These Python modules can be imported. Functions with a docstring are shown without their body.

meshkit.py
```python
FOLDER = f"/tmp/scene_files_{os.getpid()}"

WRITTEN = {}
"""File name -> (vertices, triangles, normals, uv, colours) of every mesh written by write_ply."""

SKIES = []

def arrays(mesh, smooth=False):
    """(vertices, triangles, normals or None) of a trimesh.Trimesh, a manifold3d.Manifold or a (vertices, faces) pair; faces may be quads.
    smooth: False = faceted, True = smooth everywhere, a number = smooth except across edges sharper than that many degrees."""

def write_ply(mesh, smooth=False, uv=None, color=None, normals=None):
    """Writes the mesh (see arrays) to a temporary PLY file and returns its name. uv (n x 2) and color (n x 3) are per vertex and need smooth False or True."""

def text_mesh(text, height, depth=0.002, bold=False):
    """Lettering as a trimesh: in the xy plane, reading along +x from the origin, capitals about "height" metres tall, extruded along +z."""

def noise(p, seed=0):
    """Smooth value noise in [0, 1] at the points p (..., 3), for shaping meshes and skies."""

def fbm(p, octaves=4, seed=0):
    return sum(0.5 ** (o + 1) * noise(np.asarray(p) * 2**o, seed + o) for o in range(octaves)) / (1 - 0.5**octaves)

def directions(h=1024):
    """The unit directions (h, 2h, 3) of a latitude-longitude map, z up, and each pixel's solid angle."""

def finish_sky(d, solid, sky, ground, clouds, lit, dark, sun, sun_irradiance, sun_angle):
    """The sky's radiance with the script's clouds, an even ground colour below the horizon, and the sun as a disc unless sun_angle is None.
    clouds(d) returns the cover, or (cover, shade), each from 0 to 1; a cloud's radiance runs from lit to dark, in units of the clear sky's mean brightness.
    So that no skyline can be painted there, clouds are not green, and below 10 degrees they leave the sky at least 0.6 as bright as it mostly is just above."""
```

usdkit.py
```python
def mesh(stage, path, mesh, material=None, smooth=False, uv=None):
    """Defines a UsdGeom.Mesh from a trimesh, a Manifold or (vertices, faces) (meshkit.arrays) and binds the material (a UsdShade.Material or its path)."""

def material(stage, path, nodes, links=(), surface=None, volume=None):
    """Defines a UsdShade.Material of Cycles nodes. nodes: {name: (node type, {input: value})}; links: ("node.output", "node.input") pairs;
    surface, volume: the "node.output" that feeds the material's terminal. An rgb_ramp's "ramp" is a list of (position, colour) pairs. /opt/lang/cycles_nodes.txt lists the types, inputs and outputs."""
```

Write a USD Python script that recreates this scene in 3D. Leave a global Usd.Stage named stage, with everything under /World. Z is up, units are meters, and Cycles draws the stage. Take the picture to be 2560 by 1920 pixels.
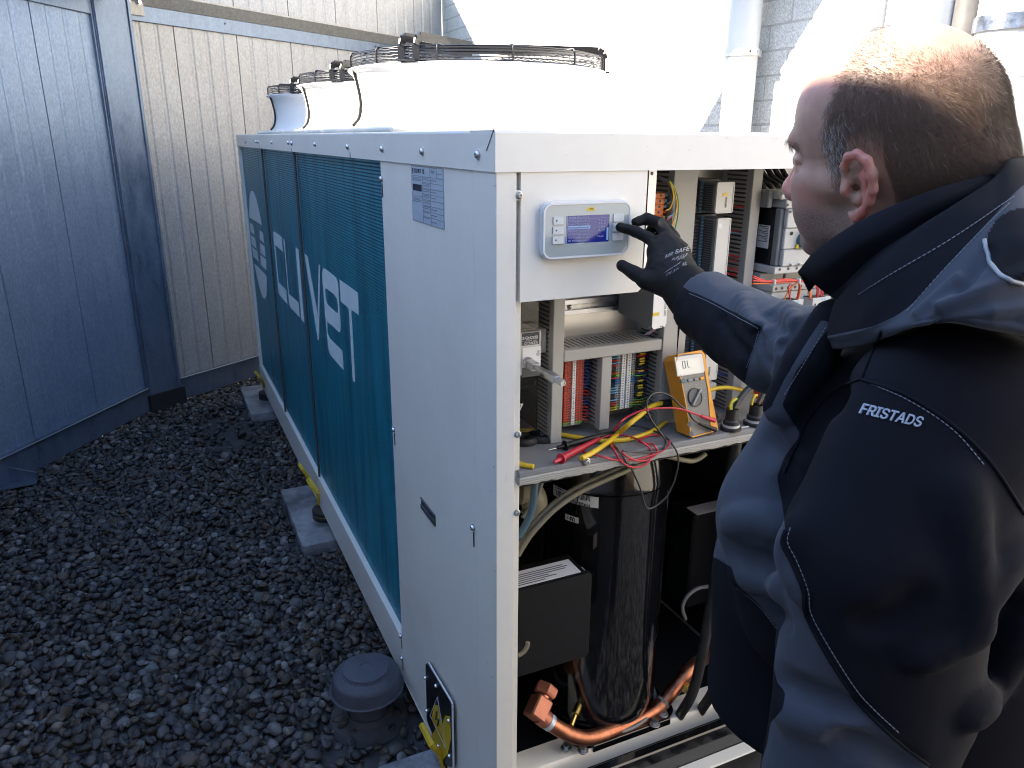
import math, random
import numpy as np, trimesh, usdkit, meshkit
from pxr import Usd, UsdGeom, UsdLux, UsdShade, Gf, Sdf, Vt
from shapely.geometry import Polygon, box as sbox
from shapely.ops import unary_union

random.seed(7); rng = np.random.default_rng(7)
stage = Usd.Stage.CreateInMemory()
UsdGeom.SetStageUpAxis(stage, 'Z'); UsdGeom.SetStageMetersPerUnit(stage, 1.0)
UsdGeom.Xform.Define(stage, '/World'); UsdGeom.Scope.Define(stage, '/World/Looks')

# ---------------------------------------------------------------- camera, sky, sun, exposure
EYE = np.array([0.0, 0.0, 1.80])
FOC, PITCH, YAW, ROLL = 1644.84 / 2212, 0.311909, 0.435273, -0.0060286
_f = np.array([math.sin(YAW) * math.cos(PITCH), math.cos(YAW) * math.cos(PITCH), -math.sin(PITCH)])
_r = np.array([math.cos(YAW), -math.sin(YAW), 0.0]); _d = np.cross(_f, _r)
CR, CD, CF = math.cos(ROLL) * _r + math.sin(ROLL) * _d, -math.sin(ROLL) * _r + math.cos(ROLL) * _d, _f
cam = UsdGeom.Camera.Define(stage, '/World/camera')
cam.CreateHorizontalApertureAttr(36.0); cam.CreateFocalLengthAttr(36.0 * FOC)
cam.CreateExposureAttr(EXPO := 2.3)
cam.CreateClippingRangeAttr((0.05, 500.0))
cam.AddTransformOp().Set(Gf.Matrix4d(*CR, 0, *(-CD), 0, *(-CF), 0, *EYE, 1))

SUN = np.array([-1.0, 0.339, 0.82]); SUN /= np.linalg.norm(SUN)
sky = UsdLux.DomeLight.Define(stage, '/World/sky')
skym = usdkit.material(stage, '/World/Looks/sky', {
    's': ('sky_texture', {'sky_type': 'single_scattering', 'sun_disc': False, 'sun_elevation': math.asin(SUN[2]), 'sun_rotation': math.atan2(SUN[0], SUN[1]), 'ozone_density': 1.0, 'aerosol_density': 0.4}),
    'b': ('background_shader', {'strength': 0.15})}, [('s.color', 'b.color')], surface='b.background')
UsdShade.MaterialBindingAPI.Apply(sky.GetPrim()).Bind(skym)
sun = UsdLux.DistantLight.Define(stage, '/World/sun')
sun.CreateNormalizeAttr(True); sun.CreateIntensityAttr(1.08); sun.CreateAngleAttr(0.53); sun.CreateColorAttr(Gf.Vec3f(1.0, 0.87, 0.70))
_x = np.cross([0, 0, 1.0], SUN); _x /= np.linalg.norm(_x); _y = np.cross(SUN, _x)
sun.AddTransformOp().Set(Gf.Matrix4d(*_x, 0, *_y, 0, *SUN, 0, 0, 0, 10, 1))
sky.GetPrim().SetCustomDataByKey('kind', 'structure'); sky.GetPrim().SetCustomDataByKey('label', 'clear blue winter sky')

# ---------------------------------------------------------------- points of the photograph on real planes
def _ray(x, y):
    return CR * ((x - 1280) / 2560 / FOC) + CD * ((y - 960) / 2560 / FOC) + CF
def PY(x, y, Y): v = _ray(x, y); return EYE + v * ((Y - EYE[1]) / v[1])
def PX(x, y, X): v = _ray(x, y); return EYE + v * ((X - EYE[0]) / v[0])
def PZ(x, y, Z): v = _ray(x, y); return EYE + v * ((Z - EYE[2]) / v[2])
def PD(x, y, d): return EYE + _ray(x, y) * d
def proj(p):
    q = np.asarray(p, float) - EYE; z = q @ CF
    return np.stack([q @ CR / z * FOC * 2560 + 1280, q @ CD / z * FOC * 2560 + 960], -1)
def Q(x, y, X0, Y0, s): return (X0 + x / s, Y0 + y / s)

# ---------------------------------------------------------------- prims
_used = {}
def _num(parent, name):
    k = _used.get((parent, name), 0); _used[(parent, name)] = k + 1
    return f'{parent}/{name}' + (f'_{k:03d}' if k else '')
def _path(p): return '/World' if p is None else (p if isinstance(p, str) else str(p.GetPath()))
def data(p, label=None, cat=None, group=None, kind=None):
    for k, v in (('label', label), ('category', cat), ('group', group), ('kind', kind)):
        if v: p.SetCustomDataByKey(k, v)
    return p
def thing(name, label, cat, loc=(0, 0, 0), group=None, kind=None, rotz=0):
    x = UsdGeom.Xform.Define(stage, _num('/World', name)); x.AddTranslateOp().Set(Gf.Vec3d(*map(float, loc)))
    if rotz: x.AddRotateZOp().Set(math.degrees(rotz))
    o = data(x.GetPrim(), label, cat, group, kind); _loc[str(o.GetPath())] = np.array(loc, float); return o
_loc = {}
def group_of(parent, name, label=None):
    x = UsdGeom.Xform.Define(stage, _num(_path(parent), name)); return data(x.GetPrim(), label)
def obj(name, m, mat, parent=None, smooth=False, label=None, cat=None, group=None, kind=None, uv=None):
    """one Mesh prim; vertices are given in world metres and moved to the frame of the top-level thing"""
    pp = _path(parent)
    if isinstance(m, (list, tuple)) and len(m) and hasattr(m[0], 'vertices'): m = trimesh.util.concatenate(list(m))
    top = '/'.join(pp.split('/')[:3])
    off = _loc.get(top)
    if off is not None and parent is not None: m = m.copy(); m.apply_translation(-off)
    q = usdkit.mesh(stage, _num(pp, name), m, MAT[mat] if isinstance(mat, str) else mat, smooth=smooth, uv=uv)
    return data(q.GetPrim(), label, cat, group, kind)
def copy_of(src, name, loc, label, group=None, rotz=0, cat=None):
    was = src.GetCustomData(); x = UsdGeom.Xform.Define(stage, _num('/World', name)); x.AddTranslateOp().Set(Gf.Vec3d(*map(float, loc)))
    if rotz: x.AddRotateZOp().Set(math.degrees(rotz))
    o = x.GetPrim(); o.GetReferences().AddInternalReference(src.GetPath()); o.SetInstanceable(True)
    return data(o, label, cat or was.get('category'), group or was.get('group'))

# ---------------------------------------------------------------- shapes
T = trimesh.Trimesh
def bx(x0, x1, y0, y1, z0, z1, c=0.0):
    x0, x1 = sorted((x0, x1)); y0, y1 = sorted((y0, y1)); z0, z1 = sorted((z0, z1))
    c = min(c, (x1 - x0) * .45, (y1 - y0) * .45, (z1 - z0) * .45)
    if c <= 0:
        m = trimesh.creation.box([x1 - x0, y1 - y0, z1 - z0]); m.apply_translation([(x0 + x1) / 2, (y0 + y1) / 2, (z0 + z1) / 2]); return m
    h = np.array([x1 - x0, y1 - y0, z1 - z0]) / 2; v = []
    for sx in (-1, 1):
        for sy in (-1, 1):
            for sz in (-1, 1):
                s = np.array([sx, sy, sz])
                for a in range(3):
                    e = h - c; e[a] = h[a]; v.append(s * e)
    v = np.array(v) + np.array([(x0 + x1) / 2, (y0 + y1) / 2, (z0 + z1) / 2])
    return T(v, CH, process=False)
def _chf():
    v = []
    for sx in (-1, 1):
        for sy in (-1, 1):
            for sz in (-1, 1):
                s = np.array([sx, sy, sz])
                for a in range(3):
                    e = np.array([.8, .8, .8]); e[a] = 1.0; v.append(s * e)
    v = np.array(v); h = trimesh.convex.convex_hull(v)
    idx = [int(np.argmin(((v - p) ** 2).sum(1))) for p in h.vertices]
    return np.array([[idx[i] for i in f] for f in h.faces])
CH = _chf()
def obox(c, ax, ay, az, hx, hy, hz, ch=0.0):
    m = bx(-hx, hx, -hy, hy, -hz, hz, ch); M = np.eye(4); M[:3, 0], M[:3, 1], M[:3, 2], M[:3, 3] = ax, ay, az, c
    m.apply_transform(M); return m
def bar(a, b, w, h, up=(0, 0, 1), ch=0.0):
    a, b = np.array(a, float), np.array(b, float); d = b - a; L = np.linalg.norm(d); d /= L
    s = np.cross(d, up); s /= np.linalg.norm(s); u = np.cross(s, d)
    return obox((a + b) / 2, d, s, u, L / 2, w / 2, h / 2, ch)
def frame_of(d):
    d = np.asarray(d, float) / np.linalg.norm(d); a = np.array([0, 0, 1.0]) if abs(d[2]) < .9 else np.array([1.0, 0, 0])
    u = np.cross(a, d); u /= np.linalg.norm(u); return u, np.cross(d, u), d
def cyl(a, b, r, n=16, r2=None, caps=True):
    return lathe(a, np.subtract(b, a), [(0, 0)] * caps + [(r, 0), (r if r2 is None else r2, np.linalg.norm(np.subtract(b, a)))] + [(0, np.linalg.norm(np.subtract(b, a)))] * caps, n)
def lathe(o, axis, prof, n=32):
    """profile of (radius, height) about an axis"""
    u, v, d = frame_of(axis); o = np.asarray(o, float); V, F, rows = [], [], []
    for r, h in prof:
        if r < 1e-9: rows.append([len(V)]); V.append(o + d * h)
        else:
            rows.append(list(range(len(V), len(V) + n)))
            V += [o + d * h + r * (math.cos(t) * u + math.sin(t) * v) for t in np.arange(n) * 2 * math.pi / n]
    for a, b in zip(rows, rows[1:]):
        for i in range(n):
            j = (i + 1) % n
            if len(a) == 1 and len(b) == 1: continue
            if len(a) == 1: F.append((a[0], b[j], b[i]))
            elif len(b) == 1: F.append((a[i], a[j], b[0]))
            else: F += [(a[i], a[j], b[j]), (a[i], b[j], b[i])]
    return T(np.array(V), np.array(F), process=False)
def smoothpath(pts, n=8):
    p = np.array(pts, float)
    if len(p) < 3: return p
    P = np.vstack([2 * p[0] - p[1], p, 2 * p[-1] - p[-2]]); out = []
    for i in range(1, len(P) - 2):
        a, b, c, d = P[i - 1:i + 3]
        for t in np.arange(n) / n:
            out.append(.5 * (2 * b + (c - a) * t + (2 * a - 5 * b + 4 * c - d) * t * t + (3 * b - a - 3 * c + d) * t ** 3))
    return np.vstack([out, p[-1:]])
def tube(pts, r, n=8, smooth=8, caps=True):
    p = smoothpath(pts, smooth) if smooth else np.array(pts, float)
    r = np.interp(np.linspace(0, 1, len(p)), np.linspace(0, 1, len(r)), r) if np.ndim(r) else np.full(len(p), r)
    t = np.gradient(p, axis=0); t /= np.maximum(np.linalg.norm(t, axis=1, keepdims=True), 1e-9)
    u, v, _ = frame_of(t[0]); V = []
    for i in range(len(p)):
        u = u - t[i] * (u @ t[i]); u /= np.linalg.norm(u); v = np.cross(t[i], u)
        for k in range(n):
            a = 2 * math.pi * k / n; V.append(p[i] + r[i] * (math.cos(a) * u + math.sin(a) * v))
    F = []
    for i in range(len(p) - 1):
        for k in range(n):
            a, b = i * n + k, i * n + (k + 1) % n; F += [(a, b, b + n), (a, b + n, a + n)]
    if caps:
        V += [p[0], p[-1]]; c0, c1 = len(V) - 2, len(V) - 1; e = (len(p) - 1) * n
        for k in range(n): F += [(c0, (k + 1) % n, k), (c1, e + k, e + (k + 1) % n)]
    return T(np.array(V), np.array(F), process=False)
def extr(poly, d, o=(0, 0, 0), ax=(1, 0, 0), ay=(0, 0, 1)):
    """a 2-D shape laid in the plane of ax, ay through o and extruded by d along ax x ay"""
    polys = [poly] if isinstance(poly, Polygon) else list(getattr(poly, 'geoms', [Polygon(poly)] if not hasattr(poly, 'geoms') else []))
    m = trimesh.util.concatenate([trimesh.creation.extrude_polygon(q, abs(d), engine='earcut') for q in polys])
    M = np.eye(4); ax, ay = np.array(ax, float), np.array(ay, float)
    M[:3, 0], M[:3, 1], M[:3, 2], M[:3, 3] = ax, ay, np.cross(ax, ay) * np.sign(d), o
    m.apply_transform(M)
    if np.sign(d) < 0: m.invert()
    return m
def rrect(x0, x1, y0, y1, r, q=5): return sbox(min(x0, x1) + r, min(y0, y1) + r, max(x0, x1) - r, max(y0, y1) - r).buffer(r, quad_segs=q)
def word(text, h, o, ax=(1, 0, 0), ay=(0, 0, 1), bold=False, depth=.0006, width=None):
    m = meshkit.text_mesh(text, h, depth, bold)
    if width: m.apply_scale([width / (m.bounds[1][0] - m.bounds[0][0]), 1, 1])
    M = np.eye(4); ax, ay = np.array(ax, float), np.array(ay, float); ax /= np.linalg.norm(ax); ay /= np.linalg.norm(ay)
    M[:3, 0], M[:3, 1], M[:3, 2], M[:3, 3] = ax, ay, np.cross(ax, ay), o
    m.apply_transform(M); return m

# ---------------------------------------------------------------- materials
MAT = {}
def mat(name, col, rough=.5, metal=0.0, var=0.0, vscale=20.0, bump=0.0, bscale=200.0, stretch=(1, 1, 1), rvar=0.0, spec=.5, coat=0.0, rand=0.0, col2=None, sheen=0.0, emit=None, sss=0.0, fine=0.0, fscale=600.0):
    col = np.array(col, float); col2 = np.array(col2 if col2 is not None else col * (1 - var), float)
    n = {'p': ('principled_bsdf', {'roughness': rough, 'metallic': metal, 'specular_ior_level': spec, 'coat_weight': coat, 'sheen_weight': sheen}), 'g': ('geometry', {}),
         'm': ('mapping', {'scale': stretch}), 'n': ('noise_texture', {'scale': vscale, 'detail': 5.0, 'roughness': .6}), 'r': ('rgb_ramp', {'ramp': [(.3, col2), (.7, col)]})}
    l = [('g.position', 'm.vector'), ('m.vector', 'n.vector'), ('n.fac', 'r.fac')]; out = 'r.color'
    if fine:
        n['fn'] = ('noise_texture', {'scale': fscale, 'detail': 3.0}); n['fr'] = ('rgb_ramp', {'ramp': [(.3, (1 - fine,) * 3), (.7, (1.0,) * 3)]}); n['fm'] = ('mix_color', {'blend_type': 'multiply', 'fac': 1.0})
        l += [('m.vector', 'fn.vector'), ('fn.fac', 'fr.fac'), (out, 'fm.a'), ('fr.color', 'fm.b')]; out = 'fm.result'
    if rand:
        n['oi'] = ('object_info', {}); n['rr'] = ('map_range', {'from_min': 0.0, 'from_max': 1.0, 'to_min': 1 - rand, 'to_max': 1 + rand * .4}); n['h'] = ('hsv', {})
        l += [('oi.random', 'rr.value'), ('rr.result', 'h.value'), (out, 'h.color')]; out = 'h.color'
    l.append((out, 'p.base_color'))
    if rvar:
        n['mr'] = ('map_range', {'from_min': .3, 'from_max': .7, 'to_min': rough - rvar, 'to_max': rough + rvar}); l += [('n.fac', 'mr.value'), ('mr.result', 'p.roughness')]
    if bump:
        n['bn'] = ('noise_texture', {'scale': bscale, 'detail': 4.0}); n['b'] = ('bump', {'strength': 1.0, 'distance': bump})
        l += [('m.vector', 'bn.vector'), ('bn.fac', 'b.height'), ('b.normal', 'p.normal')]
    if emit: n['p'][1].update({'emission_strength': emit}); l.append((out, 'p.emission_color'))
    if sss: n['p'][1].update({'subsurface_weight': sss, 'subsurface_scale': .01, 'subsurface_radius': (1.0, .35, .2)})
    MAT[name] = usdkit.material(stage, f'/World/Looks/{name}', n, l, surface='p.BSDF'); return MAT[name]
mat('galvanised_blue', (.30, .38, .50), .43, .55, col2=(.25, .32, .43), vscale=14, stretch=(1, 1, .5), rvar=.04, fine=.3, fscale=110)  # blue of the reflected sky put into the sheet colour
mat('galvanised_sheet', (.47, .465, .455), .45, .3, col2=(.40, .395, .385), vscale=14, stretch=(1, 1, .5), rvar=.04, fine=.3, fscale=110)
mat('galvanised_steel', (.24, .30, .39), .42, .8, col2=(.17, .21, .28), vscale=14, stretch=(1, 1, .4), rvar=.1, fine=.2, fscale=120)  # base colour carries a blue tint for the reflected sky
mat('galvanised_warm', (.47, .45, .41), .48, .4, col2=(.33, .315, .28), vscale=40, rvar=.08, fine=.25, fscale=160)  # warm bounce light put into the colour of ledge and plate
mat('white_coating', (.76, .745, .69), .38, 0, col2=(.72, .705, .655), vscale=3, bump=.00008, bscale=900, rvar=.05, fine=.03, fscale=40)
mat('white_plastic', (.78, .78, .77), .35, 0, col2=(.74, .74, .73), vscale=5)
mat('shroud_white', (.80, .80, .79), .3, 0, col2=(.76, .76, .75), vscale=4)
mat('duct_grey', (.37, .365, .345), .5, 0, col2=(.34, .335, .315), vscale=8)
mat('dark_grey', (.07, .072, .078), .5, 0, col2=(.05, .052, .058), vscale=9)
mat('mid_grey', (.2, .205, .215), .5, 0, var=.12, vscale=10)
mat('module_grey', (.58, .58, .56), .42, 0, var=.05, vscale=10)
mat('breaker_grey', (.47, .48, .47), .45, 0, var=.06, vscale=10)
mat('black_rubber', (.018, .018, .019), .55, 0, var=.3, vscale=30, bump=.0002, bscale=400)
mat('black_plastic', (.008, .008, .009), .42, 0, var=.2, vscale=15, spec=.35)
mat('black_enamel', (.006, .006, .007), .12, 0, var=.3, vscale=6, coat=.6)
mat('black_wire', (.016, .016, .018), .3, 0, var=.2, vscale=15, coat=.4)
mat('steel', (.62, .63, .65), .28, 1.0, var=.2, vscale=25, rvar=.08)
mat('zinc', (.55, .56, .58), .36, .9, var=.25, vscale=18, rvar=.1)
mat('back_plate', (.5, .49, .46), .33, .75, col2=(.43, .42, .4), vscale=7, stretch=(.4, 1, 1), rvar=.06)
mat('screw_steel', (.7, .71, .72), .22, 1.0, var=.15, vscale=60)
# ================================================================ setting
def structure(name, m, matn, label, smooth=False): return obj(name, m, matn, None, smooth, label=label, kind='structure')
mat('roofing', (.06, .062, .066), .85, 0, var=.4, vscale=12, bump=.002, bscale=60)
mat('pebble', (.085, .08, .073), .55, 0, rand=.75, col2=(.03, .032, .038), vscale=14, bump=.0006, bscale=180, fine=.35, fscale=260)
mat('pebble_brown', (.095, .07, .047), .55, 0, rand=.75, col2=(.04, .033, .028), vscale=14, bump=.0006, bscale=180, fine=.35, fscale=260)
mat('pebble_pale', (.2, .19, .175), .55, 0, rand=.7, col2=(.1, .105, .115), vscale=30, bump=.0006, bscale=180, fine=.4, fscale=220)
mat('pebble_dry', (.45, .43, .40), .7, 0, rand=.45, col2=(.3, .28, .26), vscale=20, bump=.0006, bscale=180)  # paler copy for the sunlit side, chosen to bounce light onto the end face
mat('slab', (.42, .44, .48), .36, 0, col2=(.06, .065, .075), vscale=6, bump=.0008, bscale=150, fine=.3, fscale=90)
mat('block', (.72, .71, .67), .85, 0, var=.1, vscale=20, bump=.002, bscale=220, fine=.45, fscale=130)
mat('mortar', (.45, .435, .41), .9, 0, var=.2, vscale=30, bump=.001, bscale=200)
mat('pvc_pipe', (.72, .715, .69), .35, 0, var=.04, vscale=6)
mat('cladding', (.66, .68, .7), .38, .35, var=.08, vscale=10, bump=.0009, bscale=90)
mat('dark_cladding', (.2, .19, .18), .4, .3, var=.25, vscale=12)
structure('flat_roof', bx(-22, 2.7, -22, 26, -.25, -.012), 'roofing', 'dark bitumen flat roof under the gravel')

def gravel():
    protos = []
    pi = UsdGeom.PointInstancer.Define(stage, '/World/gravel'); g = pi.GetPrim()
    data(g, 'grey and brown rounded gravel covering the flat roof', None, None, 'stuff')
    r = np.random.default_rng(3); kinds = ['pebble'] * 7 + ['pebble_brown'] * 4 + ['pebble_pale'] * 2 + ['pebble_dry'] * 2
    for k, mt in enumerate(kinds):
        s = trimesh.creation.icosphere(2); v = np.array(s.vertices); sc = np.array([1.0, r.uniform(.62, .95), r.uniform(.42, .68)])
        v = np.sign(v) * np.abs(v) ** r.uniform(.95, 1.05); v /= np.linalg.norm(v, axis=1, keepdims=True) ** .6
        v = v * (1 + .34 * (meshkit.fbm(v * 1.1 + 40 + k * 7, 2, k) - .5)[:, None]) * sc
        m = usdkit.mesh(stage, f'/World/gravel/pebble{"_%03d" % k if k else ""}', T(v, s.faces, process=False), MAT[mt], smooth=True)
        protos.append(m.GetPath())
    pos, siz = [], []
    def spread(x0, x1, y0, y1, step, keep, zlo, zhi, s0, s1):
        nx, ny = int((x1 - x0) / step), int((y1 - y0) / step)
        gx, gy = np.meshgrid(np.arange(nx), np.arange(ny)); n = nx * ny
        p = np.stack([x0 + (gx.ravel() + r.uniform(-.05, 1.05, n)) * step, y0 + (gy.ravel() + r.uniform(-.05, 1.05, n)) * step, r.uniform(zlo, zhi, n)], 1)
        ok = keep(p[:, 0], p[:, 1]); p = p[ok]; pos.append(p); siz.append(r.uniform(s0, s1, len(p)) ** 1.0 * np.where(r.random(len(p)) < .12, 1.35, 1.0))
    fence = lambda x, y: (x > -1.35) & (y < 7.3)
    bare = lambda x, y: ~(((x - .45) ** 2 + ((y - 1.98) * 1.0) ** 2 < .2 ** 2) & (r.random(len(x)) < .5)) & ~((x > .12) & (x < .44) & (y > 4.55) & (y < 5.35) & (r.random(len(x)) < .8))
    nofoot = lambda x, y: ~((x > .42) & (x < .63) & (((y > 3.12) & (y < 3.8)) | ((y > 4.98) & (y < 5.68))))
    k1 = lambda x, y: fence(x, y) & bare(x, y) & nofoot(x, y)
    spread(-1.3, .66, -.9, 7.0, .030, k1, -.012, .004, .012, .020)
    spread(-1.3, .66, -.9, 7.0, .035, k1, .003, .016, .0135, .023)
    spread(.66, 2.68, 5.4, 7.3, .045, fence, -.008, .012, .016, .026)
    spread(.66, 2.68, -.9, 5.4, .05, lambda x, y: fence(x, y) & ((x > 1.6) | (y < 1.3)), -.008, .012, .018, .028)
    pick = lambda P: np.where((P[:, 0] > .66) & (P[:, 1] < 5.4), r.integers(len(kinds) - 2, len(kinds), len(P)), r.integers(0, len(kinds) - 2, len(P))).astype(np.int32)
    P = np.vstack(pos); Sz = np.concatenate(siz); n = len(P)
    q = r.normal(size=(n, 4)) * [1, .28, .28, 1.4]; q /= np.linalg.norm(q, axis=1, keepdims=True)
    pi.CreatePrototypesRel().SetTargets(protos); pi.CreateProtoIndicesAttr(Vt.IntArray.FromNumpy(pick(P)))
    pi.CreatePositionsAttr(Vt.Vec3fArray.FromNumpy(P.astype(np.float32)))
    pi.CreateScalesAttr(Vt.Vec3fArray.FromNumpy(np.repeat(Sz[:, None], 3, 1).astype(np.float32)))
    pi.CreateOrientationsAttr(Vt.QuathArray([Gf.Quath(float(a[0]), float(a[1]), float(a[2]), float(a[3])) for a in q]))
gravel()

# ---------------------------------------------------------------- metal screen fence
def fence(P0, P1, label, tiers, rail=True, flip=1, first=0.0, flash=0, sheet='galvanised_sheet'):
    P0, P1 = np.array(P0, float), np.array(P1, float); d = P1 - P0; L = np.linalg.norm(d); d /= L; n = np.array([d[1], -d[0]]) * flip
    D3, N3 = np.array([d[0], d[1], 0]), np.array([n[0], n[1], 0])
    t = thing('screen_fence', label, 'fence', (P0[0], P0[1], 0))
    W = .5; cuts = [0.0] + list(np.arange(first if first else W, L, W)) + [L]
    for z0, z1 in tiers:
        for a, b in zip(cuts, cuts[1:]):
            if b - a < .03: continue
            f = [(a + .0015, -.009), (a + .004, 0.0)]
            for g in (.125, .25, .375):
                if b - a > g + .05: f += [(a + g - .018, 0.0), (a + g - .007, -.005), (a + g + .007, -.005), (a + g + .018, 0.0)]
            f += [(b - .004, 0.0), (b - .0015, -.009)]
            poly = Polygon(f + [(b - .0015, -.05), (a + .0015, -.05)])
            m = extr(poly, z1 - z0, (0, 0, 0), (1, 0, 0), (0, 1, 0))
            M = np.eye(4); M[:3, 0], M[:3, 1], M[:3, 2], M[:3, 3] = D3, N3, (0, 0, 1), (P0[0], P0[1], z0)
            m.apply_transform(M)
            if np.linalg.det(M[:3, :3]) < 0: m.invert()
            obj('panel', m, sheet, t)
    def strip(name, z0, z1, o0, o1, mt='galvanised_steel', a=0.0, b=None):
        b = L if b is None else b
        c = P0 + d * (a + b) / 2 + n * (o0 + o1) / 2
        return obj(name, obox((c[0], c[1], (z0 + z1) / 2), D3, N3, (0, 0, 1), (b - a) / 2, abs(o1 - o0) / 2, (z1 - z0) / 2, .002), mt, t)
    strip('base_trim', .022, .18, -.03, .016); strip('base_lip', .18, .186, -.02, .03)
    if rail:
        strip('rail', 2.475, 2.566, -.05, .014)
        a = P0 + n * .002; pr = [(.0, 2.5665), (.014, 2.5665), (.075, 2.632), (.075, 2.642), (.0, 2.642)]
        m = extr(Polygon(pr), L, (0, 0, 0), (1, 0, 0), (0, 1, 0)); M = np.eye(4); M[:3, 0], M[:3, 1], M[:3, 2], M[:3, 3] = N3, (0, 0, 1), D3, (a[0], a[1], 0)
        m.apply_transform(M)
        if np.linalg.det(M[:3, :3]) < 0: m.invert()
        obj('ledge', m, 'galvanised_warm', t)
        for s in np.arange(.9, L, 1.55):
            c = P0 + d * s + n * .0165; obj('rail_hole', lathe((c[0], c[1], 2.535), N3, [(0, 0), (.006, 0), (.006, .001), (0, .001)], 10), 'black_rubber', t)
    top = tiers[-1][1]; strip('coping', top + .001, top + .04, -.07, .03, 'galvanised_steel')
    if flash:
        strip('corner_flashing', .19, 2.474, -.02, .004, 'galvanised_sheet', .0, flash)
    return t
POST = np.array([-.16, 5.50]); dR = np.array([.83, .557]); dL = np.array([.588, .809])
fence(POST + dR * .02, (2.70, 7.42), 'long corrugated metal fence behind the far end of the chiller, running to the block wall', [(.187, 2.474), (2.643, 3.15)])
PL2 = POST - dL * 1.50
fence(PL2, POST - dL * .02, 'short sky tinted corrugated fence section at the left edge, between two posts', [(.187, 2.474), (2.643, 3.15)], sheet='galvanised_blue')
fence((PL2[0] + .03, -4.19), PL2, 'unseen corrugated fence along the gravel strip, assumed from its shade on the chiller', [(.187, 2.474), (2.643, 3.15)], sheet='galvanised_blue')  # unseen stretch, placed for the shade over strip, coils and man

def post(poly, label, plate=False, h=3.17):
    c = np.mean(poly, 0); t = thing('fence_post', label, 'post', (c[0], c[1], 0), group=None)
    obj('column', extr(Polygon(poly), h - .13, (0, 0, .13), (1, 0, 0), (0, 1, 0)), 'galvanised_steel', t)
    A, B, C = [np.array(p) for p in poly[:3]]
    for a, b, k in ((A, B, (.08, .3)), (A, B, (.72, .97)), (B, C, (.02, .12)), (B, C, (.9, .99))):
        e = b - a; L = np.linalg.norm(e); e /= L; nn = np.array([e[1], -e[0]]); m = a + e * L * (k[0] + k[1]) / 2 + nn * .004
        obj('flange', obox((m[0], m[1], 1.63), (e[0], e[1], 0), (nn[0], nn[1], 0), (0, 0, 1), L * (k[1] - k[0]) / 2, .006, h / 2 - .1, .003), 'galvanised_steel', t)
    obj('footing', extr(Polygon(poly).buffer(.015, join_style=2), .14, (0, 0, -.012), (1, 0, 0), (0, 1, 0)), 'black_rubber', t)
    return t
p1 = post([(-.30, 5.55), (-.165, 5.455), (.035, 5.575), (-.10, 5.70)], 'sky tinted steel fence post at the corner, with the tie beam bolted to its top')
c2 = PL2 + [-.02, .0]
p2 = post([(c2[0] - .09, c2[1] + .02), (c2[0] - .02, c2[1] - .05), (c2[0] + .08, c2[1] + .0), (c2[0] - .0, c2[1] + .1)], 'galvanised fence post with an angled foot, at the left edge of the gravel')
a, b, c = PZ(0, 1166, .11), PZ(60, 1184, .09), PZ(92, 1199, .03); e, f = PZ(82, 1216, .025), PZ(0, 1221, .025)
v = np.array([a + (-.12, .02, .03), c, f + (-.12, -.02, 0), a + (-.12, .05, -.06)]); 
foot = [bar(c, f + np.array([-.15, .0, 0]), .1, .01), bar(a + np.array([-.2, .0, .05]), c + np.array([0, 0, .006]), .012, .075)]
obj('foot_bracket', foot, 'galvanised_steel', p2)
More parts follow.
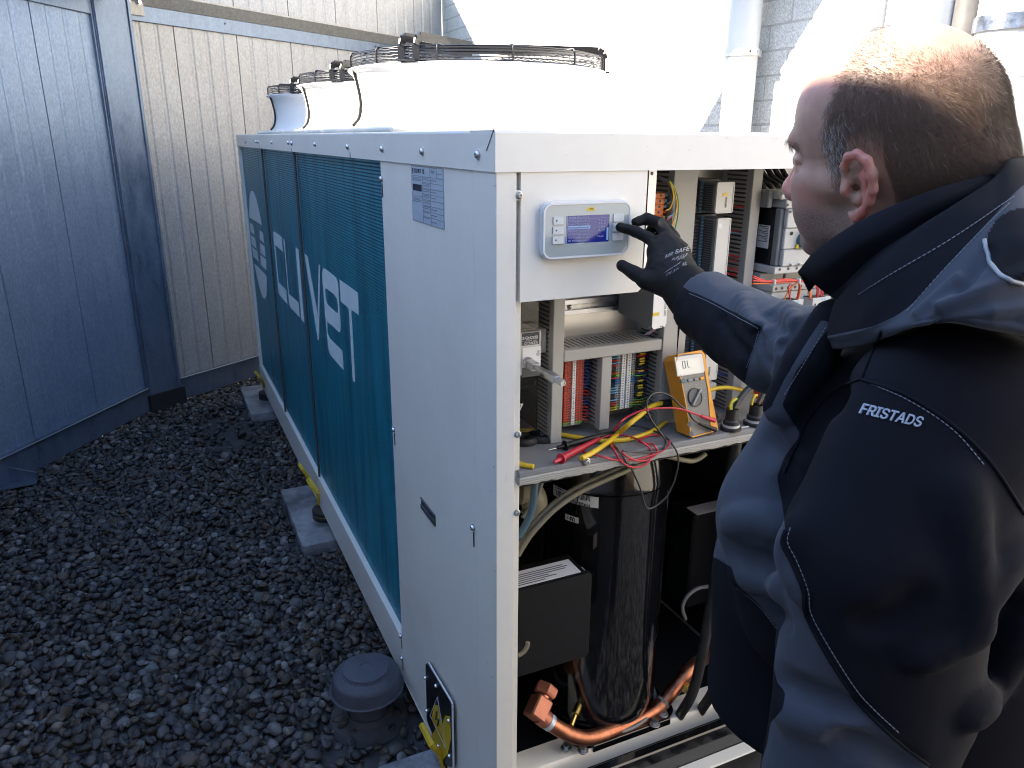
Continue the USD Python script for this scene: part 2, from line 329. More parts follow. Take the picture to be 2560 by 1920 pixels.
# base bracket bolts of the corner post
for q in ((322, 1012), (322, 1032)):
    w = PZ(*q, .1); obj('bolt', lathe((-.31 + .0, 5.39, .12 + .05 * (q[1] > 1020)), (.3, -.9, 0), [(0, 0), (.011, 0), (.011, .012), (0, .012)], 6), 'screw_steel', p1)

bm = thing('tie_beam', 'horizontal steel tie beam from the corner post over the chiller to the block wall', 'beam', (-.1, 5.45, 2.6))
b0, b1 = np.array([-.13, 5.45, 2.69]), np.array([2.71, 2.62, 2.69])
for nm, dz, w, h in (('top_flange', .105, .12, .01), ('web', 0.0, .012, .198), ('bottom_flange', -.105, .12, .01)):
    obj(nm, bar(b0 + [0, 0, dz], b1 + [0, 0, dz], w, h), 'galvanised_steel', bm)
gp = PX(272, 25, -.02)
pl0 = POST + dR * .27 + np.array([.557, -.83]) * .022
obj('end_plate', obox((pl0[0] - .03, pl0[1] - .02, 2.575), (*dR, 0), (.557, -.83, 0), (0, 0, 1), .075, .006, .07, .002), 'galvanised_warm', bm)
for s in (-.035, .04):
    o = (pl0[0] - .03 + dR[0] * s + .004, pl0[1] - .02 + dR[1] * s - .006, 2.58)
    obj('bolt', [lathe(o, (.557, -.83, 0), [(0, 0), (.019, 0), (.019, .004), (0, .004)], 14), lathe(np.array(o) + (.002, -.003, 0), (.557, -.83, 0), [(0, 0), (.014, 0), (.014, .014), (0, .014)], 6)], 'zinc', bm)

# ---------------------------------------------------------------- block wall and the pipes on it
XW = 2.71
wl = thing('block_wall', 'sunlit grey concrete block wall of the building behind the chiller', 'wall', (XW, 3, 0))
obj('mortar_bed', bx(XW + .0025, XW + .3, -8, 7.9, -.2, 4.6), 'mortar', wl)
n = 0; rest = []
for k in range(-20, 23):
    z = 2.195 + k * .1085
    if z < 0: continue
    for j in range(-2, 28):
        y = 1.0 + j * .26 + (.13 if k % 2 else 0) - .07
        if y > 7.3: continue
        m = bx(XW - .001 * rng.random(), XW + .006, y + .005, min(y + .255, 7.4), z + .005, z + .1035, .0015)
        if 1.72 < z < 3.2 and (5.9 < y or 1.7 < y < 3.5) and n < 290: obj('block', m, 'block', wl); n += 1
        else: rest.append(m)
obj('further_blocks', rest, 'block', wl, kind='stuff')
obj('plain_wall', bx(XW + .0005, XW + .0024, -8, .38, -.1, 4.55), 'block', wl)

dp = thing('drain_pipe', 'white plastic drainpipe with a clamp on the block wall above the chiller roof', 'pipe', (2.6, 3.2, 1))
yc = PX(1846, 230, 2.6)[1]
obj('pipe', lathe((2.6, yc, .05), (0, 0, 1), [(.074, 0), (.074, 2.47), (.08, 2.475), (.08, 2.6), (.074, 2.606), (.074, 4.2)], 32), 'pvc_pipe', dp, 40)
obj('clamp', [lathe((2.6, yc, 2.17), (0, 0, 1), [(.075, 0), (.0795, 0), (.0795, .032), (.075, .032)], 32), bx(2.6, 2.708, yc - .012, yc + .012, 2.172, 2.2), bx(2.57, 2.6, yc - .104, yc - .074, 2.17, 2.202, .002)], 'pvc_pipe', dp, 40)
obj('screw', cyl((2.565, yc - .094, 2.186), (2.605, yc - .094, 2.186), .006, 8), 'black_rubber', dp)
def ins(px, r, x, lab, mt='cladding', y=None):
    yy = PX(px, 30, x)[1]
    t = thing('insulated_pipe', lab, 'pipe', (x, yy, 0))
    obj('cladding', lathe((x, yy, .0), (0, 0, 1), [(r, 0), (r, 1.99), (r + .002, 1.992), (r + .002, 2.03), (r, 2.032), (r, 4.5)], 40), mt, t, 40)
    return t, yy
t, y = ins(2150, .1, 2.58, 'silver clad vertical pipe on the wall, leftmost behind the man\'s head')
t, y = ins(2305, .115, 2.56, 'silver clad vertical pipe on the wall, directly above the man\'s crown')
t, y = ins(2425, .05, 2.6, 'thin dark vertical pipe on the wall, above the back of the man\'s head', 'dark_cladding')
t, y = ins(2545, .11, 2.52, 'white vertical pipe with a steel clamp, at the right edge behind the man\'s head', 'pvc_pipe')
obj('clamp', [lathe((2.52, y, 2.125), (0, 0, 1), [(.111, 0), (.118, 0), (.118, .045), (.111, .045)], 40), bx(2.52, 2.708, y - .014, y + .014, 2.13, 2.165)], 'steel', t, 40)

# ---------------------------------------------------------------- roof vent, slabs
mat('vent_plastic', (.085, .092, .12), .6, 0, col2=(.055, .06, .078), vscale=16, bump=.0004, bscale=120, fine=.25, fscale=140)
vc = (.44, 2.04)
vt = thing('roof_vent', 'dark grey mushroom shaped roof vent in the gravel beside the chiller', 'vent', (vc[0], vc[1], 0))
obj('cowl', lathe((vc[0], vc[1], 0), (0, 0, 1), [(.0, .128), (.112, .124), (.117, .117), (.12, .107), (.117, .105), (.112, .112), (0, .118)][:3] + [(.12, .113), (.112, .115), (.1, .118)][:0] + [(.118, .118), (.113, .121), (.108, .158), (.1, .17), (.078, .181), (.077, .184), (.074, .184), (.072, .190), (.02, .196), (.018, .193), (0, .193)], 48), 'vent_plastic', vt, 35)
obj('stub_pipe', lathe((vc[0], vc[1], 0), (0, 0, 1), [(.064, -.01), (.064, .07), (.07, .072), (.07, .122)], 32), 'vent_plastic', vt, 35)
obj('collar', lathe((vc[0], vc[1], 0), (0, 0, 1), [(.13, -.008), (.12, .012), (.085, .02), (.073, .035), (.066, .036)], 32), 'roofing', vt, 35)
def slab(x0, x1, y0, y1, z, label):
    s = obj('paving_slab', bx(x0, x1, y0, y1, -.01, z, .004), 'slab', None, label=label, cat='slab'); return s
slab(.428, .93, 3.14, 3.775, .052, 'wet concrete slab with a rubber foot on it, under the middle of the chiller side')
slab(.428, .93, 5.02, 5.655, .052, 'concrete slab under the far end of the chiller, near the fence')
slab(.40, .93, 1.18, 1.785, .04, 'dark concrete slab at the bottom edge of the photo, under the near corner of the chiller')

mat('render_brown', (.26, .19, .14), .8, 0, var=.06, vscale=3)
rb = thing('rear_building', 'added unseen brown building behind the photographer, blocking sky light from the end face', 'building', (2, -4.2, 0))  # unseen; added to hold back sky light and warm the end face
obj('wall', bx(-3, 2.7, -4.5, -4.2, -.2, 5.2), 'render_brown', rb)
obj('roof_edge', bx(-3.1, 2.7, -4.6, -4.1, 5.201, 5.4), 'galvanised_steel', rb)
for k in range(1): w_ = obj('window', bx(-.9, -.1, -4.199, -4.17, 1.3, 2.3), 'galvanised_steel', rb); obj('pane', bx(-.84, -.16, -4.168, -4.16, 1.36, 2.24), 'black_enamel', w_)
# ================================================================ the chiller
X0, Y0, X1, Y1, ZB, ZC = .5628, 1.2824, 1.617, 5.50, .10, 1.814
mat('coil_fin', (.04, .43, .58), .36, .6, col2=(.018, .24, .36), vscale=5, stretch=(1, 2.2, .25), rvar=.08, fine=.25, fscale=30)
mat('coil_core', (.012, .08, .15), .6, 0, var=.3, vscale=6)
mat('logo_paint', (.62, .72, .76), .5, 0, col2=(.55, .65, .70), vscale=30, fine=.12, fscale=200)
mat('yellow_paint', (.62, .43, .02), .45, 0, col2=(.5, .33, .02), vscale=20)
mat('yellow_plastic', (.72, .5, .03), .4, 0, var=.1, vscale=20)
mat('black_lining', (.012, .012, .013), .8, 0, var=.3, vscale=20)
mat('label_white', (.72, .73, .75), .4, 0, var=.05, vscale=20)
mat('label_print', (.04, .045, .06), .5)
mat('label_silver', (.5, .58, .68), .35, .3, var=.06, vscale=20)
usdkit.material(stage, '/World/Looks/water', {'t': ('transparent_bsdf', {'color': (.97, .97, .97)}), 'g': ('glossy_bsdf', {'color': (.9, .9, .9), 'roughness': .05}), 'f': ('fresnel', {'IOR': 1.6}), 'm': ('mix_closure', {})}, [('f.fac', 'm.fac'), ('t.BSDF', 'm.closure1'), ('g.BSDF', 'm.closure2')], surface='m.closure'); MAT['water'] = UsdShade.Material.Get(stage, '/World/Looks/water')
ch = thing('chiller', 'large white air cooled chiller with blue finned coils and an open electrical cabinet', 'chiller', (X0, Y0, 0))
JY = [Y0, 2.362, 3.392, 4.382, Y1]
# casing
obj('corner_post', [bx(X0, X0 + .0405, Y0, Y0 + .004, ZB, 1.7425, .001), bx(X0, X0 + .004, Y0 + .004, Y0 + .108, ZB, 1.7425), bx(X0 + .0365, X0 + .0405, Y0 + .004, Y0 + .06, ZB, 1.7425)], 'white_coating', ch)
obj('side_panel', bx(X0 + .001, X0 + .02, Y0 + .1105, 2.046, ZB + .002, 1.7425, .0015), 'white_coating', ch)
obj('base_rail', [bx(X0 - .001, X0 + .03, 2.0475, Y1, ZB, .262, .002), bx(X0 + .0, X0 + .03, 1.39, 2.046, ZB - .002, ZB + .003)], 'white_coating', ch)
obj('far_panel', bx(X0 + .002, X1, Y1 + .001, Y1 + .02, ZB, 1.742), 'white_coating', ch)
obj('right_panel', bx(X1 - .02, X1, Y0 + .05, Y1, ZB, 1.742), 'white_coating', ch)
obj('end_strip', bx(X0, X0 + .03, Y1 - .05, Y1, .263, 1.742), 'white_coating', ch)
for a, b in zip(JY, JY[1:]):
    g = .0015
    pr = Polygon([(0, 1.7425), (0, 1.809), (.0018, 1.8128), (.006, ZC), (.12, ZC), (.12, ZC - .004), (.005, ZC - .005), (.005, 1.7425)])
    m = extr(pr, b - a - 2 * g, (X0 - .003, a + g if a > Y0 else a + .0, 0), (1, 0, 0), (0, 0, 1)); m.apply_translation((0, (b - a - 2 * g), 0)) if m.bounds[1][1] < a + .01 else None
    obj('cap', m, 'white_coating', ch)
pr = Polygon([(0, 1.7425), (0, 1.809), (.0018, 1.8128), (.006, ZC), (.12, ZC), (.12, ZC - .004), (.005, ZC - .005), (.005, 1.7425)])
m = extr(pr, X1 - X0 + .004, (X0 - .0028, Y0 - .003, 0), (0, 1, 0), (0, 0, 1)); obj('cap', m, 'white_coating', ch)
w0, w1 = PX(1235, 322, X0 - .0035), PX(1216, 377, X0 - .0035)
obj('mitre_gap', bar(w0, w1, .0012, .0012, up=(1, 0, 0)), 'label_print', ch)
obj('roof_sheet', bx(X0 + .118, X1, Y0 + .118, Y1, ZC - .012, ZC - .002), 'white_coating', ch)
FY = [2.642, 3.604, 4.566]
for k, y in enumerate(FY):
    obj('fan_deck', bx(X0 + .07, X1 - .07, y - .466, y + .466, ZC + .0005, ZC + .02, .008), 'white_coating', ch)
for y in JY[1:4]: obj('deck_gap', bx(X0 - .0035, X0 + .01, y - .004, y + .004, 1.7405, 1.757), 'label_print', ch)
# screws
def screw(p, ax, r=.0095, parent=ch, mt='screw_steel'):
    p = np.array(p); ax = np.array(ax, float)
    obj('screw', [lathe(p, ax, [(0, 0), (r, 0), (r * 1.02, .0012), (r * .78, .002), (r * .74, .0045), (r * .55, .0066), (r * .33, .0068), (r * .3, .004), (0, .004)], 14)], mt, parent, 35)
for q in ((615, 355), (641, 354.5), (646, 354.8), (680, 355.6), (722, 357), (730.5, 358), (788.6, 361), (870, 367), (956.5, 372.5), (1056.6, 379), (1196, 387)):
    screw(PX(*q, X0 - .003), (-1, 0, 0))
for q in ((954.5, 447), (985.5, 1074), (1003, 1590), (1006, 1645), (1184, 1319)):
    p = PX(*q, X0); screw(p, (-1, 0, 0), .0085)
    obj('key_slot', bx(p[0] - .0008, p[0] + .001, p[1] - .0022, p[1] + .0022, p[2] - .048, p[2] - .012), 'label_print', ch)
for q in ((1298, 488), (1294, 1086), (1292, 1282)): screw(PY(*q, Y0 + .001), (0, -1, 0), .0075, ch, 'zinc')
# recessed handle
h0, h1 = PX(1053, 1244, X0), PX(1088, 1316, X0)
ya, yb, za, zb = PX(1088, 1316, X0)[1], PX(1053, 1244, X0)[1], .8485, .877
obj('handle_recess', [bx(X0 - .0006, X0 + .001, ya, yb, za, zb)], 'label_print', ch)
obj('handle_lip', [bx(X0 - .003, X0 + .002, ya - .003, yb + .003, zb, zb + .003, .001), bx(X0 - .003, X0 + .002, ya - .003, ya, za, zb), bx(X0 - .003, X0 + .0, ya, yb, za, za + .012)], 'dark_grey', ch)
# coils
XC = X0 + .018
for a, b in ((2.047, 3.385), (3.399, 4.375), (4.389, Y1 - .051)):
    c = obj('coil', bx(XC + .004, XC + .05, a, b, .2625, 1.742), 'coil_core', ch)
    fins = []; z = .2635
    while z < 1.739:
        pr = Polygon([(0, .0012), (.0042, -.0004), (.0062, -.0004), (.0062, .0048), (.0042, .0048), (0, .0036)])
        m = bx(XC, XC + .0045, a + .001, b - .001, z, z + .0056); fins.append(m); z += .0098
    obj('fins', fins, 'coil_fin', c, kind='stuff')
for y in (3.392, 4.382):
    obj('divider_rod', cyl((X0 + .006, y, .262), (X0 + .006, y, 1.742), .0055, 12), 'dark_grey', ch, 40)
LOGO = {'e1': (5.187, 610, 460, [
    [(70, 430), (72, 200), (80, 125), (92, 95), (105, 86), (118, 92), (130, 110), (155, 180), (185, 300), (215, 440), (232, 535)],
    [(78, 500), (118, 532), (135, 658), (86, 615)], [(90, 660), (145, 705), (162, 835), (105, 785)], [(108, 815), (172, 872), (192, 1005), (122, 940)],
    [(203, 600), (247, 635), (262, 768), (208, 715)], [(210, 765), (268, 810), (280, 945), (215, 890)], [(215, 920), (288, 985), (292, 1120), (220, 1045)],
    [(135, 1030), (295, 1190), (298, 1380), (290, 1450), (276, 1483), (263, 1488), (248, 1470), (235, 1440), (205, 1350), (175, 1220), (150, 1100)]]),
  't': (3.95, 680, 560, [
    [(15, 92), (17, 80), (24, 74), (97, 130), (108, 270), (32, 205), (65, 575), (142, 655), (153, 790), (75, 700), (66, 670), (62, 640), (58, 575), (17, 150)],
    [(115, 145), (123, 155), (168, 690), (262, 775), (275, 925), (185, 825), (174, 795), (168, 760), (163, 700)],
    [(233, 230), (262, 250), (320, 978), (292, 948)],
    [(320, 290), (352, 320), (452, 900), (464, 398), (476, 415), (466, 1130), (461, 1150), (455, 1145), (450, 1110)],
    [(497, 500), (499, 470), (505, 447), (515, 436), (525, 440), (600, 500), (632, 530), (646, 565), (655, 620), (663, 760), (680, 1000), (678, 1050), (668, 1070), (655, 1062), (548, 962), (550, 1080), (570, 1130), (600, 1160), (695, 1250), (708, 1440), (590, 1310), (570, 1270), (555, 1200), (545, 1080), (525, 880)],
    [(670, 550), (850, 680), (858, 897), (785, 845), (822, 1555), (815, 1562), (806, 1552), (800, 1530), (762, 850), (750, 820), (682, 765)]])}
HOLE = [(525, 660), (530, 642), (540, 637), (615, 697), (640, 730), (650, 770), (656, 850), (652, 876), (642, 880), (562, 812), (543, 785), (534, 740)]
lg = group_of(ch, 'logo_lettering', 'pale lettering CLIVET with a round emblem printed across the coils')
def logo_poly(pts, s, ox, oy): return Polygon([(-(w := PX(ox + x / s, oy + y / s, XC))[1], w[2]) for x, y in pts]).buffer(0)
for key, (s, ox, oy, shapes) in LOGO.items():
    for i, pts in enumerate(shapes):
        p = logo_poly(pts, s, ox, oy)
        if key == 't' and i == 4: p = p.difference(logo_poly(HOLE, s, ox, oy))
        strips = unary_union([sbox(-7, .2635 + k * .0098 - .0002, 0, .2635 + k * .0098 + .0068) for k in range(0, 152)])
        q = p.intersection(strips)
        obj('letter' if key == 't' else 'emblem_piece', extr(q, .0012, (XC - .0002, 0, 0), (0, -1, 0), (0, 0, 1)), 'logo_paint', lg)
        q = p.difference(strips)
        if not q.is_empty: obj('letter' if key == 't' else 'emblem_piece', extr(q, .0010, (XC + .0008, 0, 0), (0, -1, 0), (0, 0, 1)), 'logo_paint', lg)
# nameplate
npl = obj('nameplate', bx(X0 - .0004, X0 + .001, 1.557, 1.7735, 1.614, 1.7385), 'label_silver', ch, label='silver rating plate with the maker\'s name, CE mark and barcode')
NA, NU = (0, -1, 0), (0, 0, 1); xs = X0 - .0005
def np_(u, v): return (xs, 1.7735 - u * .2165, 1.7385 - v * .1245)
pr = []
for u0, v0, u1, v1 in ((0, .0, 1, .0), (0, .995, 1, .995), (0.002, 0, .002, 1), (.998, 0, .998, 1), (0, .17, 1, .17), (.36, .17, .36, 1), (.61, .0, .61, 1), (.8, 0, .8, .17), (0, .53, .36, .53), *[(.36, v, 1, v) for v in (.27, .37, .47, .57, .67, .77, .87)]):
    a, b = np.array(np_(u0, v0)), np.array(np_(u1, v1)); pr.append(bar(a, b, .0006, .0006, up=(1, 0, 0)))
for k in range(26): pr.append(bar(np_(.04 + k * .0115, .32), np_(.04 + k * .0115, .44), .0004, .0009 + .0008 * ((k * 7) % 3), up=(1, 0, 0)))
r_ = np.random.default_rng(5)
for u0, u1, vs in ((.02, .32, (.2, .225, .25)), (.02, .3, (.57, .6, .63)), (.38, .58, (.19, .22, .29, .32, .39, .42, .49, .52, .59, .62, .69, .72, .79, .89)), (.63, .8, (.215, .415, .515, .715, .815, .93)), (.64, .76, (.05, .08)), (.83, .97, (.09,))):
    for v in vs:
        u = u0
        while u < u1 - .02:
            l = r_.uniform(.015, .05); pr.append(bar(np_(u, v), np_(min(u + l, u1), v), .0005, .0018 if u0 < .6 else .003, up=(1, 0, 0))); u += l + .008
obj('plate_print', pr, 'label_print', npl)
obj('plate_text', [word('CLIVET', .0085, np_(.085, .115), NA, NU, True, width=.052), word('CE', .010, np_(.37, .12), NA, NU, width=.014)], 'label_print', npl)
obj('plate_emblem', [extr(Polygon([(0, .001), (.0035, -.004), (.007, .001)]), .0006, np_(.03, .05), NA, NU), extr(Polygon([(0, 0), (.0035, .005), (.007, 0)]), .0006, np_(.03, .135), NA, NU), extr(rrect(0, .007, 0, .004, .0005), .0006, np_(.03, .1), NA, NU)], 'label_print', npl)
# warning plate and yellow lifting lugs
XL = X0 - .006
def onp(q): w = PX(*Q(*q, 700, 1500, 3.687), XL); return (-w[1], w[2])
pl = obj('lifting_plate', extr(Polygon([onp(q) for q in ((1356, 592), (1368, 580), (1385, 580), (1595, 935), (1604, 960), (1612, 1548))] + [(-1.64, .12), (-1.78, .12), onp((1545, 1548)), onp((1380, 1135)), onp((1368, 1100))]), .005, (XL, 0, 0), NA, NU), 'black_plastic', ch, label='black painted lifting plate with a yellow warning mark')
e0 = [onp(q) for q in ((1385, 580), (1595, 935), (1604, 960), (1612, 1548))]
obj('plate_edge', [bar((XL - .004, -a[0], a[1]), (XL - .004, -b[0], b[1]), .006, .0035, up=(1, 0, 0)) for a, b in zip(e0, e0[1:])], 'label_white', pl)
obj('warning_mark', extr(Polygon([onp(q) for q in ((1440, 960), (1475, 965), (1530, 1310), (1415, 1090))]), .0012, (XL - .0052, 0, 0), NA, NU), 'yellow_paint', pl)
obj('mark_frame', [bar((XL - .0055, -a[0], a[1]), (XL - .0055, -b[0], b[1]), .002, .002, up=(1, 0, 0)) for a, b in zip([onp(q) for q in ((1468, 890), (1400, 1060), (1550, 1370))], [onp(q) for q in ((1400, 1060), (1550, 1370), (1468, 890))])], 'label_silver', pl)
obj('mark_symbol', [bar((XL - .0068, -a[0], a[1]), (XL - .0068, -b[0], b[1]), .003, .006, up=(1, 0, 0)) for a, b in zip([onp(q) for q in ((1470, 1020), (1462, 1090), (1490, 1095))], [onp(q) for q in ((1462, 1090), (1490, 1095), (1478, 1150))])], 'label_print', pl)
obj('paint_splash', extr(Polygon([onp(q) for q in ((1545, 1075), (1580, 1080), (1590, 1250), (1560, 1400), (1500, 1470), (1450, 1400), (1420, 1250), (1460, 1190), (1530, 1330), (1520, 1150))]).buffer(.004), .0008, (XL - .0051, 0, 0), NA, NU), 'yellow_paint', pl)
for q in ((1362, 712), (1460, 785), (1374, 1015), (1578, 1105), (1480, 1340), (1585, 1430)):
    w = onp(q); screw((XL - .005, -w[0], w[1]), (-1, 0, 0), .007, pl)
def lug(pts, label):
    """bent yellow steel lug bolted under the rail"""
    P = [PX(x, y, X0 + dx) for x, y, dx in pts]
    return obj('lifting_lug', [bar(a, b, .05, .008, up=(1, .2, .6), ch=.001) for a, b in zip(P, P[1:])], 'yellow_paint', ch, label=label)
s = 3.318
for sc, ox, oy, pts in ((3.687, 700, 1500, [(1308, 1150, -.05), (1400, 1335, -.045), (1470, 1420, -.02), (1525, 1600, .0)]), (3.318, 600, 900, [(495, 866, -.06), (522, 912, -.055), (575, 985, -.03), (640, 1090, -.01), (662, 1200, .0)]), (3.318, 600, 900, [(128, 98, -.06), (165, 145, -.04), (188, 180, -.02), (200, 230, .0)]), (3.318, 600, 900, [(560, 992, -.05), (595, 1050, -.04), (645, 1110, -.02)])):
    P = [PX(ox + x / sc, oy + y / sc, X0 + dx) for x, y, dx in pts]
    obj('lifting_lug', tube(P, .0095, 6, 3), 'yellow_paint', ch, 30)
# water drops on the corner
dr = []
for k in range(120):
    if k < 25: p = (X0 + rng.uniform(.05, .7), Y0 - .003, rng.uniform(1.75, 1.808)); 
    elif k < 110: p = (X0 + rng.uniform(.002, .038), Y0, rng.uniform(.2, 1.73))
    else: p = (X0 - .001, Y0 + abs(rng.normal(0, .035)) + .002, rng.uniform(.2, 1.73))
    q = trimesh.creation.icosphere(1, rng.uniform(.0005, .0014)); q.apply_scale((1, 1, 1.15)); q.apply_translation(p); dr.append(q)
obj('water_drops', dr, 'water', ch, True, kind='stuff')
# ---------------------------------------------------------------- fans
def fan(y, k):
    c = np.array([1.09, y, 0.0]); f = group_of(ch, 'fan', None)
    prof = [(.447, 1.8345), (.440, 1.838), (.430, 1.847), (.421, 1.864), (.4145, 1.89), (.412, 1.92), (.4135, 1.95), (.4195, 1.98), (.430, 2.0), (.4425, 2.0095), (.444, 2.013), (.442, 2.0165), (.43, 2.0165), (.412, 2.0), (.404, 1.96), (.402, 1.9), (.402, 1.84)]
    obj('shroud', lathe(c, (0, 0, 1), prof, 96), 'shroud_white', f, True)
    G = []
    def ring(r, z, w=.0021, n=72):
        a = np.linspace(0, 2 * math.pi, n + 1); return tube(np.stack([c[0] + r * np.cos(a), c[1] + r * np.sin(a), np.full(n + 1, z)], 1), w, 5, 0, False)
    for r, z in ((.431, 2.0195), (.431, 2.0285), (.431, 2.0375), (.431, 2.0465), (.43, 2.055), (.424, 2.0605)): G.append(ring(r, z))
    for r in np.arange(.40, .12, -.02): G.append(ring(r, 2.0625 + (.40 - r) * .02, .0018))
    for j in range(12):
        a = math.radians(-22.4 + 30 * j + 14); u = np.array([math.cos(a), math.sin(a), 0])
        G.append(tube([c + u * r + [0, 0, z] for r, z in ((.433, 2.014), (.434, 2.035), (.433, 2.056), (.427, 2.0645), (.3, 2.0675), (.12, 2.071))], .003, 6, 0))
    obj('guard', G, 'black_wire', f, True)
    S = []
    for a in (-22.4, -140.4, 97.6):
        a = math.radians(a); u = np.array([math.cos(a), math.sin(a), 0]); v = np.array([-u[1], u[0], 0])
        for o in (-.026, .026):
            P = [c + u * r + v * o + [0, 0, z] for r, z in ((.436, 2.016), (.437, 2.062), (.431, 2.078), (.414, 2.087), (.09, 2.093))]
            S += [bar(p, q, .006, .026 if i > 1 else .024, up=v if i < 1 else (0, 0, 1)) for i, (p, q) in enumerate(zip(P, P[1:]))]
        b = c + u * .44 + [0, 0, 2.02]; S.append(obox(b, u, v, (0, 0, 1), .016, .03, .0025, .001))
    obj('support_strap', S, 'black_wire', f)
    B = [lathe(c + [0, 0, 1.9], (0, 0, 1), [(0, 0), (.09, 0), (.1, .02), (.1, .13), (.09, .15), (0, .15)], 32)]
    obj('motor', B, 'black_plastic', f, 40)
    for j in range(5):
        a0 = j * 2 * math.pi / 5; V = []
        for i, r in enumerate(np.linspace(.09, .385, 7)):
            for s_ in (-1, 1):
                a = a0 + s_ * (.42 - .12 * i / 6) + .25 * i / 6; V.append(c + [r * math.cos(a), r * math.sin(a), 1.95 + s_ * .035])
        V = np.array(V); F = [(2 * i, 2 * i + 1, 2 * i + 3) for i in range(6)] + [(2 * i, 2 * i + 3, 2 * i + 2) for i in range(6)]
        m = T(V, F, process=False); m2 = T(V - [0, 0, .004], np.array(F)[:, ::-1], process=False); obj('blade', [m, m2], 'black_plastic', f, True)
    a = math.radians(157.6 + (28 if k else 22)); u = np.array([math.cos(a), math.sin(a), 0])
    obj('cable', tube([c + u * r + np.array([0, 0, z]) for r, z in ((.437, 2.014), (.434, 2.0), (.4265, 1.97), (.4185, 1.92), (.422, 1.88), (.432, 1.855), (.449, 1.837))], .0048, 8, 6), 'black_rubber', f, True)
for k, y in enumerate(FY): fan(y, k)
# rubber feet
for q in ((.5, 3.38, .052), (.5, 5.32, .052), (.5, 1.45, .04)):
    t = thing('rubber_foot', {3.38: 'black rubber foot on the wet slab under the middle of the chiller', 5.32: 'black rubber foot on the far slab near the fence', 1.45: 'black rubber foot on the slab under the near corner of the chiller'}[q[1]], 'foot', (q[0] + .09, q[1], q[2]))
    h = ZB - q[2] - .001; o = (q[0] + .09, q[1], q[2] + .0005)
    obj('pad', lathe(o, (0, 0, 1), [(0, 0), (.068, 0), (.07, .004), (.07, h * .38), (.064, h * .46), (.064, h * .54), (.07, h * .6), (.07, h * .9), (.066, h), (0, h)], 36), 'black_rubber', t, 35)
    if q[1] == 3.38: obj('yellow_band', [lathe((o[0], o[1], o[2] + h * .47), (0, 0, 1), [(.0645, 0), (.0655, 0), (.0655, .003), (.0645, .003)], 36)], 'yellow_paint', t)
# ================================================================ electrical cabinet and compressor bay
D = lambda x, y: Q(x, y, 1280, 720, 3.456)
Z7 = lambda x, y: Q(x, y, 1600, 400, 4.148)
E6 = lambda x, y: Q(x, y, 1250, 400, 4.609)
M8 = lambda x, y: Q(x, y, 1500, 840, 5.927)
R8 = lambda x, y: Q(x, y, 1650, 800, 4.74)
C1 = lambda x, y: Q(x, y, 1280, 1150, 4.148)
C2 = lambda x, y: Q(x, y, 1280, 1520, 4.148)
W7 = lambda x, y: Q(x, y, 1840, 680, 7.373)
S4 = lambda x, y: Q(x, y, 1290, 740, 6.38)
L6 = lambda x, y: Q(x, y, 1280, 940, 4.424)
def fr(a, b, Y):
    p, q = PY(*a, Y), PY(*b, Y); return min(p[0], q[0]), max(p[0], q[0]), min(p[2], q[2]), max(p[2], q[2])
mat('terminal_red', (.62, .07, .025), .45, 0, var=.15, vscale=40)
mat('terminal_orange', (.75, .2, .04), .42, 0, var=.08, vscale=30)
mat('terminal_grey', (.3, .32, .33), .5, 0, var=.2, vscale=40)
mat('terminal_blue', (.03, .16, .36), .45); mat('terminal_green', (.22, .42, .05), .45)
mat('marker_white', (.75, .75, .74), .45)
mat('wire_red', (.6, .035, .03), .35); mat('wire_orange', (.75, .17, .03), .35); mat('wire_blue', (.03, .07, .26), .35); mat('wire_sky', (.16, .42, .62), .35)
mat('wire_yellow', (.68, .46, .02), .38, 0, var=.1, vscale=40); mat('wire_green', (.12, .36, .06), .35); mat('wire_pink', (.6, .06, .16), .35); mat('wire_dark', (.02, .022, .035), .4)
mat('lead_red', (.5, .02, .045), .35, 0, var=.15, vscale=60); mat('cable_olive', (.22, .2, .14), .45, 0, var=.15, vscale=40); mat('cable_grey', (.2, .2, .2), .45); mat('hose_blue', (.06, .12, .16), .5)
mat('copper', (.60, .26, .15), .38, 1.0, col2=(.36, .13, .08), vscale=16, rvar=.12, fine=.3, fscale=60)
mat('copper_dull', (.5, .2, .13), .5, .7, col2=(.4, .16, .11), vscale=30)
mat('brass', (.62, .46, .15), .3, 1.0, var=.3, vscale=40)
mat('display_frame', (.66, .68, .71), .3, 0, var=.03, vscale=10); mat('display_face', (.34, .39, .40), .12, 0, var=.04, vscale=8, coat=.6)
mat('screen_blue', (.012, .018, .16), .1, 0, emit=.05, coat=.25); mat('screen_text', (.26, .31, .5), .3, 0, emit=.05); mat('screen_bar', (.2, .33, .56), .3, 0, emit=.06)
mat('button_grey', (.55, .585, .61), .35)
mat('lcd', (.66, .65, .58), .25, 0, coat=.5); mat('lcd_digit', (.3, .3, .28), .5); mat('meter_orange', (.72, .3, .025), .5, 0, var=.12, vscale=30, bump=.0002, bscale=300); mat('meter_face', (.16, .155, .145), .5, 0, var=.1, vscale=20)
mat('red_plastic', (.65, .035, .02), .35)
usdkit.material(stage, '/World/Looks/clear_plastic', {'t': ('transparent_bsdf', {'color': (.9, .9, .89)}), 'g': ('glossy_bsdf', {'color': (.9, .9, .9), 'roughness': .12}), 'f': ('fresnel', {'IOR': 1.3}), 'm': ('mix_closure', {})}, [('f.fac', 'm.fac'), ('t.BSDF', 'm.closure1'), ('g.BSDF', 'm.closure2')], surface='m.closure')
MAT['clear_plastic'] = UsdShade.Material.Get(stage, '/World/Looks/clear_plastic')
XI, ZS, YB = .6115, 1.152, 1.50
